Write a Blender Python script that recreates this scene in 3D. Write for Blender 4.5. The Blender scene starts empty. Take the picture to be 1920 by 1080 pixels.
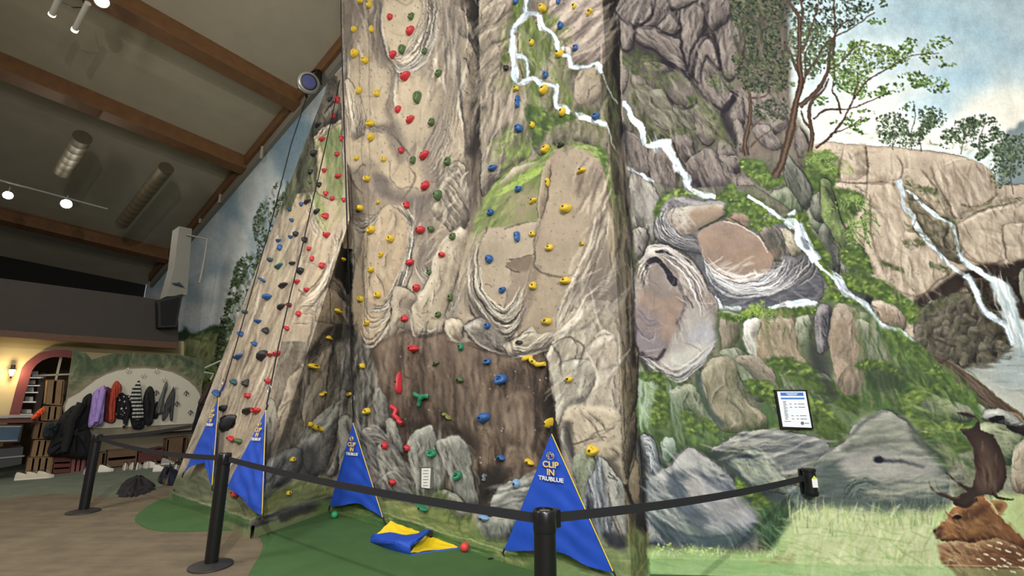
import bpy, bmesh, math, random
import numpy as np
from mathutils import Vector, Matrix

# ------------------------------------------------------------------ camera, world, lights, exposure
F_PX, PITCH, CAM_H = 865.0, math.atan(.2196), 1.56
scene = bpy.context.scene
cam_d = bpy.data.cameras.new('camera'); cam = bpy.data.objects.new('camera', cam_d)
scene.collection.objects.link(cam); scene.camera = cam
cam_d.sensor_fit = 'HORIZONTAL'; cam_d.sensor_width = 36; cam_d.lens = F_PX/1920*36
cam_d.clip_start = .05; cam_d.clip_end = 200
cam.location = (0, 0, CAM_H); cam.rotation_euler = (math.pi/2+PITCH, 0, 0)

vs = scene.view_settings
vs.view_transform = 'Standard'; vs.look = 'None'; vs.gamma = 1; vs.use_curve_mapping = False
vs.exposure = 1.1
scene.display_settings.display_device = 'sRGB'

world = bpy.data.worlds.new('hall_air'); scene.world = world; world.use_nodes = True
world.node_tree.nodes['Background'].inputs[0].default_value = (.86, .9, 1, 1)
world.node_tree.nodes['Background'].inputs[1].default_value = .16

def lamp(name, kind, loc, target, energy, color, size=.1, angle=150, blend=.6, sy=None):
    d = bpy.data.lights.new(name, kind); d.energy = energy; d.color = color
    if kind == 'SPOT': d.spot_size = math.radians(angle); d.spot_blend = blend; d.shadow_soft_size = size
    elif kind == 'AREA':
        d.shape = 'RECTANGLE'; d.size = size; d.size_y = sy or size
    else: d.shadow_soft_size = size
    o = bpy.data.objects.new(name, d); scene.collection.objects.link(o); o.location = loc
    o.rotation_euler = (Vector(target)-Vector(loc)).to_track_quat('-Z', 'Y').to_euler()
    return o
WARM, COOL = (1, .93, .80), (.93, .98, 1)
lamp('spotlight_over_tower', 'SPOT', (-.4, -2.5, 5.7), (.5, 4.4, 2.0), 640, (1, .98, .95), .06, 140, .5)
lamp('fill_front', 'AREA', (1.5, -4, 4.2), (1.4, 4, .1), 190, (1, .99, .98), 2.2, sy=1.2)  # added soft fill from behind the camera, evens out the wall light
lamp('fill_right', 'AREA', (4.6, -1.8, 6.2), (4.2, 4.4, 1.6), 34, (.94, .98, 1), 2.4, sy=1.6)  # added area fill that lifts the right of the mural
lamp('fill_centre', 'AREA', (-2.2, -.5, 7.), (-1.6, 5, 2.4), 25, (1, .95, .86), 2.0, sy=1.4)  # added area fill that brightens the centre column
lamp('fill_left', 'AREA', (-7, 1.5, 6.), (-3.4, 6.5, 2), 125, (1, .95, .88), 1.6, sy=1.6)  # added area fill for the leaning panel and sky wall
lamp('spotlight_over_entrance', 'SPOT', (-3.8, 4.2, 6.4), (-3.8, 4.6, 0), 110, (1, .92, .78), .08, 120, .9)

# ------------------------------------------------------------------ helpers
C0 = np.array([0, 0, CAM_H]); _c, _s = math.cos(PITCH), math.sin(PITCH)
def V(*a): return np.array(a, float)
def ray(x, y):                                    # direction seen at a traced point of the photograph
    a = (x-960)/F_PX; b = (y-540)/F_PX
    return V(a, _c+_s*b, -(_c*b-_s))
def proj(p):                                      # (n,3) points -> traced coordinates
    q = np.asarray(p, float)-C0; dpt = q[..., 1]*_c+q[..., 2]*_s; up = -q[..., 1]*_s+q[..., 2]*_c
    return 960+F_PX*q[..., 0]/dpt, 540-F_PX*up/dpt
def at_z(x, y, z=0.): d = ray(x, y); return C0+d*((z-CAM_H)/d[2])
def at_y(x, y, Y): d = ray(x, y); return C0+d*(Y/d[1])
def at_plane(x, y, p, n): d = ray(x, y); return C0+d*(((p-C0)@n)/(d@n))
def vplane(p, q):                                 # vertical plane through two points -> point, normal towards camera
    e = q-p; n = V(e[1], -e[0], 0); n /= np.linalg.norm(n)
    return (p, n if n@(C0-p) > 0 else -n)
def on(x, y, pl): return at_plane(x, y, pl[0], pl[1])

COL = scene.collection
def lin(c):
    c = np.asarray(c, float)/255.
    return np.where(c <= .04045, c/12.92, ((c+.055)/1.055)**2.4)
MATS = {}
def mat(name, col=(128, 128, 128), rough=.6, metal=0., noise=0., nscale=20., bump=0., emit=0., spec=.5, alpha=None, coat=0., vcol=False, trans=0.):
    if name in MATS: return MATS[name]
    m = bpy.data.materials.new(name); m.use_nodes = True; nt = m.node_tree; b = nt.nodes['Principled BSDF']
    L = nt.links.new; c = tuple(lin(col))+(1,)
    b.inputs['Base Color'].default_value = c; b.inputs['Roughness'].default_value = rough
    b.inputs['Metallic'].default_value = metal; b.inputs['Specular IOR Level'].default_value = spec
    if coat: b.inputs['Coat Weight'].default_value = coat
    if trans: b.inputs['Transmission Weight'].default_value = trans
    if emit: b.inputs['Emission Color'].default_value = c; b.inputs['Emission Strength'].default_value = emit
    tc = nt.nodes.new('ShaderNodeTexCoord')
    src = None
    if vcol:
        a = nt.nodes.new('ShaderNodeVertexColor'); a.layer_name = 'paint'; src = a.outputs['Color']
    if noise or bump:
        n = nt.nodes.new('ShaderNodeTexNoise'); n.inputs['Scale'].default_value = nscale; n.inputs['Detail'].default_value = 6; n.inputs['Roughness'].default_value = .6
        L(tc.outputs['Object'], n.inputs['Vector'])
        if noise:
            mr = nt.nodes.new('ShaderNodeMapRange'); mr.inputs[1].default_value = .25; mr.inputs[2].default_value = .75
            mr.inputs[3].default_value = 1-noise; mr.inputs[4].default_value = 1+noise; L(n.outputs['Fac'], mr.inputs[0])
            mx = nt.nodes.new('ShaderNodeMix'); mx.data_type = 'RGBA'; mx.blend_type = 'MULTIPLY'; mx.inputs[0].default_value = 1
            if src: L(src, mx.inputs[6])
            else: mx.inputs[6].default_value = c
            cb = nt.nodes.new('ShaderNodeCombineColor')
            for i in range(3): L(mr.outputs[0], cb.inputs[i])
            L(cb.outputs[0], mx.inputs[7]); src = mx.outputs[2]
        if bump:
            bp = nt.nodes.new('ShaderNodeBump'); bp.inputs['Strength'].default_value = bump; bp.inputs['Distance'].default_value = .02
            L(n.outputs['Fac'], bp.inputs['Height']); L(bp.outputs[0], b.inputs['Normal'])
    if src: L(src, b.inputs['Base Color'])
    MATS[name] = m; return m

def link(name, me, m=None, parent=None):
    o = bpy.data.objects.new(name, me); COL.objects.link(o)
    if m is not None: me.materials.append(m)
    if parent is not None: o.parent = parent
    return o
def tag(o, label=None, cat_=None, group=None, kind=None):
    if label: o['label'] = label
    if cat_: o['category'] = cat_
    if group: o['group'] = group
    if kind: o['kind'] = kind
    return o
def empty(name, loc=(0, 0, 0), rz=0.):
    o = bpy.data.objects.new(name, None); COL.objects.link(o); o.location = tuple(loc); o.rotation_euler = (0, 0, rz); o.empty_display_size = .1
    return o
def smooth_me(me, ang=.7):
    me.polygons.foreach_set('use_smooth', [True]*len(me.polygons))
    try: me.set_sharp_from_angle(angle=ang)
    except Exception: pass
class MB:
    def __init__(s): s.b = bmesh.new()
    def box(s, c, d, R=None, bev=0.):
        r = bmesh.ops.create_cube(s.b, size=1); vs_ = r['verts']
        M = Matrix.Diagonal((d[0], d[1], d[2], 1))
        bmesh.ops.transform(s.b, matrix=M, verts=vs_)
        if bev:
            es = list({e for v in vs_ for e in v.link_edges})
            q = bmesh.ops.bevel(s.b, geom=es, offset=bev, segments=2, affect='EDGES', profile=.5)
            vs_ = list({v for f in q['faces'] for v in f.verts} | {v for v in vs_ if v.is_valid})
        T = Matrix.Translation(Vector(tuple(c)))
        if R is not None: T = T @ R.to_4x4()
        bmesh.ops.transform(s.b, matrix=T, verts=vs_)
        return s
    def tube(s, pts, r, n=10, cap=True, flat=None):
        pts = [Vector(tuple(p)) for p in pts]; rings = []; up = Vector((0, 0, 1)); rr = r if isinstance(r, (list, tuple)) else [r]*len(pts)
        prev = None
        for i, p in enumerate(pts):
            d = (pts[min(i+1, len(pts)-1)]-pts[max(i-1, 0)]).normalized()
            u = prev if prev is not None else (up if abs(d.z) < .95 else Vector((1, 0, 0)))
            a = d.cross(u).normalized(); b = a.cross(d).normalized(); prev = b
            ra, rb = (rr[i], rr[i]) if not flat else (rr[i]*flat[0], rr[i]*flat[1])
            rings.append([s.b.verts.new(p+a*math.cos(t)*ra+b*math.sin(t)*rb) for t in [2*math.pi*k/n for k in range(n)]])
        for A, B in zip(rings, rings[1:]):
            for k in range(n): s.b.faces.new((A[k], A[(k+1) % n], B[(k+1) % n], B[k]))
        if cap: s.b.faces.new(rings[0][::-1]); s.b.faces.new(rings[-1])
        return s
    def lathe(s, prof, n=32, M=None):
        rings = []
        for r, z in prof: rings.append([s.b.verts.new((r*math.cos(2*math.pi*k/n), r*math.sin(2*math.pi*k/n), z)) for k in range(n)])
        for A, B in zip(rings, rings[1:]):
            for k in range(n): s.b.faces.new((A[k], A[(k+1) % n], B[(k+1) % n], B[k]))
        if prof[0][0] > 1e-5: s.b.faces.new(rings[0][::-1])
        if prof[-1][0] > 1e-5: s.b.faces.new(rings[-1])
        if M is not None: bmesh.ops.transform(s.b, matrix=M, verts=[v for r in rings for v in r])
        return s
    def prism(s, pts, off):                        # closed outline extruded by vector
        A = [s.b.verts.new(tuple(p)) for p in pts]; o = Vector(tuple(off)); B = [s.b.verts.new(v.co+o) for v in A]; n = len(A)
        s.b.faces.new(A); s.b.faces.new(B[::-1])
        for k in range(n): s.b.faces.new((A[k], B[k], B[(k+1) % n], A[(k+1) % n]))
        return s
    def face(s, pts): s.b.faces.new([s.b.verts.new(tuple(p)) for p in pts]); return s
    def build(s, name, m, parent=None, smooth=False, loc=None, bev=0.):
        bmesh.ops.remove_doubles(s.b, verts=s.b.verts, dist=1e-5)
        bmesh.ops.recalc_face_normals(s.b, faces=s.b.faces)
        me = bpy.data.meshes.new(name); s.b.to_mesh(me); s.b.free()
        if smooth: smooth_me(me)
        o = link(name, me, m, parent)
        if loc is not None: o.location = tuple(loc)
        return o
def Rz(a): return Matrix.Rotation(a, 3, 'Z')
def grid_mesh(name, P, m, parent=None, canvas=None, thick=0., smooth=False, colors=None):
    # P: (ny,nx,3) lattice of points; colour sampled from the painting
    ny, nx = P.shape[:2]; co = P.reshape(-1, 3)
    idx = np.arange(ny*nx).reshape(ny, nx)
    q = np.stack([idx[:-1, :-1], idx[:-1, 1:], idx[1:, 1:], idx[1:, :-1]], -1).reshape(-1, 4)
    me = bpy.data.meshes.new(name); me.vertices.add(len(co)); me.vertices.foreach_set('co', co.astype(np.float32).ravel())
    me.loops.add(q.size); me.loops.foreach_set('vertex_index', q.ravel().astype(np.int32))
    me.polygons.add(len(q)); me.polygons.foreach_set('loop_start', (np.arange(len(q))*4).astype(np.int32)); me.update()
    me.validate()
    if smooth: me.polygons.foreach_set('use_smooth', [True]*len(q))
    if canvas is not None or colors is not None:
        if colors is None:
            x, y = proj(co); u = np.clip(x-OX, 0, CW-1.01); v = np.clip(y-OY, 0, CH-1.01)
            ui, vi = u.astype(int), v.astype(int); fu, fv = (u-ui)[:, None], (v-vi)[:, None]; a = canvas.a
            colors = a[vi, ui]*(1-fu)*(1-fv)+a[vi, ui+1]*fu*(1-fv)+a[vi+1, ui]*(1-fu)*fv+a[vi+1, ui+1]*fu*fv
        c = lin(np.clip(colors, 0, 255))
        at = me.color_attributes.new('paint', 'FLOAT_COLOR', 'POINT')
        at.data.foreach_set('color', np.concatenate([c, np.ones((len(c), 1))], 1).astype(np.float32).ravel())
    return link(name, me, m, parent)
def quad(a, b, c_, d, step=1.6, cap=1400):
    # lattice over the quad a-b (top edge) d-c (bottom edge); spacing from its traced size
    a, b, c_, d = map(np.asarray, (a, b, c_, d))
    pts = np.stack([a, b, c_, d]); x, y = proj(pts)
    nx = int(min(cap, max(2, max(math.hypot(x[1]-x[0], y[1]-y[0]), math.hypot(x[2]-x[3], y[2]-y[3]))/step)))
    ny = int(min(cap, max(2, max(math.hypot(x[3]-x[0], y[3]-y[0]), math.hypot(x[2]-x[1], y[2]-y[1]))/step)))
    u = np.linspace(0, 1, nx)[None, :, None]; v = np.linspace(0, 1, ny)[:, None, None]
    return (a*(1-u)+b*u)*(1-v)+(d*(1-u)+c_*u)*v
# ------------------------------------------------------------------ mural painter (numpy only)
# The hall's walls carry a hand-painted mural. It is painted here on an array whose axes are the
# elevation of the walls (traced coordinates) and then laid onto the wall meshes as a colour attribute.
OX, OY, CW, CH = -110, -190, 2180, 1340
prng = np.random.RandomState(7)

def fract_tile(n, beta, sx, sy, seed):
    r = np.random.RandomState(seed)
    fy = np.fft.fftfreq(n)[:, None] * n; fx = np.fft.fftfreq(n)[None, :] * n
    k = np.sqrt((fx*sx)**2 + (fy*sy)**2); k[0, 0] = 1
    amp = k**(-beta); amp[k < 3] *= .3; amp[0, 0] = 0
    a = np.real(np.fft.ifft2(np.fft.fft2(r.randn(n, n))*amp))
    return (a/a.std()).astype(np.float32)
TN = 1024
T_ISO = fract_tile(TN, 1.35, 1, 1, 1)
T_STR = fract_tile(TN, 1.25, 5.0, 1.0, 2).T.copy()     # streaks along y ... sampled rotated
T_FINE = fract_tile(TN, .7, 3.0, 1.0, 3).T.copy()
T_STR = T_STR.T.copy(); T_FINE = T_FINE.T.copy()        # long axis = x

def tex(tile, X, Y, ang=0., sc=1., off=0):
    c, s = math.cos(ang), math.sin(ang)
    u = (X*c + Y*s)/sc + off*37.3; v = (-X*s + Y*c)/sc + off*91.7
    return tile[np.mod(v.astype(np.int32), TN), np.mod(u.astype(np.int32), TN)]

def blur(a, r):
    r = int(round(r))
    if r < 1: return a
    for _ in range(2):
        for ax in (0, 1):
            p = np.pad(a, [(r+1, r) if k == ax else (0, 0) for k in (0, 1)], mode='edge')
            c = np.cumsum(p, axis=ax, dtype=np.float64)
            n = a.shape[ax]
            if ax == 0: a = (c[2*r+1:2*r+1+n] - c[:n])/(2*r+1)
            else: a = (c[:, 2*r+1:2*r+1+n] - c[:, :n])/(2*r+1)
    return a.astype(np.float32)

def cat(p, closed, n=6):
    p = np.asarray(p, float); m = len(p)
    if m < 3: return p
    if closed: q = np.vstack([p[-1], p, p[0], p[1]])
    else: q = np.vstack([2*p[0]-p[1], p, 2*p[-1]-p[-2]])
    t = np.linspace(0, 1, n, endpoint=False)[:, None]
    out = []
    for i in range(m if closed else m-1):
        a, b, c, d = q[i], q[i+1], q[i+2], q[i+3]
        out.append(.5*((2*b) + (-a+c)*t + (2*a-5*b+4*c-d)*t*t + (-a+3*b-3*c+d)*t**3))
    out = np.vstack(out)
    return out if closed else np.vstack([out, p[-1]])

class Canvas:
    def __init__(s, base):
        s.a = np.empty((CH, CW, 3), np.float32); s.a[:] = base
        s.tr(0, 0, 1); s.off = 0
    def tr(s, ox, oy, k): s.ox, s.oy, s.k = ox, oy, k
    def P(s, t):
        if isinstance(t, str):
            t = [tuple(float(v) for v in q.split(',')) for q in t.split()]
        p = np.asarray(t, float).reshape(-1, 2)
        return np.stack([p[:, 0]*s.k + s.ox - OX, p[:, 1]*s.k + s.oy - OY], 1)
    def mask(s, p, pad=3):
        x0 = max(int(p[:, 0].min())-pad, 0); x1 = min(int(p[:, 0].max())+pad+1, CW)
        y0 = max(int(p[:, 1].min())-pad, 0); y1 = min(int(p[:, 1].max())+pad+1, CH)
        if x1 <= x0 or y1 <= y0: return None
        S = 2; h, w = (y1-y0)*S, (x1-x0)*S
        g = np.zeros((h, w+1), np.int32)
        q = (p - [x0, y0])*S
        for a, b in zip(q, np.roll(q, -1, 0)):
            if a[1] == b[1]: continue
            if a[1] > b[1]: a, b = b, a
            i0 = max(int(math.ceil(a[1]-.5)), 0); i1 = min(int(math.ceil(b[1]-.5)), h)
            if i1 <= i0: continue
            ys = np.arange(i0, i1)
            xs = a[0] + (ys+.5-a[1])*(b[0]-a[0])/(b[1]-a[1])
            xi = np.clip(np.ceil(xs-.5), 0, w).astype(int)
            np.add.at(g, (ys, xi), 1)
        m = (np.cumsum(g, 1)[:, :w] & 1).astype(np.float32)
        m = m.reshape(h//2, 2, w//2, 2).mean((1, 3))
        return y0, y1, x0, x1, m
    def put(s, box, col, al):
        y0, y1, x0, x1 = box; a = s.a[y0:y1, x0:x1]
        a += (np.asarray(col, np.float32) - a)*al[..., None]
    def xy(s, box):
        y0, y1, x0, x1 = box
        return np.meshgrid(np.arange(x0, x1, dtype=np.float32), np.arange(y0, y1, dtype=np.float32))
    def poly(s, pts, col, soft=0, al=1., rough=0., sm=True, ang=0.):
        p = s.P(pts)
        if sm: p = cat(p, True)
        r = s.mask(p, int(3+soft*2.2))
        if r is None: return
        box, m = r[:4], r[4]
        if soft: m = blur(m, soft)
        if rough:
            X, Y = s.xy(box)
            m = np.clip(m*(1+rough*.8) - rough*.45*(1+tex(T_FINE, X, Y, ang, .8, 1)*.9), 0, 1)
        s.put(box, col, m*al)
    def rock(s, pts, base, hi, lo, ang=1.4, bulge=9, amt=1., txt=.35, ln=(30, 27, 27), lw=1.6, la=.75,
             L=(-.45, -.9), crack=.25, soft=0, sm=True, sc=1., al=1., brush=1., bfa=1.):
        s.off += 1
        p = s.P(pts)
        # broken outline
        if sm: p = cat(p, True, 5)
        jj = prng.randn(len(p), 2)*.7
        p = p + jj
        r = s.mask(p, int(bulge*2)+3)
        if r is None: return
        box, m = r[:4], r[4]
        X, Y = s.xy(box)
        mb = blur(m, bulge)
        gy, gx = np.gradient(mb)
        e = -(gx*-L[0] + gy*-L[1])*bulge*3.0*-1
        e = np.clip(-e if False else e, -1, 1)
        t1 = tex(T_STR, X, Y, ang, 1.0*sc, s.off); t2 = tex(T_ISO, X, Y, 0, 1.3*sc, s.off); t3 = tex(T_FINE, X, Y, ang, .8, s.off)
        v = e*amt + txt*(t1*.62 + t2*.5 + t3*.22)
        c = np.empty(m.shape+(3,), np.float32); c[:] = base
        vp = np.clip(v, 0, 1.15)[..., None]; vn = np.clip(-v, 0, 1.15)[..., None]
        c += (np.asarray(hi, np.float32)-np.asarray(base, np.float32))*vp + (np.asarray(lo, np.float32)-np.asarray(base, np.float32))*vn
        if crack:
            rg = np.abs(tex(T_STR, X, Y, ang+.15, 1.7*sc, s.off+5) + .5*tex(T_ISO, X, Y, 0, 2.3*sc, s.off))
            ck = np.clip(1-rg*9, 0, 1)*crack*np.clip(.6+t2*.6, 0, 1)
            c += (np.asarray(ln, np.float32)-c)*ck[..., None]
        if soft: m = blur(m, soft)
        s.put(box, c, m*al)
        area = float(m.sum()); sz = math.sqrt(area)
        if brush and sz > 8:                     # visible brush work following the grain of the rock
            ys, xs = np.nonzero(m > .6)
            for i in prng.randint(0, len(ys), int(3+brush*min(7, sz/16))):    # broad facets: a dark plane beside a pale one
                x, y = xs[i]+box[2], ys[i]+box[0]; a = ang+prng.randn()*.3; l = sz*prng.uniform(.25, .55); wd = min(sz*.07, 12)*prng.uniform(.5, 1.3)
                d = np.array([math.cos(a), math.sin(a)]); nn = np.array([-d[1], d[0]]); bb = prng.randn()*.1*l
                q = cat(np.array([[x, y]]) + np.outer([-.5, -.17, .17, .5], d)*l + np.outer([0, 1, 1, 0], nn)*bb, False, 4)
                inside = [j for j in range(len(q)) if 0 <= int(q[j, 1])-box[0] < m.shape[0] and 0 <= int(q[j, 0])-box[2] < m.shape[1] and m[int(q[j, 1])-box[0], int(q[j, 0])-box[2]] > .6]
                if len(inside) < 4: continue
                q = q[inside[0]:inside[-1]+1]
                s.line(None, wd, lo, prng.uniform(.25, .6)*bfa, P=q, taper=(0, 0), soft=1+int(wd*.25))
                s.line(None, wd*.7, hi, prng.uniform(.25, .6)*bfa, P=q-nn*wd*.8*np.sign(nn@[.4, 1]), taper=(0, 0), soft=1+int(wd*.2))
                if prng.rand() < .4: s.line(None, 1.4, ln, .5*bfa, P=q+nn*wd*.3, taper=(0, 0))
            nb = int(min(brush*area/(sz*5.5+30), 260)); ids = prng.randint(0, len(ys), nb)
            for i in ids:
                x, y = xs[i]+box[2], ys[i]+box[0]; a = ang+prng.randn()*.22; l = min(sz*.3, 70)*prng.uniform(.4, 1.3)
                d = np.array([math.cos(a), math.sin(a)]); nn = np.array([-d[1], d[0]]); bb = prng.randn()*.12*l
                q = np.array([[x, y]]) + np.outer([-.5, -.17, .17, .5], d)*l + np.outer([0, 1, 1, 0], nn)*bb
                ev = v[ys[i], xs[i]] + prng.randn()*.45
                s.line(None, prng.uniform(1.2, 3.6)*min(1.5, .5+sz/120), hi if ev > 0 else lo, prng.uniform(.15, .5), P=cat(q, False, 4), taper=(0, 0), soft=prng.randint(0, 2))
        if lw:
            pc = np.vstack([p, p[:1]])
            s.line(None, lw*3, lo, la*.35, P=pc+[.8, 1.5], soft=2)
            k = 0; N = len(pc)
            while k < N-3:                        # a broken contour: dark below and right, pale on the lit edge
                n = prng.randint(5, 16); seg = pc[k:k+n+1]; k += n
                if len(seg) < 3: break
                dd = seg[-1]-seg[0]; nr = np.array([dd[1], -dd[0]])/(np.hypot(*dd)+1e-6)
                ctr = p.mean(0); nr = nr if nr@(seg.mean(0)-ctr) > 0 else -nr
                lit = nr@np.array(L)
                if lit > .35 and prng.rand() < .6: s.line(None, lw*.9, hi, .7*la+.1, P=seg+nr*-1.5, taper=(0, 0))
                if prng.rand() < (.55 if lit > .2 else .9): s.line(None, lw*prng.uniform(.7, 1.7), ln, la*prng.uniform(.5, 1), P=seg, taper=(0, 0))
    def line(s, pts, w, col, al=1., soft=0, taper=(1, 1), sm=True, P=None, wob=0., rough=0.):
        p = s.P(pts) if P is None else P
        if P is None and sm: p = cat(p, False, 6)
        if len(p) < 2: return
        d = np.gradient(p, axis=0); L = np.hypot(d[:, 0], d[:, 1])+1e-6
        n = np.stack([-d[:, 1]/L, d[:, 0]/L], 1)
        if wob: p = p + n*np.interp(np.arange(len(p)), np.arange(0, len(p)+3, 3), prng.randn(len(range(0, len(p)+3, 3))))[:, None]*wob
        t = np.linspace(0, 1, len(p))
        if taper == 'c': taper = (1, 1)
        ww = w*.5*(taper[0]*(1-t) + taper[1]*t)
        if taper == (0, 0): ww = w*.5*np.sin(np.pi*np.clip(t, .02, .98))**.6
        if rough and w > 2.5: ww = ww*(1+.3*np.interp(np.arange(len(p)), np.arange(0, len(p)+4, 4), prng.randn(len(range(0, len(p)+4, 4)))).clip(-2, 2))
        q = np.vstack([p + n*ww[:, None], (p - n*ww[:, None])[::-1]])
        r = s.mask(q, int(3+soft*2.2))
        if r is None: return
        m = r[4]
        if soft: m = blur(m, soft)
        if rough:
            X, Y = s.xy(r[:4])
            m = m*np.clip(.75+rough*tex(T_ISO, X, Y, 0, .6, 3), 0, 1)
        s.put(r[:4], col, np.clip(m, 0, 1)*al)
    def rings(s, a, b, n, lt=(215, 208, 190), dk=(66, 60, 57), w=1.8, al=.7, wob=.7):
        w *= 1.35; al = min(al*1.2, .95)
        a = cat(s.P(a), False, 10); b = cat(s.P(b), False, 10)
        ta, tb = np.linspace(0, 1, len(a)), np.linspace(0, 1, len(b)); t = np.linspace(0, 1, 40)
        a = np.stack([np.interp(t, ta, a[:, i]) for i in (0, 1)], 1); b = np.stack([np.interp(t, tb, b[:, i]) for i in (0, 1)], 1)
        for i in range(n):
            f = (i + prng.uniform(-.25, .25))/max(n-1, 1)
            q = a*(1-f)+b*f
            i0, i1 = prng.randint(0, 8), 40-prng.randint(0, 8)
            s.line(None, w*prng.uniform(.7, 1.6), dk, al*prng.uniform(.5, 1), P=q[i0:i1]+[0, 1.2], taper=(0, 0), wob=wob)
            f += .45/n; q = a*(1-f)+b*f
            s.line(None, w*prng.uniform(.6, 1.4), lt, al*prng.uniform(.4, 1), P=q[i0:i1], taper=(0, 0), wob=wob)
    def strokes(s, pts, n, ln, w, cols, ang, spread=.2, al=.6, bend=.05, soft=None, taper=(0, 0)):
        # loose brush strokes scattered inside a polygon
        p = cat(s.P(pts), True, 4); r = s.mask(p)
        if r is None: return
        y0, y1, x0, x1, m = r; ys, xs = np.nonzero(m > .5)
        if not len(ys): return
        idx = prng.randint(0, len(ys), n)
        for i in idx:
            x, y = xs[i]+x0, ys[i]+y0
            a = ang + prng.randn()*spread; l = ln*prng.uniform(.5, 1.4)
            d = np.array([math.cos(a), math.sin(a)]); nn = np.array([-d[1], d[0]])
            bb = prng.randn()*bend*l
            q = np.array([[x, y]]) + np.outer([-.5, -.17, .17, .5], d)*l + np.outer([0, 1, 1, 0], nn)*bb
            s.line(None, w*prng.uniform(.6, 1.4), cols[prng.randint(len(cols))], al*prng.uniform(.5, 1), P=cat(q, False, 4), taper=taper, soft=(prng.randint(0, 3) if soft is None else soft))
    def leaves(s, pts, n, size, cols, ang=.3, spread=.9, al=.95, asp=.5):
        p = cat(s.P(pts), True, 4); r = s.mask(p)
        if r is None: return
        y0, y1, x0, x1, m = r; X, Y = s.xy(r[:4])
        m = (m > .5) & (tex(T_ISO, X, Y, 0, .5, n) > -.55)
        ys, xs = np.nonzero(m)
        if not len(ys): return
        idx = prng.randint(0, len(ys), n)
        for i in idx:
            x, y = xs[i]+x0, ys[i]+y0; a = ang+prng.randn()*spread; l = size*prng.uniform(.6, 1.4)
            d = np.array([math.cos(a), math.sin(a)]); nn = np.array([-d[1], d[0]])
            q = [x, y] + np.array([d*l, d*l*.35+nn*l*asp, -d*l*.5+nn*l*asp*.8, -d*l*.9, -d*l*.4-nn*l*asp*.8, d*l*.4-nn*l*asp])
            r2 = s.mask(q, 2)
            if r2 is not None: s.put(r2[:4], cols[prng.randint(len(cols))], r2[4]*al)
    def blades(s, pts, n, ln, w, cols, ang=-1.5, spread=.25, al=.8):
        s.strokes(pts, n, ln, w, cols, ang, spread, al, .12, 0, (1, 0))
    def grad(s, pts, c0, c1, p0, p1, soft=0, noise=0., al=1., ang=0., sm=False):
        p = s.P(pts)
        if sm: p = cat(p, True)
        r = s.mask(p, int(3+soft*2.2))
        if r is None: return
        X, Y = s.xy(r[:4]); a, b = s.P([p0, p1]); d = b-a
        t = np.clip(((X-a[0])*d[0]+(Y-a[1])*d[1])/(d@d) + (noise*tex(T_STR, X, Y, ang, 1.5, 4) if noise else 0), 0, 1)[..., None]
        c = np.asarray(c0, np.float32)*(1-t) + np.asarray(c1, np.float32)*t
        m = r[4]
        if soft: m = blur(m, soft)
        s.put(r[:4], c, m*al)
    def mottle(s, pts, amp, sc=1.5, ang=0., tile=None, al=1., tint=(1, 1, 1), soft=8):
        p = s.P(pts); r = s.mask(p, int(3+soft*2))
        if r is None: return
        X, Y = s.xy(r[:4]); t = tex(T_ISO if tile is None else tile, X, Y, ang, sc, 9)
        y0, y1, x0, x1 = r[:4]
        s.a[y0:y1, x0:x1] *= 1 + (amp*t*blur(r[4], soft))[..., None]*np.asarray(tint, np.float32)

def warp(cv, a1=.45, s1=.5, a2=1.6, s2=2.2, grain=.022):
    # hand-made edges: the whole painting wavers a little; canvas grain
    Y, X = np.mgrid[0:CH, 0:CW].astype(np.float32)
    dx = a1*tex(T_ISO, X, Y, 0, s1, 11) + a2*tex(T_ISO, X, Y, 0, s2, 12)
    dy = a1*tex(T_ISO, X, Y, 0, s1, 13) + a2*tex(T_ISO, X, Y, 0, s2, 14)
    x = np.clip(X+dx, 0, CW-1.01); y = np.clip(Y+dy, 0, CH-1.01)
    xi, yi = x.astype(int), y.astype(int); fx, fy = (x-xi)[..., None], (y-yi)[..., None]; a = cv.a
    cv.a = (a[yi, xi]*(1-fx)*(1-fy)+a[yi, xi+1]*fx*(1-fy)+a[yi+1, xi]*(1-fx)*fy+a[yi+1, xi+1]*fx*fy).astype(np.float32)
    a = cv.a
    lo_ = np.stack([blur(a[..., i], 14) for i in range(3)], -1); sm_ = np.stack([blur(a[..., i], 3) for i in range(3)], -1)
    cv.a = np.clip(a + .30*(a-lo_) + .35*(a-sm_), 4, 250).astype(np.float32)      # crisper handling of light and dark
    g_ = cv.a.mean(-1, keepdims=True); cv.a += (g_-cv.a)*.13
    cv.a *= (1+grain*tex(T_FINE, X, Y, 1.45, .7, 21)+grain*tex(T_ISO, X, Y, 0, .35, 22))[..., None]
# ------------------------------------------------------------------ the mural: main wall (right)
CT = Canvas((150, 138, 118)); c = CT
K = (34, 31, 32)
TAN = dict(base=(166, 150, 128), hi=(208, 196, 172), lo=(104, 93, 82))
GRY = dict(base=(126, 122, 113), hi=(180, 176, 162), lo=(66, 64, 62))
MAU = dict(base=(124, 113, 105), hi=(160, 149, 138), lo=(62, 56, 56))
MOS = dict(base=(92, 110, 62), hi=(138, 158, 84), lo=(52, 66, 42))
BRN = dict(base=(88, 74, 64), hi=(128, 112, 98), lo=(46, 39, 36))
BGE = dict(base=(190, 172, 148), hi=(222, 207, 182), lo=(132, 116, 98))
BLU = dict(base=(128, 134, 134), hi=(184, 188, 186), lo=(58, 68, 76))
GRR = dict(base=(122, 130, 104), hi=(168, 170, 146), lo=(66, 80, 58))
G1, G2, G3, G4 = (58, 78, 42), (92, 116, 54), (136, 160, 68), (176, 194, 96)
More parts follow.
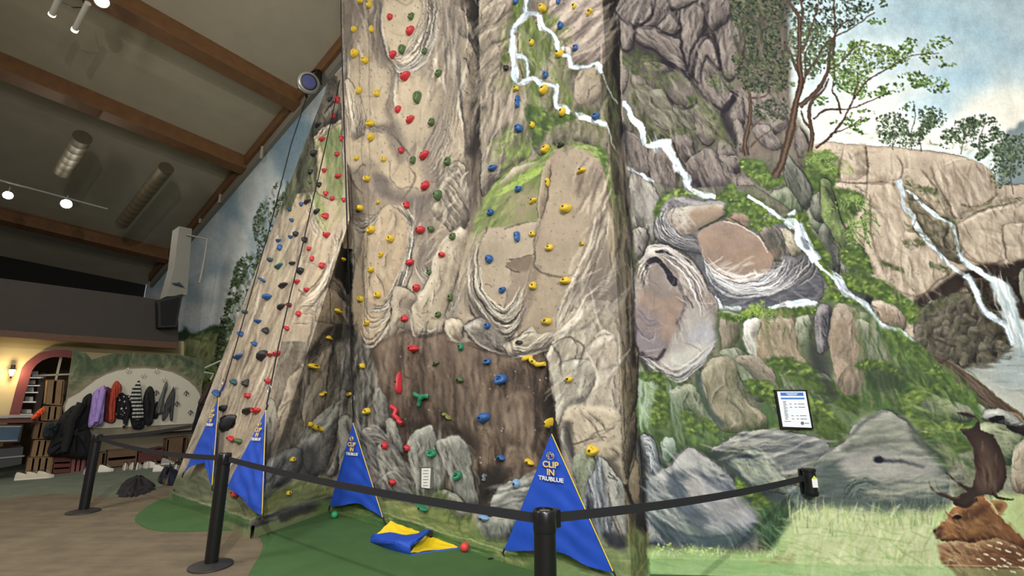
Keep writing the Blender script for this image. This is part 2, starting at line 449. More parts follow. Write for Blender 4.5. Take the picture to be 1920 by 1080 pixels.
def moss(pts, n=60, ln=16, ang=1.2, dens=1., dark=True, hi=True, w=2.6):
    if dark:
        c.off += 1; c.poly(pts, (58, 72, 44), soft=3, al=.8, rough=.35); c.poly(pts, (84, 104, 56), soft=5, al=.6, rough=.8)
    c.strokes(pts, int(n*dens), ln*.8, w*1.9, [G1, (70, 90, 46), (50, 64, 38), G2], ang, .45, .6, soft=1)
    c.strokes(pts, int(n*dens*1.0), ln*.6, w*1.8, [G2, (106, 132, 60), (84, 108, 50), (66, 84, 44)], ang-.3, .6, .55, soft=1)
    if hi: c.strokes(pts, int(n*dens*.45), ln*.5, w*1.5, [G3, (122, 146, 64), (150, 172, 78)], ang-.9, .5, .6, soft=1)
    if hi: c.strokes(pts, int(n*dens*.18), ln*.3, w*1.1, [G4, (160, 182, 84)], ang-.8, .5, .8)
def fall(pts, w, soft=0, al=.97):
    w = w*.46
    c.line(pts, w*1.5, (110, 124, 128), .4, soft=1, wob=.6)
    c.line(pts, w, (214, 226, 232), al, wob=.5, rough=.25, taper='c')
    p = cat(c.P(pts), False, 5)
    for i in range(int(len(p)*1.2)):
        j = prng.randint(0, max(len(p)-4, 1)); o = prng.randn(2)*w*.22
        c.line(None, max(w*.14, 1), [(250, 252, 253), (168, 192, 208), (240, 246, 250)][prng.randint(3)], .8, P=p[j:j+4]+o, taper=(0, 0))

# ---- sky
c.tr(0, 0, 1)
c.grad([(1420, -190), (2070, -190), (2070, 420), (1420, 420)], (150, 180, 192), (214, 222, 214), (0, -80), (0, 330), noise=.03)
c.grad([(1420, -190), (1640, -190), (1600, 420), (1420, 420)], (176, 194, 192), (222, 222, 204), (0, 0), (0, 300), al=.35, soft=40)
for x, y, rx, ry, a in [(1880, 205, 75, 40, .8), (1840, 225, 60, 30, .7), (1925, 190, 60, 34, .7), (1800, 250, 120, 30, .65), (1660, 200, 90, 60, .35), (1600, 240, 110, 50, .6), (1700, 262, 160, 24, .6), (1760, 120, 50, 18, .3), (1660, 90, 60, 16, .3), (1960, 235, 90, 40, .8)]:
    t = np.linspace(0, 2*np.pi, 14, endpoint=False)
    c.poly(np.stack([x+rx*np.cos(t)*prng.uniform(.85, 1.15, 14), y+ry*np.sin(t)*prng.uniform(.8, 1.2, 14)], 1), (236, 232, 214), soft=14, al=a)
c.poly([(1640, 30), (1780, 20), (1930, 90), (1920, 120), (1780, 60)], (128, 172, 196), soft=22, al=.45)
c.poly([(1740, 130), (1850, 110), (1850, 160), (1760, 170)], (132, 178, 204), soft=18, al=.5)
c.poly([(1700, 190), (1790, 180), (1770, 230), (1700, 235)], (150, 190, 208), soft=16, al=.5)
c.mottle([(1500, -180), (2060, -180), (2060, 330), (1500, 330)], .012, 2.2)
# distant hills right edge
c.poly('1882,262 1905,240 1925,225 2070,190 2070,420 1890,420', (128, 142, 142), soft=3)

# ---- beige cliff block (middle right)
c.tr(1160, 0, .3958)
c.rock('900,690 980,672 1150,690 1290,700 1480,715 1640,745 1760,800 1800,870 2100,880 2400,900 2400,1700 900,1700', amt=.3, bulge=12, txt=.22, **BGE, crack=.1, sm=False)
c.tr(1500, 300, .4074)
for pts, st in [
    ('170,0 300,-70 312,40 300,75 250,92 160,88 120,40', BGE), ('180,112 300,120 300,220 290,420 210,400 160,250', BGE),
    ('322,135 440,125 465,240 480,330 520,420 600,440 640,500 690,520 640,560 520,635 420,590 350,520 330,400 318,260', BGE),
    ('620,60 690,20 800,0 900,60 912,120 880,190 760,250 700,262 640,180', BGE),
    ('720,290 850,220 960,190 1000,220 1000,285 930,300 935,360 950,440 900,480 790,440 750,390', BGE),
    ('935,300 1010,285 1100,290 1200,300 1200,480 980,460 945,400', BGE),
    ('480,330 540,325 545,400 500,410 462,370', BGE), ('450,60 520,40 560,70 640,100 650,180 620,230 560,170 490,130', BGE),
    ('320,60 400,50 450,90 400,108 320,110', BGE), ('1000,220 1130,180 1200,220 1200,290 1010,280', BGE)]:
    c.rock(pts, amt=.45, bulge=7, txt=.24, crack=.16, la=.45, lw=1.3, ang=1.3, **st)
c.rock('500,150 560,190 640,240 720,290 740,390 760,470 690,460 600,380 540,280', base=(138, 128, 106), hi=(176, 166, 140), lo=(86, 80, 64), txt=.5, crack=.5, ang=.9)
c.line('160,95 220,105 300,108 380,100 450,118', 4, (88, 72, 58), .8, rough=.3); c.line('300,-60 312,40 308,130 300,240 296,330', 4, (92, 76, 62), .8, rough=.3)
c.line('360,450 400,490 480,520', 4, (80, 84, 56), .8, rough=.4); c.line('740,200 800,215 880,180 915,150', 4, (86, 80, 58), .7, rough=.4)
c.strokes('190,130 290,130 280,380 220,380', 16, 60, 2.5, [(222, 212, 190), (150, 130, 108)], 1.55, .08, .4)
c.strokes('330,140 430,140 440,420 360,420', 18, 70, 3, [(214, 196, 166), (160, 140, 116), (200, 164, 118)], 1.5, .12, .35)
c.strokes('640,80 880,60 880,180 700,240', 14, 60, 3, [(150, 134, 112), (214, 200, 174)], 1.2, .3, .35)
# green scrub on the ledges
for q in ['440,80 500,60 560,130 640,150 700,190 660,250 600,180 520,150 470,120', '480,370 560,370 590,400 500,400', '700,250 780,220 860,190 1010,170 1010,200 860,240 760,270 715,290', '380,470 480,515 470,525 370,480', '620,250 700,280 720,300 640,260', '600,470 690,490 700,530 620,500', '480,290 560,330 620,350 560,350', '560,120 640,140 650,165 570,150']:
    c.strokes(q, 46, 13, 2.4, [(72, 82, 50), (92, 104, 62), (58, 66, 42)], .3, .7, .7)
c.strokes('160,-120 620,-130 900,-40 920,0 600,-70 300,-90', 60, 16, 2.2, [(84, 94, 54), (108, 118, 68), (66, 74, 46)], .2, .6, .6)
# dark cave and lumpy dark rock
c.poly('520,660 560,620 640,580 720,520 780,500 850,470 950,470 1200,450 1200,760 960,700 900,560 780,580 700,640 560,690', (52, 42, 36), soft=3)
c.rock('530,720 590,660 700,620 790,610 850,640 900,700 960,760 980,850 920,900 860,940 760,960 660,930 590,870 530,800', base=(98, 92, 76), hi=(140, 132, 112), lo=(44, 42, 36), txt=.5, bulge=12, crack=.3)
prs = np.random.RandomState(5)
for i in range(46):
    x, y = prs.uniform(560, 950), prs.uniform(640, 930)
    if y < 640+abs(x-740)*.25 or y > 960-abs(x-760)*.2: continue
    t = np.linspace(0, 2*np.pi, 7, endpoint=False)
    c.rock(np.stack([x+prs.uniform(18, 36)*np.cos(t)*prs.uniform(.8, 1.2, 7), y+prs.uniform(26, 46)*np.sin(t)*prs.uniform(.8, 1.2, 7)], 1), base=(112, 106, 88), hi=(166, 158, 136), lo=(58, 54, 46), bulge=4, lw=1.2, la=.4, txt=.3, crack=0)
c.strokes('560,680 620,640 790,610 860,650 760,650 620,700', 60, 16, 3, [(70, 84, 44), (96, 108, 58)], .1, .6, .6)
c.strokes('900,500 1200,480 1200,700 980,660', 60, 26, 5, [(44, 44, 34), (70, 70, 52), (34, 30, 28)], .5, .8, .5)
c.rock('760,560 850,540 960,560 1010,650 1000,700 900,690 810,650', base=(80, 72, 60), hi=(130, 120, 102), lo=(40, 36, 32), crack=.5, txt=.6)
c.rock('1020,500 1200,500 1200,700 1040,690', base=(130, 130, 112), hi=(168, 166, 146), lo=(60, 66, 50), crack=.2)
# lake
c.grad('760,960 880,930 990,860 1060,850 1200,850 1200,1500 760,1500', (150, 156, 146), (182, 184, 170), (0, 900), (0, 1080), soft=2)
c.poly('900,930 1010,870 1200,880 1200,1060 930,1040', (170, 184, 184), soft=8, al=.7)
c.strokes('760,950 1200,870 1200,1090 780,1010', 90, 50, 2, [(128, 134, 128), (204, 210, 204), (110, 112, 104)], .04, .08, .4)
c.strokes('780,950 960,880 980,900 860,960', 40, 20, 3, [(70, 68, 58), (100, 96, 82)], .1, .2, .5)
# twin far waterfall
fall('462,92 478,150 485,215 520,250 540,310 590,370 640,420 690,480 765,525', 17)
fall('500,140 560,190 620,250 690,290 720,340 740,430 790,490 860,530', 11)
fall('765,525 800,580 850,690 900,730 955,770 985,850', 24)
fall('740,430 760,460 830,510 880,545 930,560 960,600 985,660', 22)
c.poly('880,540 930,548 968,590 985,640 1000,690 1010,730 1050,750 1060,850 990,860 970,790 940,700 900,620', (206, 216, 210), soft=2, al=.9)
c.strokes('890,550 960,590 1000,700 1040,850 980,850 930,680', 70, 60, 2.6, [(246, 250, 248), (156, 176, 182), (190, 206, 206)], 1.25, .12, .6)
# ---- the trees on the skyline
def tree_small(x0, x1, y0, y1, n, lf=(88, 104, 78)):
    pass
c.tr(1160, 0, .3958)
for cx, cy, rx, ry, n in [(1290, 600, 80, 60, 170), (1400, 570, 100, 80, 260), (1480, 560, 70, 50, 90), (1340, 660, 110, 40, 150), (1640, 620, 70, 60, 170), (1720, 610, 90, 70, 220), (1560, 660, 50, 50, 80), (1800, 680, 70, 60, 150), (1900, 700, 120, 60, 200), (1870, 760, 110, 80, 200), (1820, 820, 60, 70, 80), (1700, 720, 60, 40, 100)]:
    t = np.linspace(0, 2*np.pi, 9, endpoint=False)
    c.leaves(np.stack([cx+rx*np.cos(t), cy+ry*np.sin(t)], 1), int(n*1.7), 2.3, [(66, 84, 64), (88, 108, 78), (112, 130, 92), (52, 66, 52)], .2, 1.1)
for q, w in [('1390,710 1385,640 1400,560 1395,500', 2.4), ('1440,715 1425,640 1440,560', 2), ('1300,715 1300,640', 2), ('1620,730 1640,650 1690,580', 2.2), ('1720,740 1715,650 1740,560', 2), ('1880,920 1860,820 1880,720', 2)]:
    c.line(q, w, (84, 82, 66), .8)

# ---- grey cliff (upper left of main wall)
c.rock('-120,-480 790,-480 800,0 800,200 810,480 830,560 890,640 910,720 1040,760 1020,900 1030,1100 900,1300 -120,1300', base=(104, 98, 84), hi=(146, 138, 122), lo=(56, 54, 48), txt=.4, bulge=20, crack=.3, sm=False, amt=.3)
c.poly('-100,-480 800,-480 800,120 560,300 420,420 200,330 0,200', (60, 54, 54), soft=6, al=.85)
c.grad('560,-480 820,-480 800,200 830,520 900,640 880,760 560,720 520,300', (86, 82, 74), (118, 106, 92), (0, 0), (0, 700), soft=6)
R = [('-40,-20 150,-30 166,40 130,100 70,125 0,70', 1.2), ('160,-40 235,0 225,70 170,125 110,128 120,110 160,70', 2.3), ('240,-60 330,-40 380,0 330,30 260,50 236,10', .3),
     ('175,120 240,62 292,110 296,150 250,168 190,150', 2.2), ('298,95 355,28 412,55 424,125 385,185 345,250 330,330 300,240 296,160', 2.0), ('75,150 110,128 180,130 230,165 295,190 300,250 326,338 280,330 230,290 170,240 110,215 80,190', .8),
     ('0,60 60,120 80,160 60,230 10,215', 1.4), ('360,250 400,190 425,175 470,210 485,290 488,330 440,300 425,275 405,330 395,400 360,370', 1.9), ('430,120 420,50 440,0 480,-40 540,-40 530,80 490,130 450,150', 1.5),
     ('420,280 480,340 530,420 550,440 510,520 450,490 400,450 380,400', .9), ('500,140 560,80 600,160 590,300 540,380 500,330 480,230', 1.6), ('205,390 250,350 320,370 370,420 380,480 320,520 260,500 230,440', 1.2),
     ('380,-70 430,-60 430,40 415,30 370,0', 1.4), ('60,350 110,360 170,430 200,510 130,500 90,440', 1.2), ('120,300 200,300 240,340 200,380 150,360', .5),
     ('0,280 30,270 50,330 40,420 10,440', 1.5), ('330,500 400,480 470,530 480,600 430,690 370,640 340,560', 1.3), ('500,500 540,440 590,450 600,560 560,640 520,600', 1.7), ('600,440 680,400 780,520 800,600 720,640 640,600 600,520', 1.0),
     ('640,600 700,590 760,650 780,700 720,710 660,660', 1.1), ('850,600 890,660 905,720 860,740 835,660', 1.2), ('240,640 330,625 355,680 330,730 290,720', 1.0),
     ('490,660 540,700 560,740 500,760 470,700', .8), ('560,560 600,620 620,700 580,720 540,640', 1.3)]
for q, a in R: c.rock(q, ang=a, amt=.75, bulge=8, txt=.34, crack=.28, la=.7, lw=2.2, ln=(40, 34, 36), **MAU)
for q in ['345,380 355,300 370,230 400,180 440,160 470,190 490,280 480,300 455,220 425,190 395,220 375,290 365,370', '200,290 240,320 300,350 350,380 345,360 290,330 230,285', '490,560 500,500 550,440 575,430 560,470 520,510 505,560', '240,20 300,80 300,130 285,110 240,50', '430,60 420,120 395,170 400,130 415,60']:
    c.poly(q, (44, 38, 42), soft=1, al=.9)
c.rings('90,20 140,40 120,90 60,90', '110,20 160,40 140,100 60,115', 3, dk=(60, 52, 50), lt=(150, 140, 128)); c.rings('180,20 200,60 150,120', '225,20 225,70 170,128', 4, dk=(56, 48, 48), lt=(156, 144, 132))
# mossy slope below the cliff
for q, n in [('0,230 120,240 190,290 210,350 150,370 60,350 20,300', 70), ('60,420 120,400 160,480 130,520 80,500', 30), ('120,530 200,520 300,560 350,620 260,650 130,670 130,600', 90), ('330,470 400,450 440,510 470,560 400,540 350,520', 50), ('280,600 350,580 360,640 300,640', 20), ('440,520 500,560 520,700 470,680 420,600', 40), ('130,370 220,370 250,420 190,430', 24), ('210,350 280,360 300,385 230,380', 14)]:
    c.strokes(q, n*2, 16, 4, [(70, 80, 48), (88, 96, 58), (104, 110, 66), (56, 64, 42)], 1.1, .6, .55)
GR2 = dict(base=(112, 108, 92), hi=(152, 147, 130), lo=(62, 62, 54))
for q, a in [('80,420 150,440 200,520 260,580 220,620 150,560 110,500', .9), ('20,500 60,520 70,600 40,640', 1.4), ('150,440 210,430 260,520 310,590 280,600 210,540', .8), ('260,510 330,520 370,600 350,620 290,580', 1.)]: c.rock(q, ang=a, crack=.3, amt=.6, lw=1.4, la=.4, **GR2)
# rocks beside the first fall
for q, a in [('10,640 45,625 110,660 150,740 155,830 110,850 60,780 20,720', 1.2), ('150,700 210,705 262,760 265,880 240,910 180,900 150,840', 1.5), ('15,800 90,830 150,880 180,960 180,1080 40,1080 10,900', 1.5), ('255,650 320,640 350,670 360,740 330,790 300,770 270,700', 1.2), ('330,760 400,710 460,720 500,800 520,880 470,925 400,915 350,890 320,840', 1.1), ('480,740 530,760 540,860 520,860', 1.5), ('515,750 560,740 590,800 560,830 520,800', 1.), ('570,840 640,850 700,920 730,1010 640,960 580,900', 1.)]:
    c.rock(q, ang=a, amt=.7, crack=.35, txt=.4, lw=2, **MAU)
c.poly('340,860 400,900 470,915 500,880 480,850 420,870 380,850', (50, 44, 56), soft=3, al=.7)
c.poly('500,500 540,450 560,460 530,530 560,640 560,700 520,640 490,560', (50, 46, 48), soft=2, al=.8)
# ---- big tree
DK = [(52, 62, 48), (68, 78, 56), (84, 92, 62), (44, 50, 42)]
c.leaves('560,-200 760,-200 800,60 810,260 790,420 720,440 640,410 560,360 540,240 560,100', 2850, 2.9, DK+[(98, 100, 72)], .5, 1.2)
c.leaves('430,370 520,330 560,380 540,430 470,430 425,400', 228, 2.4, [(84, 100, 60), (110, 126, 74), (66, 80, 50)], .3, 1.)
c.leaves('690,480 790,460 800,560 740,580 650,560 640,520', 304, 2.6, DK, .3, 1.)
c.leaves('560,640 620,620 610,700 550,700', 95, 2.1, DK, .3, 1.)
c.leaves('780,-200 1120,-200 1280,0 1200,60 1100,130 1000,160 900,180 820,100', 1178, 3.2, [(58, 70, 60), (76, 92, 74), (92, 108, 84), (48, 56, 50)], .1, .9)
c.leaves('820,120 1000,150 1000,330 900,400 810,380', 627, 2.9, [(62, 76, 56), (84, 100, 68), (104, 120, 78)], .3, 1.)
c.leaves('1000,200 1120,190 1300,230 1340,290 1290,330 1200,340 1160,470 1100,450 1020,380 980,300', 1064, 2.7, [(86, 112, 58), (112, 138, 70), (72, 92, 54), (136, 158, 88)], .2, .9)
for q, n in [('1320,240 1390,180 1420,200 1400,250 1330,300', 60), ('1430,260 1520,170 1600,200 1580,215 1500,240 1450,280', 60), ('1440,280 1520,270 1600,310 1500,320', 45), ('1280,380 1400,340 1470,380 1400,420 1300,400', 90), ('1400,350 1550,370 1580,430 1500,440 1420,400', 80), ('1180,440 1300,400 1350,430 1230,490', 80), ('1340,200 1400,190 1380,300 1300,320', 50), ('1080,540 1200,520 1215,560 1150,600 1160,650 1080,600 1000,590 1060,560', 110), ('1180,100 1280,80 1270,110 1200,120', 24), ('1240,-20 1300,10 1250,30', 14), ('920,440 1000,470 940,510', 36), ('1010,330 1100,350 1080,430 1020,420', 70)]:
    c.leaves(q, int(n*1.2), 3.0, [(78, 106, 58), (108, 138, 72), (66, 86, 54), (134, 158, 92)], .15, .7)
BK, BL = (74, 58, 46), (122, 100, 80)
def branch(q, w0, w1):
    c.line(q, w0, BK, .95, taper=(1, w1/w0)); c.line(q, w0*.35, BL, .6, taper=(1, w1/w0))
for q, a, b in [('745,840 780,760 812,640 832,540 850,460 862,380 850,300 850,200 856,100 830,40 790,-20', 16, 4), ('860,500 920,450 960,390 990,320 1000,240 1040,140 1120,80', 10, 2.4), ('868,400 890,330 930,280 990,200 1080,150 1220,60', 5, 2), ('860,380 830,300 800,220 740,190', 5, 2), ('905,740 915,640 905,560 905,500 960,430 990,370', 10, 3), ('905,600 880,570 865,520', 5, 3), ('935,700 1000,650 1060,570 1100,480 1130,400 1120,340', 5, 2), ('920,560 980,520 1080,515 1180,490 1260,450', 4, 1.6), ('1050,540 1030,460 1010,420 1020,350 1010,280', 4, 1.6), ('612,740 600,680 622,580 630,520 628,440 600,380 570,300', 10, 2.4), ('628,620 680,560 760,540', 3, 1.4), ('630,700 690,640 790,580', 3, 1.4), ('630,460 700,450 760,380 770,300', 3, 2), ('852,250 900,160 950,0', 6, 2.4), ('850,170 870,60 860,-60', 7, 3), ('990,330 1050,300 1120,230 1160,220', 3, 1.5), ('1110,470 1180,380 1290,320 1380,270 1520,250', 3, 1.2), ('1010,290 1020,180 1020,-60', 4, 2), ('1000,640 1080,610 1160,560', 3, 1.2), ('880,350 880,250 940,150', 4, 2)]:
    branch(q, a*1.15*.9, b)
c.leaves('800,200 1000,180 1000,330 820,340', 171, 2.6, [(60, 74, 56), (84, 100, 68)], .3, 1.)
c.leaves('600,380 790,400 780,430 620,430', 114, 2.6, DK, .3, 1.)
# ferny bushes at the foot of the trees
moss('580,760 660,760 700,780 730,830 720,890 680,880 600,820', 60, 18, .4)
moss('690,860 820,830 900,800 900,750 990,730 1040,760 1040,860 980,850 860,860 760,880 700,890', 110, 22, -.3)
c.strokes('880,730 960,700 1090,780 1100,820 1000,830 900,780', 80, 22, 3, [G3, (150, 172, 88), (110, 134, 64), (84, 104, 50)], .5, .6, .8)
c.rock('720,920 780,890 860,880 880,960 850,1060 760,1040 730,980', ang=1.4, **GRR); c.rock('900,990 960,930 1000,900 1005,1080 900,1100', ang=1.5, **GRR)
moss('840,860 1010,840 1020,890 920,930 880,970 860,920', 70, 20, 1.1, hi=False)
moss('1000,900 1150,920 1160,980 1080,1060 1010,1080', 60, 16, 1.0)
# ---- the stepped waterfall coming off the tower
c.tr(1160, 0, .3958)
fall('0,500 40,500 75,570 110,600 125,680 170,690 225,680', 24)
c.poly('140,680 185,668 250,660 255,700 275,740 280,800 262,820 250,770 200,700', (214, 224, 230), soft=1); c.strokes('150,680 250,670 280,800 250,760', 30, 30, 2, [(250, 252, 255), (170, 186, 198)], 1.3, .15, .7)
fall('270,760 295,800 320,860 345,905 420,930 480,930', 20)
fall('0,770 60,810 110,840 160,870 180,920 210,945', 14)
fall('590,930 660,950 720,980 760,1010', 12)
# ---- lower main wall: big round boulders, mossy slope, grass, buck
c.tr(0, 0, 1)
c.rock('1150,330 1260,350 1420,350 1520,420 1590,520 1700,640 1760,760 1880,840 1990,1000 1990,1160 1150,1160', base=(112, 112, 92), hi=(150, 150, 128), lo=(60, 66, 52), amt=.2, txt=.4, sm=False, bulge=20, ang=1.3)
c.tr(1500, 300, .4074)
GRD = dict(base=(104, 106, 92), hi=(150, 152, 134), lo=(58, 62, 56))
for q, a in [('50,180 100,140 145,140 150,230 110,290 60,260', 1.6), ('90,310 140,290 160,380 190,440 170,540 130,500 100,420', 1.4), ('190,440 240,450 240,540 190,530', 1.5), ('-60,-20 20,60 60,140 40,230 0,200 -60,100', 1.2), ('340,640 440,660 490,720 470,790 400,770 330,700', 1.), ('200,540 300,560 340,620 300,680 230,600', 1.2)]:
    c.rock(q, ang=a, **GRD)
c.rock('330,650 400,655 470,700 480,770 420,780 360,740', **dict(TAN, base=(160, 142, 118)))
c.rock('100,90 150,120 200,300 290,420 330,520 250,470 190,420 150,350 100,250', ang=1.3, base=(90, 104, 66), hi=(130, 146, 88), lo=(56, 66, 42), txt=.6)
def fern(x, y, s=1., cols=None, n=9, a0=-2.9, a1=.3):
    cols = cols or [(96, 124, 62), (124, 150, 76), (150, 172, 96), (72, 96, 50)]
    for i in range(n):
        a = a0+(a1-a0)*i/(n-1)+prng.randn()*.1; l = s*prng.uniform(26, 44)
        pts = [np.array([x, y])+np.array([math.cos(a), math.sin(a)])*l*t+np.array([0, 1])*l*.55*t*t for t in np.linspace(0, 1, 8)]
        c.line(pts, 1.4*s**.5, cols[3], .9)
        for k in range(1, 8):
            d = pts[k]-pts[k-1]; d /= np.hypot(*d); nn = np.array([-d[1], d[0]])
            for sg in (-1, 1):
                e = pts[k]+(nn*sg*1.+d*.5)*l*.2*(1.15-k/9)
                c.line([pts[k], (pts[k]+e)/2+d, e], 2.2*s**.5, cols[prng.randint(3)], .9, taper=(1, .2))
c.tr(0, 0, 1)
fern(1600, 385, 1.3); fern(1588, 430, 1.2, a0=-1.2, a1=1.4); fern(1612, 410, 1., a0=-.6, a1=1.2)
fern(1545, 302, 1.0)
# mossy diagonal ridge with the long thin fall
c.tr(1500, 300, .4074)
moss('0,250 30,260 60,330 110,400 140,460 120,500 60,430 20,340', 40, 20, 1.)
moss('180,420 240,410 290,430 320,480 330,520 260,520 210,500', 60, 20, .6)
moss('190,540 260,520 330,540 420,590 500,650 550,690 545,740 500,750 470,690 380,650 300,610 240,600', 150, 24, .7)
moss('80,610 150,600 220,630 270,640 310,680 320,720 260,680 200,655 130,655 75,650', 90, 20, .4)
c.poly('-10,300 10,290 40,350 70,420 60,440 20,440 0,380', (200, 214, 222), soft=1)
fall('-40,240 0,300 20,350 45,420 90,470', 26); c.poly('20,375 40,372 45,400 28,405', (110, 116, 120)); 
fall('130,520 180,560 210,610 260,640 300,670 340,730 380,770 450,790 500,820 540,850', 22)
# lower right mossy slope
c.tr(1500, 300, .4074)
c.grad('-150,690 130,650 300,680 380,780 540,850 640,910 800,1080 900,1300 -200,1300', (112, 122, 96), (76, 102, 58), (0, 700), (300, 1100), noise=.25, ang=1.3, soft=4)
for q, a, st in [('60,670 130,660 145,720 130,820 110,880 80,800 65,740', 1.6, GRY), ('145,680 200,665 260,700 290,800 290,960 250,1060 170,1080 130,960 140,800', 1.5, dict(base=(136, 124, 104), hi=(170, 158, 136), lo=(82, 84, 66))), ('0,700 50,690 60,900 60,1100 0,1100', 1.5, GRR), ('270,700 340,740 370,800 360,880 310,830', 1.2, GRR), ('430,900 480,870 500,910 480,990 440,980', 1.3, GRR)]:
    c.rock(q, ang=a, lw=1.2, la=.4, **st)
c.poly('-10,680 60,670 60,800 90,960 70,1100 0,1040', (84, 92, 84), soft=7, al=.5); c.poly('90,880 130,840 140,1000 160,1090 120,1120 90,1000', (48, 58, 52), soft=5, al=.8)
c.strokes('220,690 360,760 520,860 620,900 800,1090 200,1100', 300, 34, 5, [(74, 98, 54), (104, 132, 64), (56, 76, 44), (124, 146, 84)], 1.1, .5, .5, soft=1)
moss('390,780 500,820 640,910 760,1030 720,1080 600,990 520,930 420,870', 150, 26, .8)
moss('240,950 340,925 440,970 470,1030 380,970 280,965', 60, 18, .2); moss('430,870 560,850 640,920 560,900 470,890', 60, 18, .4)
c.poly('300,970 430,985 480,1040 500,1100 380,1090 300,1060', (48, 66, 42), soft=8, al=.6)
# log by the lake
c.poly('600,890 680,920 800,1000 900,1080 1040,1200 1040,1320 900,1180 800,1100 700,1000 640,930', (96, 82, 68), soft=0); c.strokes('610,895 700,940 900,1090 1040,1220 1030,1290 800,1080 680,970', 70, 60, 2.4, [(74, 62, 52), (128, 112, 94), (60, 50, 42)], .72, .06, .6)
c.line('600,888 680,918 800,998 900,1078 1040,1198', 2, (150, 140, 112), .7)
# ---- the swirling boulders
c.tr(1160, 330, .3795)
SL = dict(base=(116, 114, 118), hi=(170, 166, 164), lo=(62, 62, 70))
c.rock('60,0 110,10 170,60 200,130 190,260 160,340 130,260 80,250 50,260 40,100', ang=1.5, **GRY)
c.rock('60,270 120,250 140,300 130,360 70,440 50,380', ang=1.5, base=(140, 132, 124), hi=(176, 168, 158), lo=(80, 76, 74))
c.rock('200,130 280,70 380,110 540,120 640,110 760,180 850,220 900,330 950,400 1000,470 990,610 820,650 700,660 520,650 460,600 400,470 330,390 220,350 170,290 180,200', ang=.3, **dict(SL, base=(112, 108, 108)), txt=.5, bulge=14)
c.poly('600,480 800,500 930,400 990,440 1000,590 900,640 700,660 520,650 470,600 400,480 400,430 500,480', (92, 92, 98), soft=10, al=.9)
c.rings('200,150 180,220 200,300 260,350 400,390', '300,150 250,220 280,290 330,320 400,330', 8, lt=(190, 186, 178), dk=(70, 68, 72), w=2.2)
c.rock('250,170 340,150 500,140 530,170 500,210 420,250 330,300 280,270 240,220', ang=.2, base=(152, 134, 118), hi=(196, 188, 172), lo=(110, 100, 92), crack=.05, la=.3)
c.poly('350,160 480,145 520,170 490,205 400,250 340,210', (158, 134, 112), soft=5, al=.8); c.strokes('250,165 350,160 340,260 260,250', 24, 40, 5, [(196, 190, 178), (170, 160, 148)], 1.7, .5, .5, soft=1)
c.rock('535,210 570,180 620,165 660,190 650,250 600,245', ang=.4, base=(158, 132, 112), hi=(178, 156, 134), lo=(120, 104, 86), crack=0, la=.3)
c.rock('695,260 760,240 810,290 830,370 800,440 760,380 720,330', ang=1.2, base=(128, 118, 106), hi=(170, 160, 146), lo=(80, 78, 70)); c.rock('810,260 870,290 910,370 900,400 860,400 830,330', ang=1.2, base=(160, 150, 128), hi=(200, 192, 170), lo=(100, 96, 80))
# flat sandy face with white swirls
c.poly('390,290 440,250 520,225 600,245 680,290 730,350 765,400 755,460 700,510 620,520 520,490 440,440 395,370', (150, 129, 114), soft=1)
c.strokes('400,290 520,230 720,350 750,440 500,420', 40, 60, 9, [(150, 122, 102), (166, 140, 120), (160, 134, 112)], .2, .4, .4, soft=3)
c.line('400,270 470,235 530,200 600,240 680,280 720,330', 2.4, (66, 58, 52), .8, rough=.3); c.line('520,225 600,248 660,280 710,330 740,380', 1.8, (214, 204, 188), .8)
c.rings('400,350 430,440 520,500 640,520 740,480 790,400', '420,430 450,520 560,590 720,590 880,520 930,400', 13, lt=(214, 212, 208), dk=(88, 86, 92), w=2.4, al=.75)
c.rings('430,400 500,460 600,490 700,470', '420,440 500,510 620,530 760,490', 7, lt=(240, 236, 230), dk=(150, 128, 112), w=2.6, al=.8)
c.strokes('470,420 600,440 660,400 640,470 520,480', 14, 40, 2.6, [(226, 216, 204)], -.5, .2, .6); c.strokes('500,460 620,490 760,460 820,390 800,480 640,530', 30, 30, 2.4, [(236, 234, 230), (200, 198, 196)], -.3, .5, .7)
c.strokes('420,480 600,600 900,560 980,450 990,600 700,655 500,640', 160, 44, 3, [(74, 76, 86), (126, 126, 130), (146, 146, 146), (60, 62, 70)], -.05, .4, .4)
c.rings('840,480 900,440 930,400', '880,540 960,480 970,400', 4)
# waterfall pools round the boulder
moss('170,180 210,110 300,60 330,75 500,90 560,40 600,90 700,120 740,180 680,220 640,200 580,130 520,120 420,100 300,90 220,130 190,200', 170, 20, .3)
moss('540,130 620,110 690,190 720,220 700,270 650,250 640,190 560,190 530,220', 70, 16, .4); moss('700,230 760,200 830,210 900,190 940,210 880,240 800,230 740,250', 70, 16, .2)
moss('800,210 860,240 920,330 980,400 1020,460 1050,480 1054,560 1000,480 900,300', 60, 18, .8)
c.line('530,200 500,215 440,245 390,270', 3, (60, 74, 40), .8); c.line('280,150 260,210 290,280 380,300', 2, (80, 78, 80), .6)
fall('290,-40 340,10 350,50 400,85 480,100', 24); fall('640,105 720,145 790,200 840,225', 10); fall('830,225 880,250 900,320 940,370 975,430', 34); c.poly('905,300 930,320 950,360 935,375 915,340', (110, 116, 120), soft=1, al=.8)
fall('465,600 500,640 560,660 610,665', 24); fall('750,658 830,635 920,622 975,628', 24); fall('975,430 1010,470 1060,510 1100,560', 12)
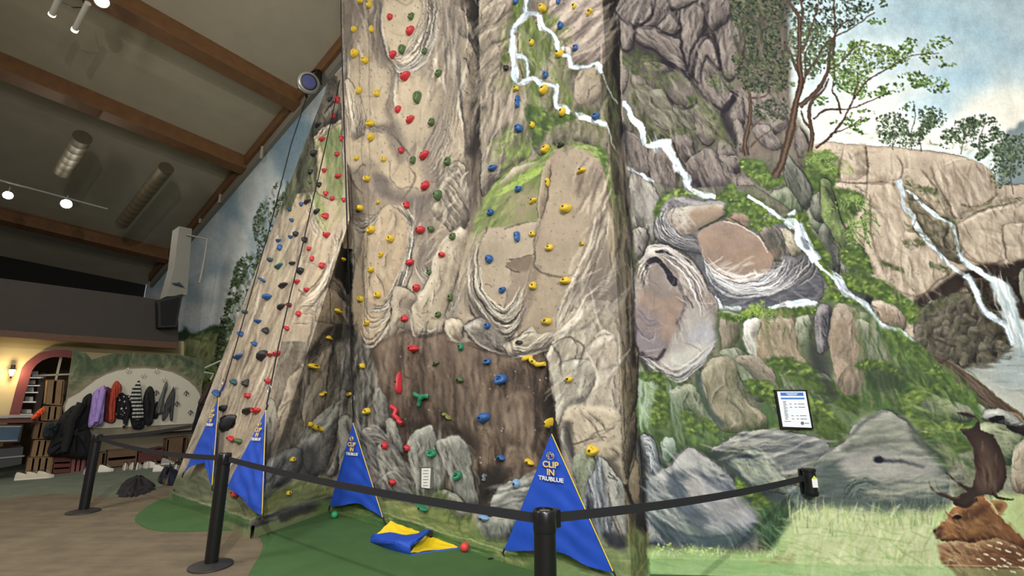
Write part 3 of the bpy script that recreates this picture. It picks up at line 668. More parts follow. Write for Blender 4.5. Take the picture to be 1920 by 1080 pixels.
# left swirling boulder
c.rock('140,350 200,340 280,380 350,420 400,480 440,560 480,610 495,700 490,800 430,870 330,960 290,1000 230,980 160,920 100,870 70,760 80,620 70,500 100,420', ang=1.1, base=(148, 134, 124), hi=(196, 188, 178), lo=(88, 82, 84), txt=.4, bulge=12)
c.poly('330,620 400,640 480,700 480,800 420,860 300,960 210,920 260,820 320,720', (172, 166, 158), soft=8, al=.8); c.poly('350,780 440,720 480,760 470,820 380,840', (170, 172, 184), soft=8, al=.6)
c.poly('230,900 330,860 420,820 470,800 420,870 300,960', (206, 204, 190), soft=6, al=.7)
c.poly('90,600 190,560 280,570 320,640 290,740 230,850 130,850 90,760', (154, 130, 114), soft=6, al=.9); c.poly('80,760 180,780 240,820 180,880 100,850', (128, 120, 126), soft=6, al=.8)
c.poly('150,450 190,440 240,480 280,540 260,600 190,600 150,560', (136, 124, 116), soft=5, al=.9)
c.poly('125,430 140,408 180,405 220,440 260,490 285,515 280,550 240,520 215,470 180,435 150,440 128,470', (48, 44, 54), al=.95, rough=.2); c.poly('175,370 230,375 300,400 350,430 300,420 230,395 180,382', (50, 46, 56), al=.9)
c.line('285,515 310,570 330,620 315,690 290,730', 5, (60, 54, 66), .9, soft=1, rough=.3); c.line('330,590 370,650', 3, (80, 70, 70), .7)
c.line('230,850 200,900 140,890 110,860', 7, (60, 56, 64), .9, soft=1, rough=.3); c.line('120,780 80,740 75,700', 4, (90, 84, 96), .7)
c.rings('150,350 230,360 330,420 400,500 450,590', '190,400 250,430 330,500 380,600 420,700', 6, lt=(222, 216, 206), dk=(96, 88, 92), w=2.6)
c.rings('80,500 100,440 130,400', '120,560 130,500 150,440', 4, w=2); c.rings('90,640 150,700 210,690', '90,740 150,790 240,740', 4, lt=(176, 160, 150), dk=(110, 100, 104), w=2)
c.rings('90,880 200,960 290,1020 360,980 450,880 495,840', '110,880 190,930 290,985 380,930 470,830 493,790', 4, lt=(206, 202, 194), dk=(66, 62, 68), w=4)
c.line('70,380 55,500 75,700 85,850 140,950 200,1010', 6, (50, 46, 52), .7, soft=2)
c.strokes('90,420 400,500 480,700 300,950 100,850', 60, 30, 2, [(216, 206, 194), (110, 100, 100)], .9, .7, .4)
c.line('460,540 495,600 520,650', 2, (60, 60, 66), .6)
# columns under the pool
c.tr(1160, 330, .3795)
c.poly('490,660 620,670 800,680 960,640 1080,660 1080,960 800,960 620,1000 540,900 495,850', (98, 106, 78), soft=3)
for q, a, st in [('500,700 540,690 590,700 600,790 560,850 510,860', 1.5, dict(base=(128, 118, 98), hi=(160, 150, 128), lo=(80, 84, 62))), ('615,790 640,720 700,690 780,700 840,670 870,760 890,860 940,940 800,940 720,940 680,880', 1.4, dict(base=(154, 138, 112), hi=(196, 190, 168), lo=(96, 92, 70))), ('970,660 1040,640 1050,760 1030,850 1000,880 975,780', 1.5, GRY), ('880,690 940,690 950,800 900,830 870,760', 1.5, GRR),
                  ('440,920 500,890 560,930 590,1010 610,1200 440,1220 400,1080', 1.4, dict(base=(146, 132, 112), hi=(180, 168, 148), lo=(92, 92, 78))), ('500,860 600,850 680,940 740,1060 700,1120 620,1020 560,930', .9, GRR)]:
    c.rock(q, ang=a, lw=1.3, la=.5, **st)
c.line('620,790 640,850 700,930', 7, (206, 206, 196), .85, soft=1); c.line('690,720 670,780 690,850', 4, (196, 190, 170), .7, soft=1)
c.poly('950,820 1040,900 1060,1100 1000,1060 950,940', (58, 62, 62), soft=6, al=.7); c.poly('590,800 640,880 720,960 700,980 620,900', (58, 74, 48), soft=4, al=.8)
moss('490,670 560,680 700,670 960,640 970,660 860,690 740,700 640,720 560,720', 70, 16, 1.2)
c.tr(0, 0, 1); fern(1425, 588, 1.1, a0=-2.9, a1=1.2, n=11); fern(1412, 590, .8, a0=-3.1, a1=0, cols=[(120, 146, 62), (160, 182, 80), (140, 164, 72), (80, 104, 44)])
c.tr(1160, 330, .3795)
moss('700,930 800,900 900,920 960,940 1040,1040 1054,1160 900,1140 780,1060 720,1020', 110, 30, .8, hi=False); moss('650,1010 700,1020 760,1060 720,1080 640,1060', 30, 18, .5)
# ---- boulder field above the grass
c.tr(1180, 680, .3704)
FIELD = '30,60 250,150 330,120 420,300 560,360 740,330 760,140 900,150 1134,230 1500,300 1500,520 1100,460 700,450 430,460 250,470 130,420 50,380'
c.poly(FIELD, (80, 98, 64), soft=8); c.poly(FIELD, (112, 130, 84), soft=5, rough=.9, al=.6, ang=1.2)
for q in ['760,20 860,60 900,180 800,160', '700,60 760,140 760,260 700,200', '900,100 1000,60 1060,180 960,200', '800,200 900,240 860,340 780,330', '300,200 360,260 380,380 300,330']: c.rock(q, ang=1.2, **dict(GRR, base=(98, 112, 80)), lw=.8, la=.3)
c.strokes('40,60 400,160 700,330 900,330 1100,300 1134,420 200,440 60,380', 420, 40, 7, [(66, 94, 48), (90, 122, 62), (110, 144, 66), (54, 76, 44), (80, 100, 70)], 1.2, .5, .5, soft=1)
for q, a, st in [('190,160 260,120 330,120 370,200 430,300 470,360 400,330 320,260 230,220', 1.2, GRR), ('365,60 400,10 470,-40 540,10 560,120 600,200 680,260 700,330 600,360 480,350 420,280 390,180', 1.3, dict(base=(140, 132, 108), hi=(180, 172, 146), lo=(84, 92, 66))), ('530,-20 620,60 700,130 740,160 730,60 640,-40', .8, dict(base=(140, 128, 112), hi=(170, 160, 140), lo=(90, 96, 72)))]:
    c.rock(q, ang=a, lw=1.2, la=.4, **st)
c.line('350,60 370,160 420,260 480,330', 12, (70, 84, 76), .8, soft=2)
c.strokes('40,80 150,75 165,130 120,230 60,200', 50, 56, 4.5, [(206, 212, 204), (168, 180, 160), (120, 150, 90)], 1.5, .12, .7); c.strokes('50,230 110,230 130,330 60,300', 26, 40, 4, [(180, 192, 170), (120, 150, 96)], 1.5, .2, .6)
moss('50,50 160,55 200,90 190,170 150,100 50,75', 40, 16, .7); moss('150,150 200,160 200,300 160,340 120,300', 60, 20, 1.3); moss('270,260 340,280 360,320 300,380 270,330', 40, 16, 1.2); moss('370,270 430,320 470,350 400,350', 24, 14, .8)
c.strokes('210,150 260,180 290,400 250,400 220,280', 24, 60, 4, [(176, 186, 170), (130, 150, 120)], 1.35, .1, .6); c.poly('190,160 215,170 260,380 240,420 200,300', (72, 96, 54), soft=4, al=.5)
moss('610,120 700,100 760,170 740,230 660,170', 50, 20, .7); moss('900,190 960,180 1010,240 1080,320 1100,370 1040,350 960,260', 90, 26, .7); moss('760,10 900,60 1134,160 1134,260 940,140 800,90', 90, 30, .6, hi=False); moss('930,240 1100,330 1060,420 980,400', 60, 30, 1.0, hi=False)
c.poly('160,440 260,430 410,450 430,480 260,540 150,560', (46, 62, 46), soft=8, al=.8); c.poly('410,450 560,380 470,500 540,560 640,640 600,700 500,600 430,520', (52, 66, 58), soft=6, al=.8)
B1 = dict(base=(136, 138, 136), hi=(190, 188, 182), lo=(62, 72, 84))
c.poly('430,460 520,500 700,640 860,700 900,740 700,720 600,640', (60, 72, 72), soft=6, al=.8)
c.rock('415,445 500,400 560,360 660,340 760,342 900,360 990,400 1010,440 960,490 900,530 840,560 800,570 720,500 640,450 540,440', ang=-.12, base=(136, 138, 126), hi=(186, 184, 168), lo=(70, 76, 84), txt=.5, bulge=10)
c.strokes('520,400 760,350 980,410 950,470 700,430', 60, 80, 3, [(72, 78, 86), (180, 178, 166), (90, 96, 96)], -.15, .15, .6)
c.poly('700,440 860,400 990,430 900,530 820,560 740,500', (92, 98, 100), soft=10, al=.6)
c.rock('490,490 560,460 640,440 700,490 770,560 820,620 800,670 700,650 610,600 530,540', ang=.6, base=(134, 142, 124), hi=(188, 192, 172), lo=(72, 84, 84), txt=.4)
c.line('500,500 560,480 620,478 665,490 640,498', 7, (50, 56, 60), .9, soft=1, rough=.3); c.line('470,480 540,540 640,620 760,700 860,720', 12, (66, 76, 76), .7, soft=3)
c.rock('85,640 110,580 150,550 170,540 215,520 230,490 270,450 300,432 350,450 430,500 500,560 515,580 540,620 580,680 650,800 600,860 500,900 350,910 240,900 150,840 100,780', ang=.8, base=(142, 144, 142), hi=(196, 192, 186), lo=(70, 80, 92), txt=.4, bulge=14)
c.poly('220,600 330,560 370,600 420,650 560,700 640,790 500,820 380,780 300,700', (176, 168, 164), soft=8, al=.8); c.poly('250,480 310,440 400,500 500,570 430,570 330,530 270,540', (182, 178, 170), soft=5, al=.7)
c.poly('355,545 400,590 470,600 520,620 560,670 480,650 400,630 365,590', (78, 84, 96), soft=3, al=.9); c.poly('210,560 250,540 300,560 290,590 230,600 260,680 330,760 370,820 300,780 220,680', (86, 96, 104), soft=5, al=.85)
c.poly('150,610 200,640 250,690 230,660 170,640 150,660', (74, 84, 90), soft=3, al=.9); c.line('460,575 515,560', 3, (80, 80, 84), .8)
c.poly('100,780 200,820 330,880 500,890 620,850 640,880 540,940 300,920 150,900 90,840', (70, 84, 92), soft=7, al=.85)
c.strokes('120,640 220,700 380,860 220,880 100,760', 60, 70, 6, [(170, 182, 168), (96, 110, 110), (198, 204, 192), (74, 88, 92)], .85, .2, .5, soft=1)
c.strokes('360,680 620,780 640,830 400,880 300,800', 60, 70, 5, [(150, 156, 166), (196, 192, 190), (104, 114, 126)], .35, .2, .5, soft=1)
c.poly('280,820 400,860 560,860 520,920 330,920', (92, 116, 98), soft=8, al=.7)
c.rock('60,380 100,370 140,420 160,520 150,560 110,560 70,460', ang=1.3, **B1); c.rings('60,380 110,390 150,520', '80,440 110,480 120,560', 5, lt=(196, 202, 200), dk=(50, 58, 70)); c.rock('170,400 220,390 235,440 200,500 170,480', ang=1.3, base=(150, 170, 150), hi=(196, 206, 190), lo=(90, 116, 90))
c.rock('85,780 120,810 180,900 190,925 130,920 80,900', ang=1.0, **B1)
moss('550,590 620,640 700,700 730,760 690,820 650,780 600,720 560,680', 90, 26, .9); c.poly('660,760 760,730 840,780 870,860 840,930 700,940 650,880', (54, 78, 52), soft=8); c.strokes('660,740 840,760 870,900 800,950 660,930', 80, 40, 4, [(60, 96, 52), (86, 120, 70), (48, 70, 52), (96, 132, 96)], 1.2, .4, .5)
c.rock('800,640 860,620 940,660 980,720 940,780 860,760 820,700', ang=.6, base=(92, 104, 104), hi=(140, 150, 146), lo=(56, 66, 72))
# right-hand large boulder
c.tr(1500, 680, .3704)
c.rock('245,380 260,330 330,290 400,255 450,250 520,290 570,330 640,400 700,450 740,540 760,620 700,700 500,720 300,740 150,720 80,640 70,560 100,490 180,430', ang=.02, base=(136, 138, 124), hi=(186, 182, 168), lo=(74, 84, 86), txt=.35, bulge=16)
c.poly('230,500 400,470 600,500 700,560 680,600 460,620 230,590 160,540', (164, 158, 150), soft=12, al=.8); c.poly('260,380 400,350 560,380 640,430 420,460 250,430', (150, 152, 128), soft=10, al=.7)
c.line('370,490 400,480 430,495 520,500 640,528', 9, (66, 66, 76), .9, soft=2, taper=(1, .4), rough=.3); c.poly('210,430 290,425 280,450 215,448', (60, 66, 58), soft=3, al=.85)
for q in ['250,400 380,370 520,340 600,360', '230,450 400,420 520,380', '560,370 640,440 680,480', '300,330 430,300 520,330', '250,480 400,470 640,490', '300,600 500,640 720,610']: c.line(q, 5, (86, 92, 84), .6, soft=2, taper=(0, 0))
c.poly('190,700 250,640 290,600 350,590 400,600 415,630 370,620 320,640 330,680 260,720', (58, 72, 72), soft=3, al=.9, rough=.3); c.strokes('280,600 400,610 440,680 280,720', 40, 50, 3, [(50, 60, 62), (130, 136, 126), (70, 84, 78)], -.05, .2, .7)
c.strokes('100,500 300,440 700,520 740,640 200,700', 90, 70, 3, [(188, 186, 172), (96, 104, 100), (110, 122, 100)], .05, .15, .4)
c.poly('80,620 180,660 300,720 500,720 700,690 740,740 400,780 150,760', (64, 80, 76), soft=8, al=.8); c.poly('620,560 740,560 760,640 720,700 600,690', (104, 118, 100), soft=8, al=.6)
# mossy rocks right of it
c.strokes('480,180 900,180 1000,300 1200,300 1200,500 900,560 720,480 600,360', 200, 40, 6, [(70, 96, 56), (100, 130, 68), (130, 144, 90), (54, 72, 46)], .8, .5, .5, soft=1)
c.rock('560,170 640,150 720,180 780,200 860,230 880,290 800,300 700,300 620,250', ang=1.2, **GRR); moss('500,200 640,120 800,130 880,170 900,220 800,160 700,150 620,200 560,240 640,310 580,300', 130, 26, .3)
moss('620,330 700,310 820,310 880,330 800,350 700,360 640,390', 80, 22, .2); moss('760,370 860,400 860,450 800,450', 30, 18, .6, hi=False)
c.rock('900,330 980,300 1060,340 1120,380 1110,480 1040,520 940,480', ang=.3, base=(126, 134, 104), hi=(170, 176, 140), lo=(70, 84, 60)); c.poly('640,360 740,480 760,560 700,520 650,440', (56, 76, 50), soft=5, al=.8)
c.rock('920,270 960,235 1030,240 1100,280 1134,320 1200,340 1200,380 1100,360 1040,320 960,300', ang=.3, base=(140, 140, 132), hi=(200, 200, 190), lo=(40, 40, 40)); c.poly('960,280 1020,270 1030,290 980,300', (34, 34, 34), al=.9); c.poly('1050,330 1134,320 1200,340 1200,370 1100,360', (40, 36, 32), al=.8)
# ---- grass
c.tr(0, 0, 1)
c.grad([(1150, 1026), (1300, 1030), (1440, 1038), (1500, 960), (1620, 955), (1740, 965), (1800, 940), (2070, 900), (2070, 1160), (1150, 1160)], (184, 198, 132), (156, 190, 120), (1600, 960), (1500, 1100), soft=5, noise=.15)
GL = [(196, 204, 140), (172, 190, 118), (206, 212, 156), (150, 176, 104), (184, 196, 130)]
c.poly([(1500, 970), (1560, 945), (1700, 960), (1760, 970), (1760, 1090), (1560, 1100), (1480, 1040)], (204, 210, 156), soft=14, al=.9)
c.strokes([(1210, 1034), (1500, 1050), (1600, 1100), (1210, 1110)], 130, 90, 3.5, [(150, 186, 104), (176, 200, 124), (128, 166, 92), (196, 206, 142)], .08, .05, .5)
c.strokes([(1500, 980), (1760, 975), (1780, 1100), (1480, 1100)], 260, 46, 2.6, GL+[(140, 168, 110)], -.9, .7, .5); c.strokes([(1480, 1000), (1700, 1010), (1760, 1100), (1440, 1090)], 120, 80, 3, [(128, 164, 92), (206, 212, 160), (164, 188, 112)], .3, .25, .45)
for x in range(1205, 1480, 4):
    y = 1030+prng.randn()*3+(x-1205)*.03; c.line([(x, y+8), (x+prng.randn()*2, y), (x+prng.randn()*4, y-prng.uniform(3, 11))], 2.4, [(196, 206, 150), (160, 186, 110), (206, 212, 176)][prng.randint(3)], .8, taper=(1, 0))
for x in range(1480, 1790, 2):
    y = 965+prng.randn()*12; l = prng.uniform(14, 34); a = prng.randn()*.3-1.55
    c.line([(x, y+14), (x+math.cos(a)*l*.4, y+math.sin(a)*l*.4), (x+math.cos(a+.25)*l, y+math.sin(a)*l)], 2.3, (GL+[(206, 210, 170), (120, 146, 100)])[prng.randint(7)], .75, taper=(1, 0))
c.strokes([(1560, 950), (1800, 920), (1960, 900), (1960, 1090), (1760, 1090)], 120, 40, 2.6, GL+[(160, 158, 110)], -1.3, .35, .5)
for x, y in [(1290, 1030), (1330, 1034), (1245, 1026)]: c.leaves([(x-12, y-6), (x+12, y-8), (x+16, y+8), (x-14, y+8)], 24, 2.4, [(196, 214, 130), (150, 186, 96)])
c.strokes([(1420, 1036), (1480, 1036), (1500, 1060), (1430, 1056)], 20, 26, 3, [(190, 164, 96), (170, 176, 96), (150, 120, 80)], .1, .3, .6)
# ---- resting fallow buck
c.tr(1500, 680, .3704)
c.rock('700,930 760,905 860,905 980,890 1080,910 1134,935 1300,960 1500,1060 1500,1300 900,1300 800,1080 720,1000', ang=.3, base=(150, 108, 72), hi=(190, 154, 114), lo=(96, 62, 40), txt=.3, lw=0, brush=1.5, crack=0, soft=2)
c.poly('880,1000 1000,930 1134,940 1300,980 1400,1300 960,1300 920,1060', (110, 70, 46), soft=12, al=.8)
c.rock('1070,560 1090,450 1134,400 1200,380 1300,420 1300,640 1150,660 1080,640', ang=1.4, base=(168, 156, 132), hi=(196, 186, 160), lo=(116, 100, 82), lw=1, crack=0)
c.strokes('720,940 900,910 900,1000 800,1050', 60, 24, 2.5, [(196, 160, 118), (170, 130, 90), (206, 180, 140)], .6, .4, .6)
for x, y in [(940, 972), (1000, 945), (1050, 955), (1100, 965), (975, 1000), (1030, 1000), (1060, 1020), (1110, 1000), (905, 1000), (950, 1048), (985, 1048), (1010, 1035), (1045, 1035), (1080, 1060), (1120, 1040), (1134, 1000), (1010, 915), (960, 930), (1075, 930), (1160, 985), (1180, 1030), (1200, 1080), (1150, 1090)]:
    c.line([(x-13, y-5), (x, y), (x+13, y+7)], 4.2, (232, 214, 186), .95, taper=(.6, .7))
c.rock('780,730 860,690 900,672 945,680 980,740 1040,800 1100,860 1134,900 1134,940 1000,890 880,915 800,905 740,905 690,890 675,865 700,835 750,790', ang=.9, base=(126, 82, 50), hi=(176, 130, 88), lo=(64, 38, 26), txt=.3, lw=0, bulge=9, crack=0, brush=1.6, amt=.6)
c.poly('880,700 940,682 960,730 1020,790 1100,860 1134,910 1000,890 900,850 870,780', (140, 96, 60), soft=5, al=.7)
c.poly('675,862 700,836 730,840 720,870 690,888', (92, 58, 42), soft=2); c.poly('676,858 690,850 696,866 684,880', (46, 30, 26)); c.poly('772,778 800,766 822,775 808,792 785,790', (34, 22, 18)); c.line('768,775 795,760 826,770', 2, (186, 150, 110), .8); c.line('690,890 740,898 790,896', 2, (60, 38, 28), .8)
c.poly('830,785 900,760 930,800 900,870 850,880 820,840', (150, 104, 62), soft=5, al=.7); c.poly('820,770 870,760 900,730 960,720 930,760 880,800 840,800', (72, 44, 30), soft=4, al=.7); c.poly('760,800 800,830 820,870 760,890 720,870', (154, 104, 62), soft=4, al=.6); c.poly('900,690 930,760 990,830 1000,870 950,830 910,760', (96, 58, 36), soft=4, al=.5)
c.poly('960,700 1000,695 1048,710 1040,745 1010,770 975,745', (168, 132, 84)); c.poly('985,710 1030,715 1015,750 990,740', (128, 94, 56), soft=2); c.line('940,680 975,720 1005,765', 3, (206, 176, 136), .8)
AD = (58, 45, 39)
c.poly('775,700 820,660 870,640 890,560 885,480 865,400 830,350 815,335 870,330 900,290 840,275 795,252 870,265 910,300 920,340 975,370 1020,440 1045,520 1045,600 1020,650 980,670 940,672 890,680 860,720 800,722', AD, al=.97)
c.poly('900,400 950,420 1000,500 1010,590 960,640 900,640 910,540', (98, 74, 62), soft=10, al=.6); c.poly('920,540 960,560 980,630 930,650', (124, 100, 84), soft=8, al=.5)
c.line('655,602 670,640 720,670 790,688 850,668', 8, AD, .97, taper=(.25, 1)); c.line('690,595 700,640 760,678 810,680', 5, (88, 66, 52), .9, taper=(.2, 1)); c.line('745,550 790,600 850,640 890,640', 9, AD, .97, taper=(.2, 1)); c.line('975,660 1010,688 1050,690 1085,685', 6, (54, 38, 32), .97, taper=(1, .3)); c.line('780,710 840,720 900,690', 7, (58, 40, 34), .9)
for k in range(9):
    x, y = 975+k*8-0, 372+k*26; c.line([(x-6, y-8), (x+6, y), (x-4, y+10)], 3, AD, .9)
c.line('1134,395 1090,440 1080,520', 2, (214, 206, 186), .7); c.line('1060,255 1100,270 1134,310', 4, (150, 128, 104), .9)
# ------------------------------------------------------------------ the climbing tower
TA = dict(base=(172, 156, 132), hi=(216, 203, 180), lo=(104, 93, 82))
TB = dict(base=(160, 146, 127), hi=(210, 200, 182), lo=(98, 90, 83))
DKR = dict(base=(92, 86, 76), hi=(140, 132, 118), lo=(46, 44, 42))
def field(q, st, ang=1.5, txt=.18, amt=.25, **k): c.rock(q, ang=ang, txt=txt, amt=amt, lw=0, crack=k.pop('crack', .06), sm=False, brush=k.pop('brush', .9), **{**st, **k})
c.tr(0, 0, 1)
field('560,-190 1162,-190 1166,0 1172,300 1186,520 1190,700 1210,1000 1216,1160 300,1160 320,900 470,560 560,200', TB)
# --- left leaning panel
LEFTP = '600,150 640,-190 700,-190 690,400 650,410 609,549 590,590 571,672 545,800 495,985 440,1160 250,1160 320,910 400,740 470,560 520,440 545,350 560,250'
field(LEFTP, TA, ang=1.85, txt=.16)
c.tr(400, 330, .3425)
c.strokes('300,400 560,300 640,560 420,900 100,1000 180,700', 70, 90, 5, [(196, 178, 148), (150, 132, 108), (206, 188, 158)], 1.85, .1, .35)
c.poly('420,-200 520,-420 600,-500 560,-100 540,60 480,40 430,180 390,160 395,40', (74, 82, 58), soft=4); c.strokes('410,-150 560,-400 600,-500 560,0 480,60 400,180', 130, 40, 4, [(56, 62, 46), (96, 104, 74), (78, 90, 56), (44, 46, 38), (120, 118, 96)], 1.7, .2, .6)
c.poly('430,180 470,90 520,45 545,70 560,200 520,250 470,280 420,260', (188, 168, 136), soft=1); c.line('425,180 465,95 515,45 538,90', 2.2, (92, 86, 70), .8); c.line('430,190 470,105 515,55', 2, (222, 206, 176), .8)
c.poly('540,60 570,-30 640,-90 700,-60 720,80 700,160 680,280 600,290 560,220', (180, 166, 130), soft=2)
for q in ['540,60 560,0 600,130 640,260 650,310 600,300 570,240', '640,-80 720,-60 730,60 700,150 680,60']: c.poly(q, (150, 160, 100), soft=3, al=.85); c.strokes(q, 44, 22, 3, [(138, 156, 84), (176, 190, 120), (110, 128, 70)], 1.5, .25, .6)
c.rings('540,70 560,150 600,250 640,330', '510,110 530,200 560,300 600,350', 4, w=1.6, al=.5); c.rings('500,420 480,440 480,560 475,640', '560,330 600,400 640,460 640,520', 3, w=1.4, al=.4)
c.poly('500,440 560,330 640,430 620,520 560,640 520,660 480,660 470,600 500,520', (196, 176, 146), soft=4, al=.8)
c.rings('650,330 660,400 640,480 620,560 560,650 480,690', '728,250 740,330 690,450 650,580 600,720 450,740', 12, lt=(216, 202, 176), dk=(104, 92, 80), w=2.4, al=.75)
c.line('730,255 700,370 650,520 610,640 580,750', 2.5, (60, 54, 48), .85); c.line('480,655 520,655 570,600 620,540 645,470 640,420', 2, (92, 80, 68), .7); c.line('500,470 560,480 600,500', 1.6, (116, 100, 82), .6); c.line('470,620 500,655 520,660', 2, (88, 78, 66), .7)
c.rings('250,1000 300,880 320,800', '330,1070 350,960 370,860', 7, lt=(198, 186, 164), dk=(120, 108, 94), w=1.5, al=.45); c.rings('440,740 540,720 600,740', '420,800 500,800 560,790', 3, w=1.4, al=.4)
c.line('330,430 290,560 250,700 180,820', 1.8, (146, 130, 110), .6); c.line('170,700 240,720 220,800', 1.4, (130, 114, 96), .5); c.strokes('360,250 430,240 460,400 400,520 340,440', 40, 40, 2.2, [(146, 130, 108), (208, 194, 166), (120, 128, 92)], 1.9, .25, .5)
c.strokes('330,450 400,440 380,560 320,520', 24, 26, 3, [(152, 158, 112), (170, 174, 126)], 1.8, .3, .4)
# upper left dark column beside it
c.tr(500, 0, .3333)
field('180,560 330,400 400,430 420,660 380,700 270,780 300,1080 100,1090 140,900 170,700', DKR, ang=1.75, txt=.5, amt=.4, crack=.35, brush=1.2)
c.strokes('150,900 190,660 330,640 300,1080 110,1080', 110, 50, 4, [(92, 102, 72), (70, 76, 56), (50, 48, 42), (112, 116, 88), (84, 92, 62)], 1.7, .15, .6)
c.rock('270,780 350,690 430,640 470,700 470,1090 300,1090 290,960', ang=1.6, base=(176, 160, 124), hi=(208, 192, 156), lo=(130, 118, 92), lw=1.5, crack=.1)
for q in ['300,790 400,720 430,760 420,980 380,940 330,860', '340,860 420,900 440,1080 380,1090']: c.poly(q, (122, 138, 88), soft=5, al=.8); c.strokes(q, 50, 30, 3, [(104, 122, 72), (150, 164, 104), (86, 98, 64)], 1.5, .25, .6)
c.rings('265,785 340,700 430,650', '290,800 350,730 430,690', 4, w=1.6, dk=(60, 56, 46))
c.rock('330,640 400,560 420,650 360,700', ang=1.9, **DKR)
# --- facet between the two panels (its shade put into darker rock colours)
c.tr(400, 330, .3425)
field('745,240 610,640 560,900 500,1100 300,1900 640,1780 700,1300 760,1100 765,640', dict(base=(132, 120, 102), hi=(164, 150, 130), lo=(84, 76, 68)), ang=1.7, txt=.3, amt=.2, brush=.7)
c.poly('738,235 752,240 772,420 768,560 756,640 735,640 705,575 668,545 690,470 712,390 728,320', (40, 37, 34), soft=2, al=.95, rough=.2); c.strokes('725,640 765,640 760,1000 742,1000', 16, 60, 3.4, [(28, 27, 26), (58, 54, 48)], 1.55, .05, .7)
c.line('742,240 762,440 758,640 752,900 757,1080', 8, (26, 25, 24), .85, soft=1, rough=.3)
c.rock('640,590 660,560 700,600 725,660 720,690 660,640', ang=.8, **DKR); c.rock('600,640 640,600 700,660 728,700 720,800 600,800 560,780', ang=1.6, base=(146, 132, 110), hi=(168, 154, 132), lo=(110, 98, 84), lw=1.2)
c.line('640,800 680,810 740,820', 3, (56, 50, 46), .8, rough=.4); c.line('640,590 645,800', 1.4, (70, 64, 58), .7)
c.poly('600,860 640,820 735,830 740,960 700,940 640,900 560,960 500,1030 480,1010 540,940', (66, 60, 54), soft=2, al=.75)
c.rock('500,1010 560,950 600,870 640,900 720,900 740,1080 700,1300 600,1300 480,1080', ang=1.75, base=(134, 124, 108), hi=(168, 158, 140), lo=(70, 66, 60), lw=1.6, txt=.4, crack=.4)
c.tr(300, 640, .4074)
field('560,0 700,0 800,300 780,700 400,880 500,400', dict(base=(126, 116, 100), hi=(160, 150, 132), lo=(70, 66, 60)), ang=1.7, txt=.4, amt=.2, crack=.3, brush=1.)
c.line('720,20 690,60 640,130 580,250 540,330', 9, (64, 58, 52), .8, soft=2, rough=.4)
c.rock('700,70 740,10 780,0 800,60 790,260 750,330 690,400 660,360 670,200 660,100', ang=1.6, base=(156, 142, 120), hi=(182, 168, 146), lo=(110, 100, 86), lw=1.6)
c.rock('600,170 660,120 650,260 600,420 540,520 480,560 500,420 560,270', ang=2.0, base=(146, 132, 112), hi=(176, 162, 140), lo=(96, 88, 76), lw=1.)
c.rock('490,300 510,265 530,300 540,380 510,480 490,500', ang=1.5, base=(140, 132, 116), hi=(170, 162, 144), lo=(96, 90, 80), lw=1.2)
c.rock('640,480 700,380 790,300 805,300 800,400 740,500 660,520 640,500', ang=2.1, **GRY); c.rock('680,460 760,380 830,270 850,250 860,300 820,420 780,560 740,640 680,620 660,540', ang=2.0, **GRY)
c.rock('770,620 800,560 830,420 850,260 870,300 860,480 840,540 810,620', ang=1.7, **dict(GRY, base=(112, 108, 100))); c.rock('840,0 880,20 880,240 850,270 830,180', ang=1.5, **GRY)
for q in ['740,10 700,120 690,200', '790,60 770,200 760,330', '860,10 840,160 830,260', '560,350 520,480 500,600']: c.line(q, 3, (46, 44, 42), .7, rough=.3)
c.rock('470,620 500,560 560,510 640,500 655,520 650,600 600,650 560,680 520,720 475,730', ang=2.2, base=(112, 112, 106), hi=(150, 150, 142), lo=(60, 60, 58), lw=1.2, txt=.5)
c.poly('640,520 700,480 740,560 700,640 640,640', (66, 64, 60), soft=6, al=.7)
# left panel foot: streaks running down to the grass
c.rings('330,0 290,150 230,330 170,500', '560,0 540,120 460,300 400,480', 14, lt=(186, 172, 148), dk=(104, 92, 78), w=2, al=.45)
c.strokes('180,380 280,200 300,250 260,400 130,620', 40, 60, 4, [(150, 142, 124), (120, 116, 104), (176, 164, 142)], 2.0, .12, .4)
c.poly('280,360 320,340 345,350 340,400 310,420 290,400', (30, 28, 28), al=.95, rough=.2)  # last patch: painted shade around the big black hold
c.poly('490,480 560,440 620,420 600,480 540,540 500,560', (84, 78, 68), soft=5, al=.6)
c.grad('60,620 200,590 420,700 470,760 640,660 790,640 790,1200 0,1200 0,760', (96, 100, 78), (118, 126, 84), (200, 600), (300, 800), soft=9, noise=.3, ang=.5)
c.strokes('80,640 220,620 460,770 440,860 60,700', 110, 40, 4, [(84, 92, 66), (136, 140, 96), (110, 120, 76), (70, 78, 58)], .4, .4, .5); c.strokes('470,740 640,660 780,660 780,760 480,840', 120, 60, 4, [(128, 132, 74), (150, 146, 92), (96, 108, 56), (122, 110, 78)], -.35, .1, .5)
c.strokes('620,640 790,640 780,690 640,690', 40, 20, 3, [(146, 158, 86), (168, 176, 104)], -.6, .4, .6)
c.line('60,690 200,748 420,818 600,768 780,712', 1.6, (168, 172, 140), .6, sm=False)
c.poly('60,694 200,752 418,824 415,866 60,745', (82, 112, 66), soft=1, sm=False); c.poly('420,826 780,718 780,750 418,868', (92, 92, 78), soft=1, sm=False); c.strokes('430,820 780,722 775,750 430,862', 50, 44, 4, [(60, 60, 56), (120, 120, 104), (100, 104, 84)], -.27, .06, .6)
c.poly('540,805 780,735 780,768 560,840', (40, 42, 38), soft=2, al=.6, sm=False); c.line('419,822 414,866', 1.4, (150, 158, 120), .6, sm=False)
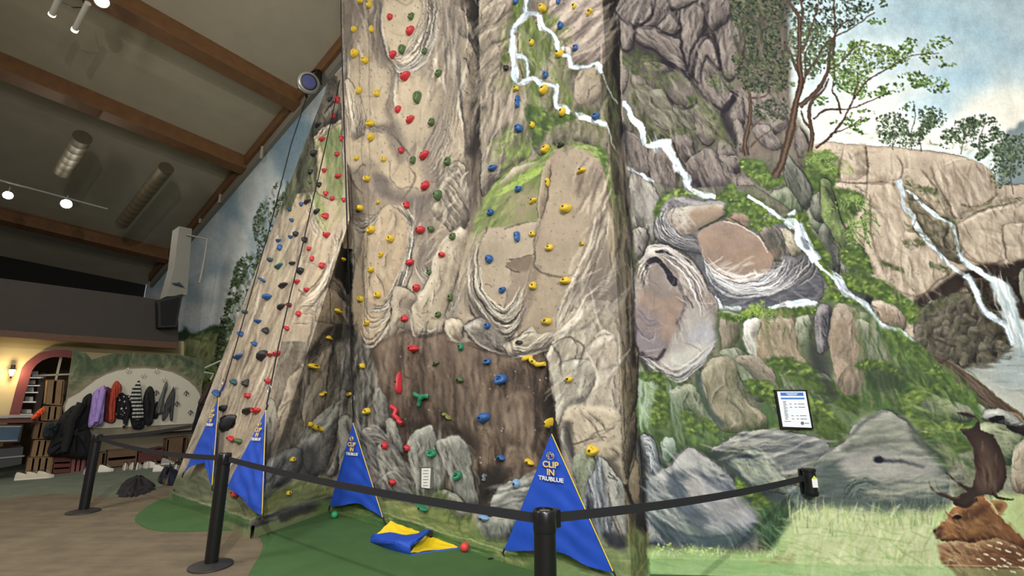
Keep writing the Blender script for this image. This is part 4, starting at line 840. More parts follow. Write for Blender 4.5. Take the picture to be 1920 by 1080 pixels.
# --- tall centre column
c.tr(500, 0, .3333)
CB = dict(base=(176, 160, 136), hi=(216, 203, 180), lo=(116, 105, 92))
field('412,-560 1040,-560 1040,0 1070,250 1100,640 1130,1090 1130,1400 440,1400 425,640', CB, ang=1.5, txt=.14)
field('1040,-560 1190,-560 1195,0 1195,700 1200,1090 1130,1090 1100,640 1060,200', dict(base=(112, 100, 86), hi=(160, 146, 124), lo=(48, 44, 42)), ang=1.55, txt=.5, crack=.4, brush=1.2)  # side return painted darker, its shade put into the rock colours
for q, a in [('1060,140 1130,220 1170,300 1190,420 1180,560 1120,640 1090,400', 1.4), ('1100,330 1140,420 1150,600 1140,860 1110,700', 1.6), ('1050,20 1120,60 1170,200 1130,220 1070,160', 1.)]: c.rock(q, ang=a, base=(134, 120, 102), hi=(170, 156, 132), lo=(72, 66, 60), lw=1.4)
c.poly('1110,-300 1200,-300 1200,200 1170,160 1150,60', (42, 38, 36), soft=5, al=.85); c.poly('1180,640 1200,640 1200,900 1160,900 1130,860 1150,760', (40, 36, 34), soft=4, al=.85); c.line('1196,-300 1196,300 1192,600 1190,900', 6, (34, 31, 30), .7, soft=1)
# grey-brown fluted left strip
c.rings('425,-60 430,300 420,640 440,1090', '470,-60 460,260 450,560 470,760', 8, lt=(206, 194, 172), dk=(84, 76, 68), w=1.8, al=.6)
c.poly('430,-80 640,-80 650,130 660,260 610,330 590,150 560,60 540,180 500,230 440,260', (158, 142, 120), soft=8, al=.7); c.rings('520,-40 530,120 560,180', '640,-40 640,150 620,330', 9, lt=(212, 198, 172), dk=(96, 86, 76), w=1.8, al=.5)
# hanging scoop at the top
c.poly('640,-100 880,-100 870,30 850,120 790,220 720,300 680,260 650,180', (190, 172, 144), soft=2); c.line('650,-60 645,120 665,220 700,290', 3, (92, 82, 72), .8, rough=.3)
c.rings('880,-60 880,40 850,150 790,250 740,300 690,280', '1000,-60 990,60 930,200 860,310 760,370 720,330', 13, lt=(224, 212, 188), dk=(92, 84, 76), w=2.4, al=.75); c.line('655,235 700,300 740,355 760,365', 5, (118, 108, 98), .7, soft=1)
c.poly('640,40 600,0 580,100 620,240 670,340 700,330 660,230 650,120', (124, 112, 98), soft=5, al=.7); c.line('700,180 760,200 800,185', 2, (120, 104, 86), .5); c.line('720,0 780,30 830,0', 3, (104, 94, 82), .6, soft=1)
# right flutes
c.rings('990,-60 1000,150 1010,400 960,640', '1060,-60 1070,200 1090,500 1060,800', 8, lt=(206, 194, 170), dk=(84, 76, 70), w=2.2, al=.6)
c.poly('1000,420 1060,420 1050,640 1020,700 1000,900 940,1060 900,1080 870,860 920,720 960,600', (140, 128, 114), soft=6, al=.7); c.rings('1000,560 960,700 900,820 870,880', '1060,640 1040,820 980,960 930,1000', 8, lt=(190, 180, 160), dk=(88, 80, 74), w=2.2, al=.55)
c.line('940,300 960,370 920,460 915,560', 3, (226, 214, 190), .6); c.line('900,270 920,380 990,400', 2.4, (120, 108, 94), .7)
# mid features
c.rings('700,340 720,420 690,520 690,640', '720,350 740,430 710,520 720,640', 3, w=1.8, al=.6); c.line('690,530 680,600 700,650 720,720 760,800 800,900', 3, (104, 92, 82), .7, rough=.3)
c.poly('700,660 760,670 790,700 800,760 790,840 760,800 720,730', (150, 138, 122), soft=4, al=.8); c.rings('560,690 620,700 700,700', '560,720 640,740 700,740', 4, w=1.8, al=.6)
c.rock('440,440 480,460 520,540 550,640 555,740 510,780 490,790 470,700 455,560', ang=1.5, base=(178, 164, 142), hi=(214, 202, 178), lo=(124, 112, 98), lw=1.4); c.rings('470,480 480,600 500,760', '520,560 540,660 530,760', 5, w=1.4, al=.5)
c.line('560,540 610,540 650,480', 2, (120, 104, 88), .7); c.line('575,560 600,530 640,545', 2, (120, 104, 88), .6)
c.poly('460,800 490,780 540,800 620,780 720,760 760,840 700,880 690,990 640,1000 600,1010 560,930 500,970 460,930', (190, 172, 142), soft=3, al=.8)
c.poly('500,975 530,915 590,900 680,1000 690,900 700,880 690,1080 740,1180 560,1200 500,1100', (142, 128, 112), soft=4, al=.6); c.line('455,920 495,970 540,920 560,930', 2.4, (96, 86, 76), .8); c.poly('690,890 760,880 860,960 860,1060 800,1040 760,1070 700,1000', (190, 170, 140), soft=2, al=.8)
c.line('690,900 700,1000 760,1060 800,1045 860,1062', 2, (112, 100, 88), .7)
# --- lower part of the column
c.tr(640, 300, .37037)
field('20,-60 660,-60 655,400 560,560 520,800 300,860 120,960 60,900 20,700', CB, ang=1.5, txt=.16, al=.0)
c.poly('20,40 100,90 160,190 190,210 130,330 60,320 30,200', (176, 158, 132), soft=3, al=.7)
c.rings('50,230 100,260 190,270 250,230', '60,340 110,350 170,330 210,290', 8, lt=(200, 188, 164), dk=(98, 88, 78), w=2.2, al=.6)
c.poly('240,130 330,150 430,170 400,230 350,280 370,300 330,240 260,220', (128, 116, 104), soft=4, al=.75); c.line('170,90 250,110 260,130', 3, (120, 108, 94), .6, soft=1)
c.poly('360,260 480,170 470,260 520,350 560,380 500,440 480,560 400,600 380,500 400,400 380,330', (142, 130, 114), soft=4, al=.7)
c.rings('400,460 430,540 470,580', '370,500 400,590 440,640', 6, w=1.8, al=.6); c.poly('385,400 400,370 500,385 510,400 400,410', (170, 154, 132), soft=2); c.line('360,270 420,230 480,160', 2, (84, 76, 68), .7)
# leaf-shaped slab
c.rock('250,225 330,270 360,300 350,420 300,580 260,680 200,740 130,700 120,560 115,480 125,350 190,270', ang=1.45, base=(182, 162, 134), hi=(204, 186, 156), lo=(138, 122, 102), txt=.14, crack=.05, amt=.4)
c.rings('255,222 330,280 345,380 320,520 250,680 160,730', '330,215 378,310 372,430 340,600 250,760 130,790', 12, lt=(222, 212, 190), dk=(70, 64, 60), w=2.6, al=.85)
c.poly('110,480 70,620 50,800 70,890 130,930 190,880 240,780 150,770 120,700', (182, 162, 134), soft=2, al=.9); c.rings('120,680 150,780 220,770 290,640', '60,880 130,960 230,850 300,680', 7, lt=(216, 204, 180), dk=(92, 84, 76), w=2, al=.65)
c.line('45,700 55,850 75,900 125,935 190,890 245,790 265,700', 3, (66, 60, 56), .85, rough=.3); c.line('110,970 180,930 240,840 250,780', 5, (178, 168, 150), .8, rough=.3); c.line('122,690 118,560 125,480', 1.8, (112, 98, 84), .6); c.line('190,620 180,520 200,420 260,330', 1.6, (200, 184, 156), .7)
# small pointed block
c.rock('460,190 500,100 560,30 600,5 630,60 655,200 650,300 600,390 560,370 510,310 480,280 455,240', ang=1.5, base=(158, 146, 126), hi=(206, 194, 170), lo=(92, 84, 76), lw=2, txt=.4, la=.9); c.rings('560,40 600,30 640,120', '500,160 540,240 600,330', 7, lt=(206, 196, 174), dk=(96, 88, 78), w=1.8, al=.6)
c.poly('640,60 690,-40 740,-60 745,200 700,300 650,400 650,280', (104, 92, 80), soft=4, al=.7); c.strokes('660,0 745,-40 740,200 660,380', 40, 60, 3.4, [(60, 54, 50), (146, 132, 112), (84, 76, 68)], 1.65, .1, .6)
# diagonal lump and small knob above the cave
c.rock('560,370 600,345 635,370 630,450 590,580 560,680 530,760 530,860 460,880 380,888 345,740 400,660 440,580 480,480 530,400', ang=1.75, base=(178, 164, 140), hi=(214, 202, 178), lo=(124, 112, 98), txt=.2, crack=.08, lw=2)
c.rings('370,880 450,870 530,850', '355,800 450,860 530,800', 4, w=1.6, al=.5); c.rings('540,760 570,700 600,560 610,440', '530,820 590,740 640,600 640,450', 6, w=2, al=.6, dk=(84, 78, 72)); c.rock('525,810 570,800 615,825 615,890 590,920 545,900 522,860', ang=1.2, base=(182, 168, 144), hi=(214, 202, 178), lo=(120, 108, 94), lw=2, crack=0)
c.rock('280,640 380,680 350,760 360,860 300,850 260,890 240,880 250,780', ang=1.9, base=(150, 136, 118), hi=(184, 170, 148), lo=(100, 92, 82), lw=1.4)
for q in ['380,770 400,790', '450,790 470,800', '400,770 440,760']: c.line(q, 2, (110, 96, 82), .6)
# --- right column: upper part with the painted falls
c.tr(860, 0, .3333)
CC = dict(base=(140, 130, 112), hi=(186, 174, 152), lo=(84, 78, 70))
field('112,-560 800,-560 812,350 830,700 870,1090 130,1090 118,600', CC, ang=1.6, txt=.35, crack=.3, brush=1.)
PK = dict(base=(154, 140, 122), hi=(196, 182, 158), lo=(92, 84, 76))
for q, a, st in [('130,60 200,-10 290,-60 340,-60 300,60 230,110 150,160', 2.2, PK), ('120,180 190,130 290,120 250,200 180,260 130,300', 2.3, PK), ('130,300 190,255 225,260 235,320 230,420 180,480 150,560 120,620 115,440', 1.7, PK), ('180,480 260,450 300,480 310,600 300,720 240,740 180,800 150,860 140,700', 1.65, PK),
                 ('560,-60 800,-60 800,40 700,80 640,160 620,260 560,200 500,60', 2.4, dict(base=(150, 136, 124), hi=(196, 180, 162), lo=(96, 86, 82))), ('620,200 700,120 800,60 800,330 720,370 640,380 625,300', 2.2, dict(base=(128, 114, 106), hi=(180, 162, 146), lo=(74, 66, 66))),
                 ('640,520 680,420 760,385 812,400 815,600 760,650 690,640 640,600', 1.7, dict(base=(126, 118, 100), hi=(168, 156, 132), lo=(70, 68, 58))), ('130,870 200,800 290,730 380,760 410,860 340,920 260,980 190,1060 130,1100', 2.2, CC), ('440,760 520,700 600,640 700,660 820,720 830,900 740,820 620,810 530,850 450,870', 1.8, dict(base=(118, 112, 92), hi=(160, 152, 128), lo=(66, 66, 54))),
                 ('400,480 460,440 540,490 560,600 480,680 440,740 420,600', 1.5, dict(base=(120, 120, 92), hi=(156, 156, 122), lo=(66, 70, 52))), ('340,120 400,80 430,140 430,300 400,430 350,430 330,300', 1.5, dict(base=(136, 138, 96), hi=(176, 178, 130), lo=(84, 88, 58)))]:
    c.rock(q, ang=a, txt=.35, crack=.3, lw=1.6, **st)
c.strokes('560,0 800,-40 780,60 600,200', 30, 90, 5, [(206, 190, 168), (110, 98, 90)], 2.5, .1, .5); c.line('800,240 800,320', 4, (190, 170, 150), .6)
LM = [(108, 124, 68), (132, 150, 80), (88, 102, 58), (156, 172, 100)]
for q, n, hi in [('250,130 330,90 300,200 290,330 240,330 240,220', 70, 1), ('330,-60 380,-60 360,60 320,130 300,100', 40, 1), ('340,110 400,90 430,160 500,260 480,330 400,430 390,320 360,250', 90, 1), ('440,160 530,180 560,260 530,300 470,240', 50, 1), ('480,70 560,100 640,190 600,240 540,180 470,120', 46, 1), ('190,440 260,415 330,450 300,500 220,500', 50, 1), ('370,460 440,450 440,600 410,740 380,700 390,560', 70, 0), ('480,640 560,620 640,660 560,700 480,740 440,840 440,760', 70, 1),
                 ('520,370 640,380 740,370 810,400 740,440 600,420 540,480', 70, 0), ('250,740 310,725 380,770 410,830 410,880 340,880 280,880 240,850', 90, 1), ('740,380 800,400 800,440 760,420', 20, 1), ('560,470 620,440 640,600 600,600', 40, 0), ('640,620 820,680 820,720 700,660', 36, 0)]:
    c.poly(q, (100, 116, 66), soft=4, al=.7, rough=.4); c.strokes(q, n, 30, 4, LM[:3]+[(76, 90, 48)], 1.5, .3, .55)
    if hi: c.strokes(q, int(n*.7), 16, 3, LM, 1.4, .4, .6)
# falls
def fw(q, w): fall(q, w*2.17)
fw('390,-120 388,-20 378,40 392,75', 9); fw('388,72 350,110 315,155 305,180 302,260 305,310', 9); fw('305,310 305,360 315,420 325,470', 8); fw('310,310 355,310 365,350 375,400 378,450', 7); fw('325,470 370,460 400,440 450,445 480,470 540,478', 7)
fw('395,75 440,72 455,100 470,150 500,160 525,200 545,240 560,280 600,270 620,330 640,370 690,380 740,365 780,350 812,380 812,405', 8); c.poly('440,80 458,85 486,150 455,165 440,140', (232, 238, 238), soft=0); c.poly('535,205 550,215 570,265 545,285 530,250', (232, 238, 238)); c.poly('600,265 625,268 622,330 640,375 610,380 605,330', (232, 238, 238)); c.poly('775,345 812,360 813,405 785,400 765,370', (232, 238, 238))
fw('545,478 550,540 558,600 600,600 640,640 690,650 740,680 830,705', 8); c.poly('540,480 556,480 556,560 570,600 548,610', (226, 232, 234)); c.poly('675,650 740,665 830,695 832,715 760,698 680,672', (222, 230, 232))
# brighter moss dome and the big sand-coloured boulder under it
c.rock('170,1090 260,990 370,920 470,880 620,820 780,830 830,880 830,1000 800,1200 300,1300 120,1300', ang=2.3, base=(112, 130, 66), hi=(148, 168, 90), lo=(70, 84, 46), txt=.5, lw=1.4, brush=2.5)
c.strokes('180,1090 380,920 600,830 560,900 500,1090 300,1100', 160, 40, 4, [(136, 160, 74), (160, 182, 92), (88, 108, 52), (112, 136, 62)], 2.5, .25, .6)
# --- right column: big boulder with rings
c.tr(640, 300, .37037)
field('870,40 1100,-20 1300,-20 1380,300 1440,560 1480,1000 1480,1300 640,1300 650,620 700,300 800,120', CB, ang=1.5, txt=.14, base=(158, 143, 122))
c.poly('1060,0 1100,-60 1200,-60 1290,0 1330,80 1290,140 1180,100 1060,120', (152, 134, 118), soft=4)
moss('1300,-60 1350,-20 1390,60 1430,260 1430,340 1380,260 1340,100', 70, 26, 1.3); c.strokes('1040,-60 1240,-90 1330,-10 1300,10 1150,-40', 40, 20, 3, LM, .3, .4, .7)
c.poly('680,320 740,180 860,90 960,30 1060,-20 1050,100 1040,240 1000,330 900,340 800,350 730,340 650,480', (112, 128, 72), soft=5, al=.9); c.strokes('690,320 760,170 960,40 1050,0 1030,200 940,260 800,330 660,460', 170, 34, 4, [(124, 146, 70), (150, 170, 92), (92, 106, 58), (106, 122, 70), (136, 130, 92)], 2.3, .25, .6); c.strokes('760,200 960,50 1050,10 1000,80 820,180', 60, 26, 3, [(166, 190, 92), (150, 176, 80)], 2.6, .2, .7)
c.poly('820,200 900,160 1000,150 1010,230 920,330 830,330', (150, 138, 108), soft=9, al=.8); c.strokes('740,220 860,220 850,330 740,330', 30, 30, 3, LM, 2.3, .3, .6)
c.poly('1060,0 1150,-40 1260,-20 1290,60 1280,240 1240,380 1180,520 1100,640 1080,860 940,920 900,860 930,700 960,500 1000,300 1060,120', (160, 144, 121), soft=2)
c.rock('1040,20 1070,0 1060,100 1020,260 990,320 1000,160', ang=1.8, base=(160, 142, 118), hi=(200, 182, 156), lo=(110, 98, 84), lw=1.2, al=.8)
c.poly('740,350 850,350 970,310 1000,310 980,440 970,480 920,500 840,510 830,540 860,600 850,640 800,740 740,720 690,640 685,500 710,400', (170, 155, 132), soft=1); c.line('820,360 900,335 985,310', 2, (96, 84, 72), .8); c.line('840,510 900,500 975,478', 2, (84, 74, 66), .85); c.line('740,345 700,430 685,540 690,650 740,720 805,745', 2.6, (90, 82, 74), .8)
c.poly('825,530 860,515 960,490 950,560 900,575 855,560', (128, 112, 96), soft=1); c.poly('850,560 900,575 940,570 920,640 880,700 830,730 810,740 860,640', (150, 134, 116), soft=2); c.line('820,540 870,570 900,575', 2, (66, 58, 52), .8); c.line('720,630 745,635 760,650', 1.6, (110, 96, 82), .8)
c.line('1000,310 980,470 960,560 920,700 905,860', 1.8, (110, 96, 82), .6); c.line('1040,120 1000,300 975,420', 1.6, (120, 104, 90), .6)
c.rings('650,480 655,640 720,760 820,850 900,800 960,680', '690,460 700,640 760,730 815,765 870,720 930,600', 10, lt=(226, 216, 196), dk=(72, 66, 60), w=2.8, al=.85)
c.rings('620,600 660,740 760,860 830,910 900,850 940,740', '650,520 660,680 740,790 820,860 890,810 945,700', 7, lt=(220, 210, 190), dk=(74, 68, 62), w=3, al=.85); c.line('640,740 680,810 740,860 820,912 880,870 910,800', 3, (58, 52, 48), .85, rough=.3)
c.poly('650,380 600,520 590,640 610,740 600,800 640,830 620,640 640,520 700,400', (170, 154, 130), soft=3, al=.8); c.rings('700,330 640,500 600,620 560,780', '740,330 680,480 640,600 620,780', 8, lt=(208, 194, 168), dk=(104, 94, 84), w=2, al=.5)
c.rings('1290,240 1270,400 1180,600 1100,760 1080,880', '1350,230 1330,420 1240,620 1160,780 1100,890', 11, lt=(214, 202, 180), dk=(84, 76, 68), w=2.6, al=.7)
c.strokes('1180,60 1340,100 1330,300 1240,260 1180,160', 40, 50, 4, [(196, 180, 154), (116, 102, 88), (150, 134, 114)], 1.9, .3, .5)
c.poly('1330,380 1370,520 1400,720 1300,720 1220,680 1260,600 1310,480', (120, 108, 96), soft=4, al=.85); c.rings('1290,640 1330,600 1370,610', '1240,700 1300,680 1370,690', 4, w=2)
c.line('1130,880 1180,800 1240,640 1290,520', 3, (70, 62, 56), .8, rough=.3)
# lips over the cave
c.rock('620,840 700,800 740,830 800,880 830,920 840,990 780,985 720,960 660,920 630,880', ang=.6, base=(120, 114, 106), hi=(196, 188, 174), lo=(62, 58, 56), lw=2.2, txt=.4); c.rock('820,930 880,900 960,850 1000,880 1080,870 1080,900 1050,970 960,990 900,1010 850,1000 825,960', ang=-.3, base=(166, 154, 134), hi=(216, 206, 184), lo=(96, 88, 78), lw=2.2, txt=.3); c.rings('830,960 900,1000 1000,960 1070,900', '850,930 920,960 1000,910 1060,870', 5, lt=(216, 206, 186))
# pale rock right of the cave
c.rock('1080,900 1180,800 1260,720 1390,740 1400,900 1440,1300 1040,1300 1030,1040 1060,940', ang=1.2, base=(160, 150, 130), hi=(204, 196, 176), lo=(108, 100, 90), lw=1, txt=.3)
c.rock('1240,960 1300,900 1360,890 1400,940 1420,1100 1430,1300 1260,1300 1250,1100', ang=1.5, base=(166, 154, 136), hi=(202, 192, 174), lo=(112, 104, 94), lw=.8, crack=.05)
c.strokes('1080,900 1240,760 1240,960 1200,1080 1080,1080', 50, 60, 4, [(206, 196, 176), (108, 100, 90), (186, 176, 156)], 2.2, .3, .5); c.line('1060,940 1150,900 1200,960 1180,1040', 2.4, (76, 70, 64), .7)
# right edge strip of the column
c.rings('1350,110 1370,300 1440,640 1460,1000', '1400,130 1420,360 1470,640 1480,1000', 7, lt=(196, 182, 152), dk=(84, 74, 62), w=2.4, al=.7); c.strokes('1340,110 1390,160 1480,900 1440,1000', 60, 60, 4, [(118, 104, 84), (176, 160, 130), (84, 78, 58), (100, 104, 66)], 1.45, .08, .6)
# --- cave wall
c.tr(640, 600, .4444)
CAVE = '105,150 130,100 200,70 270,40 300,45 330,60 380,60 435,45 450,85 500,100 540,90 600,130 690,150 780,165 850,130 870,190 885,330 900,420 920,520 940,620 960,800 640,840 560,800 300,760 270,600 200,440 130,300'
c.rock(CAVE, ang=1.5, base=(84, 70, 60), hi=(120, 102, 88), lo=(44, 37, 33), txt=.4, bulge=16, lw=2.5, brush=1.4, sm=False, crack=.3)
CV = dict(base=(100, 82, 68), hi=(134, 114, 96), lo=(54, 45, 40))
for q, a in [('150,120 220,90 240,200 230,330 170,300 140,200', 1.5), ('270,120 340,100 350,200 330,300 290,420 260,330', 1.5), ('360,190 420,190 430,260 400,300 360,290', 1.4), ('355,265 400,330 430,400 400,440 360,370', 1.2), ('480,140 550,150 560,300 540,420 500,300', 1.5), ('590,250 640,170 680,200 660,300 640,460 600,600 560,700 545,500 570,360', 1.45), ('690,340 740,310 800,330 810,420 740,380 690,400', .6), ('700,400 740,375 800,400 810,500 790,540 720,530 690,470', 1.3), ('690,540 760,540 820,570 830,640 740,630 690,620', .4), ('600,480 670,470 690,560 640,700 590,760', 1.5), ('640,200 700,180 690,290 660,330', 1.6), ('450,300 480,290 480,420 460,470', 1.5)]:
    c.rock(q, ang=a, lw=0, txt=.4, amt=.8, soft=3, bulge=10, **CV)
c.strokes('150,110 560,110 560,400 300,440 160,300', 110, 90, 5, [(124, 106, 90), (56, 48, 42), (90, 74, 62), (110, 94, 80)], 1.52, .05, .45); c.strokes('560,160 870,200 880,600 600,700', 80, 70, 5, [(120, 100, 84), (52, 44, 40), (96, 78, 64)], 1.5, .2, .4)
c.poly('840,330 900,330 920,420 930,560 900,520 870,450', (40, 34, 32), soft=5, al=.85); c.poly('560,640 640,620 700,640 700,690 600,780 560,780', (40, 36, 34), soft=8, al=.8); c.poly('300,440 560,470 560,600 500,500 420,480 400,500', (52, 44, 40), soft=8, al=.8)
for k in range(60): x, y = prng.uniform(180, 880), prng.uniform(130, 720); c.poly([(x-2, y-2), (x+2, y-2), (x+2, y+2), (x-2, y+2)], (190, 184, 172), al=.7)
# grey fins left of the cave
for q, a in [('60,90 100,120 130,240 120,400 100,520 60,480 50,240', 1.5), ('85,80 110,130 135,260 140,300 120,300 90,180', 1.4), ('50,240 85,235 110,300 115,420 90,440 60,380', 1.5), ('0,300 25,320 20,420 0,440', 1.5), ('140,300 170,310 200,400 190,480 150,480 130,400', 1.3), ('190,420 225,420 250,480 270,560 230,540 200,500', 1.2), ('0,430 60,420 100,520 120,640 60,760 0,720', 1.4)]:
    c.rock(q, ang=a, txt=.45, crack=.4, lw=2, **GRY)
c.line('45,-40 48,200 50,420', 5, (36, 34, 34), .8, soft=1, rough=.3)
for q, a in [('90,470 140,455 200,500 260,570 280,640 290,700 230,720 150,640 110,560', 1.1), ('150,540 190,530 230,600 300,700 250,740 170,700', 1.3), ('145,690 220,635 290,690 340,750 300,790 200,770 150,720', .5)]:
    c.rock(q, ang=a, txt=.5, crack=.3, lw=2, **dict(GRY, base=(112, 110, 104)))
c.rings('95,465 150,470 210,500', '100,520 150,510 200,540', 4, lt=(176, 174, 164), dk=(56, 56, 54))
c.rock('285,560 300,480 370,445 385,460 420,540 435,640 435,710 400,720 330,730 300,680', ang=1.5, base=(122, 122, 114), hi=(176, 174, 162), lo=(66, 66, 62), lw=2.2, txt=.4)
c.rock('400,520 440,490 500,490 540,560 550,640 580,780 500,770 460,680 430,600', ang=1.35, base=(134, 134, 124), hi=(184, 182, 168), lo=(78, 78, 74), lw=2.2, txt=.3); c.line('440,500 470,580 480,700 500,770', 3, (84, 84, 80), .7, soft=1)
c.rock('380,730 430,710 500,740 540,800 540,840 440,830 390,790', ang=.5, **GRY); c.poly('290,700 330,730 400,720 440,740 420,800 320,780', (70, 82, 52), soft=5, al=.8)
c.rock('630,760 670,700 760,670 830,640 900,640 960,700 960,820 800,830 640,800', ang=-.2, base=(132, 134, 128), hi=(184, 184, 174), lo=(74, 76, 74), lw=2); c.line('640,745 720,720 830,700', 4, (196, 196, 184), .7, soft=1); c.line('700,720 820,690', 5, (70, 72, 72), .7, soft=1)
c.rock('560,860 600,830 730,840 720,900 680,930 620,930 570,900', ang=1.4, **dict(GRY, base=(120, 126, 116)))
# grass along the foot
GR_ = [(118, 130, 70), (146, 156, 90), (92, 112, 58), (164, 168, 108)]
c.grad('0,770 160,750 260,780 330,790 420,790 480,830 560,850 600,920 720,930 740,960 900,1000 1160,1100 1300,1200 1300,1300 -100,1300 -100,760', (136, 144, 84), (72, 112, 56), (300, 780), (240, 1000), soft=7, noise=.25, ang=.3)
c.strokes('160,760 480,830 560,930 900,1000 860,1040 400,940 160,840', 200, 40, 4, GR_, .3, .35, .5); c.strokes('340,790 420,700 470,760 560,850 480,860 380,820', 70, 24, 4, [(92, 112, 52), (120, 140, 66), (70, 88, 46)], -1.3, .5, .6)
c.line('180,815 300,850 420,895 560,930 740,985', 1.6, (196, 200, 150), .6, sm=False)
c.strokes('180,830 560,945 560,1000 180,900', 60, 80, 5, [(70, 110, 58), (88, 124, 66), (58, 92, 50)], .29, .04, .6)
# --- foot of the right column
c.tr(900, 680, .37037)
FG = dict(base=(128, 126, 118), hi=(186, 182, 170), lo=(64, 64, 64))
c.rock('390,20 540,-10 590,70 530,200 440,240 400,330 380,200', ang=2.0, base=(158, 150, 134), hi=(204, 198, 182), lo=(104, 100, 94), lw=1.6); c.rock('440,240 520,220 700,250 730,400 700,500 560,520 480,520 440,400', ang=1.0, base=(166, 152, 130), hi=(198, 184, 160), lo=(112, 102, 90), lw=0, crack=.05, soft=3)
c.line('470,420 560,390 650,375', 3, (84, 76, 68), .8); c.line('625,310 645,350 690,330', 2.4, (96, 86, 76), .8); c.strokes('560,400 720,300 720,400 640,420', 24, 40, 3, [(96, 88, 78), (190, 176, 154)], -.3, .2, .6)
c.rock('415,380 450,340 480,480 490,560 470,520', ang=1.3, base=(176, 170, 156), hi=(206, 200, 186), lo=(120, 114, 106)); c.poly('430,310 470,310 480,440 500,520 470,500 440,420', (66, 62, 58), soft=3, al=.8)
c.rock('470,520 520,440 570,470 620,480 640,520 600,560 560,700 540,760 500,640', ang=1.6, base=(136, 142, 118), hi=(176, 180, 154), lo=(84, 90, 74), lw=1.2)
c.poly('580,490 620,480 700,520 730,620 745,700 700,620 660,560 600,520', (84, 78, 70), soft=3, al=.85)
c.rock('605,490 640,490 700,580 735,640 750,800 752,930 700,800 640,620', ang=1.35, base=(152, 150, 142), hi=(186, 184, 174), lo=(104, 104, 100), lw=1.4, crack=.05)
c.rock('520,740 545,640 580,560 605,490 640,640 680,800 740,940 700,960 620,920 560,840', ang=1.4, base=(84, 86, 88), hi=(176, 180, 182), lo=(40, 42, 46), lw=1.4, txt=.7, crack=.5, brush=3); c.strokes('540,640 620,500 690,860 600,880', 60, 70, 3, [(186, 192, 196), (44, 46, 52), (120, 126, 130)], 1.4, .08, .7)
c.poly('620,850 760,880 755,960 700,955 650,930', (58, 60, 62), soft=4, al=.9)
c.line('655,560 690,590', 3, (60, 56, 52), .8); c.line('650,580 695,600 700,605', 2, (60, 56, 52), .8)
# edge strip and return face
c.rock('700,-60 735,-60 740,300 750,640 760,940 750,940 735,640 720,300', ang=1.55, base=(150, 136, 112), hi=(184, 170, 144), lo=(96, 86, 72), lw=1.2, txt=.4)
c.rock('735,-60 800,-60 795,260 790,330 800,500 830,700 845,850 830,1040 770,1110 755,940 745,600 738,300', ang=1.55, base=(122, 106, 86), hi=(164, 148, 120), lo=(60, 52, 46), lw=2, txt=.5, crack=.4)
c.rock('750,340 790,250 800,380 770,500 745,600 735,480', ang=1.6, base=(104, 92, 78), hi=(150, 134, 110), lo=(54, 48, 42)); c.rock('745,640 790,500 810,560 810,700 770,730', ang=1.5, base=(146, 124, 100), hi=(170, 150, 124), lo=(96, 84, 70)); c.line('740,620 765,700 790,740', 7, (44, 38, 34), .9, soft=1)
c.poly('795,400 815,380 850,560 845,860 800,800 810,700 820,600', (44, 44, 48), soft=3, al=.85); c.poly('765,740 830,780 845,860 780,830', (50, 46, 42), soft=3, al=.7)
c.grad('520,900 600,860 660,930 740,950 760,860 780,830 850,880 850,1200 400,1200 300,960', (142, 150, 100), (118, 140, 84), (560, 900), (560, 1080), soft=5, noise=.2, ang=.3); c.strokes('740,860 790,830 850,900 850,1080 740,1080', 70, 40, 4, [(118, 118, 68), (140, 142, 84), (96, 96, 58), (84, 96, 56)], 1.5, .2, .6); c.strokes('480,880 740,950 740,1100 560,1080', 60, 50, 4, [(150, 160, 104), (122, 138, 88), (170, 176, 124)], .5, .3, .5)
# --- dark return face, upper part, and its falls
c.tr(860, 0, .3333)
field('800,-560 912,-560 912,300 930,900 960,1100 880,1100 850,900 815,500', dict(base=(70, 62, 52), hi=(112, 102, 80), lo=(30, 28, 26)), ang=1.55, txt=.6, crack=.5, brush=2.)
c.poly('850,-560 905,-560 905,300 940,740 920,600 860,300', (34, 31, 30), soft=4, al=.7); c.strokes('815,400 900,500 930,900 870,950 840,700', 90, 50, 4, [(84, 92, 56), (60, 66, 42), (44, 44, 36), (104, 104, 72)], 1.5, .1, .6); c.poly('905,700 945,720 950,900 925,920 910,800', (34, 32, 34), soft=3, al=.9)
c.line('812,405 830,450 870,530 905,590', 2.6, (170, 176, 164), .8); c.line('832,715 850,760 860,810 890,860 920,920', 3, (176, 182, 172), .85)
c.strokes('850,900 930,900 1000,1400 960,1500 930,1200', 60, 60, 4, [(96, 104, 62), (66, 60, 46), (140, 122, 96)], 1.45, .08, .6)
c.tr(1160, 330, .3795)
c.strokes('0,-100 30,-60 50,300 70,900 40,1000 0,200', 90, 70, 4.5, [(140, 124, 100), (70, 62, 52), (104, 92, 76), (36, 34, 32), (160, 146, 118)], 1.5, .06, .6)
c.poly('40,0 60,300 75,560 80,900 65,900 60,500 35,200', (32, 31, 32), soft=2, al=.85)
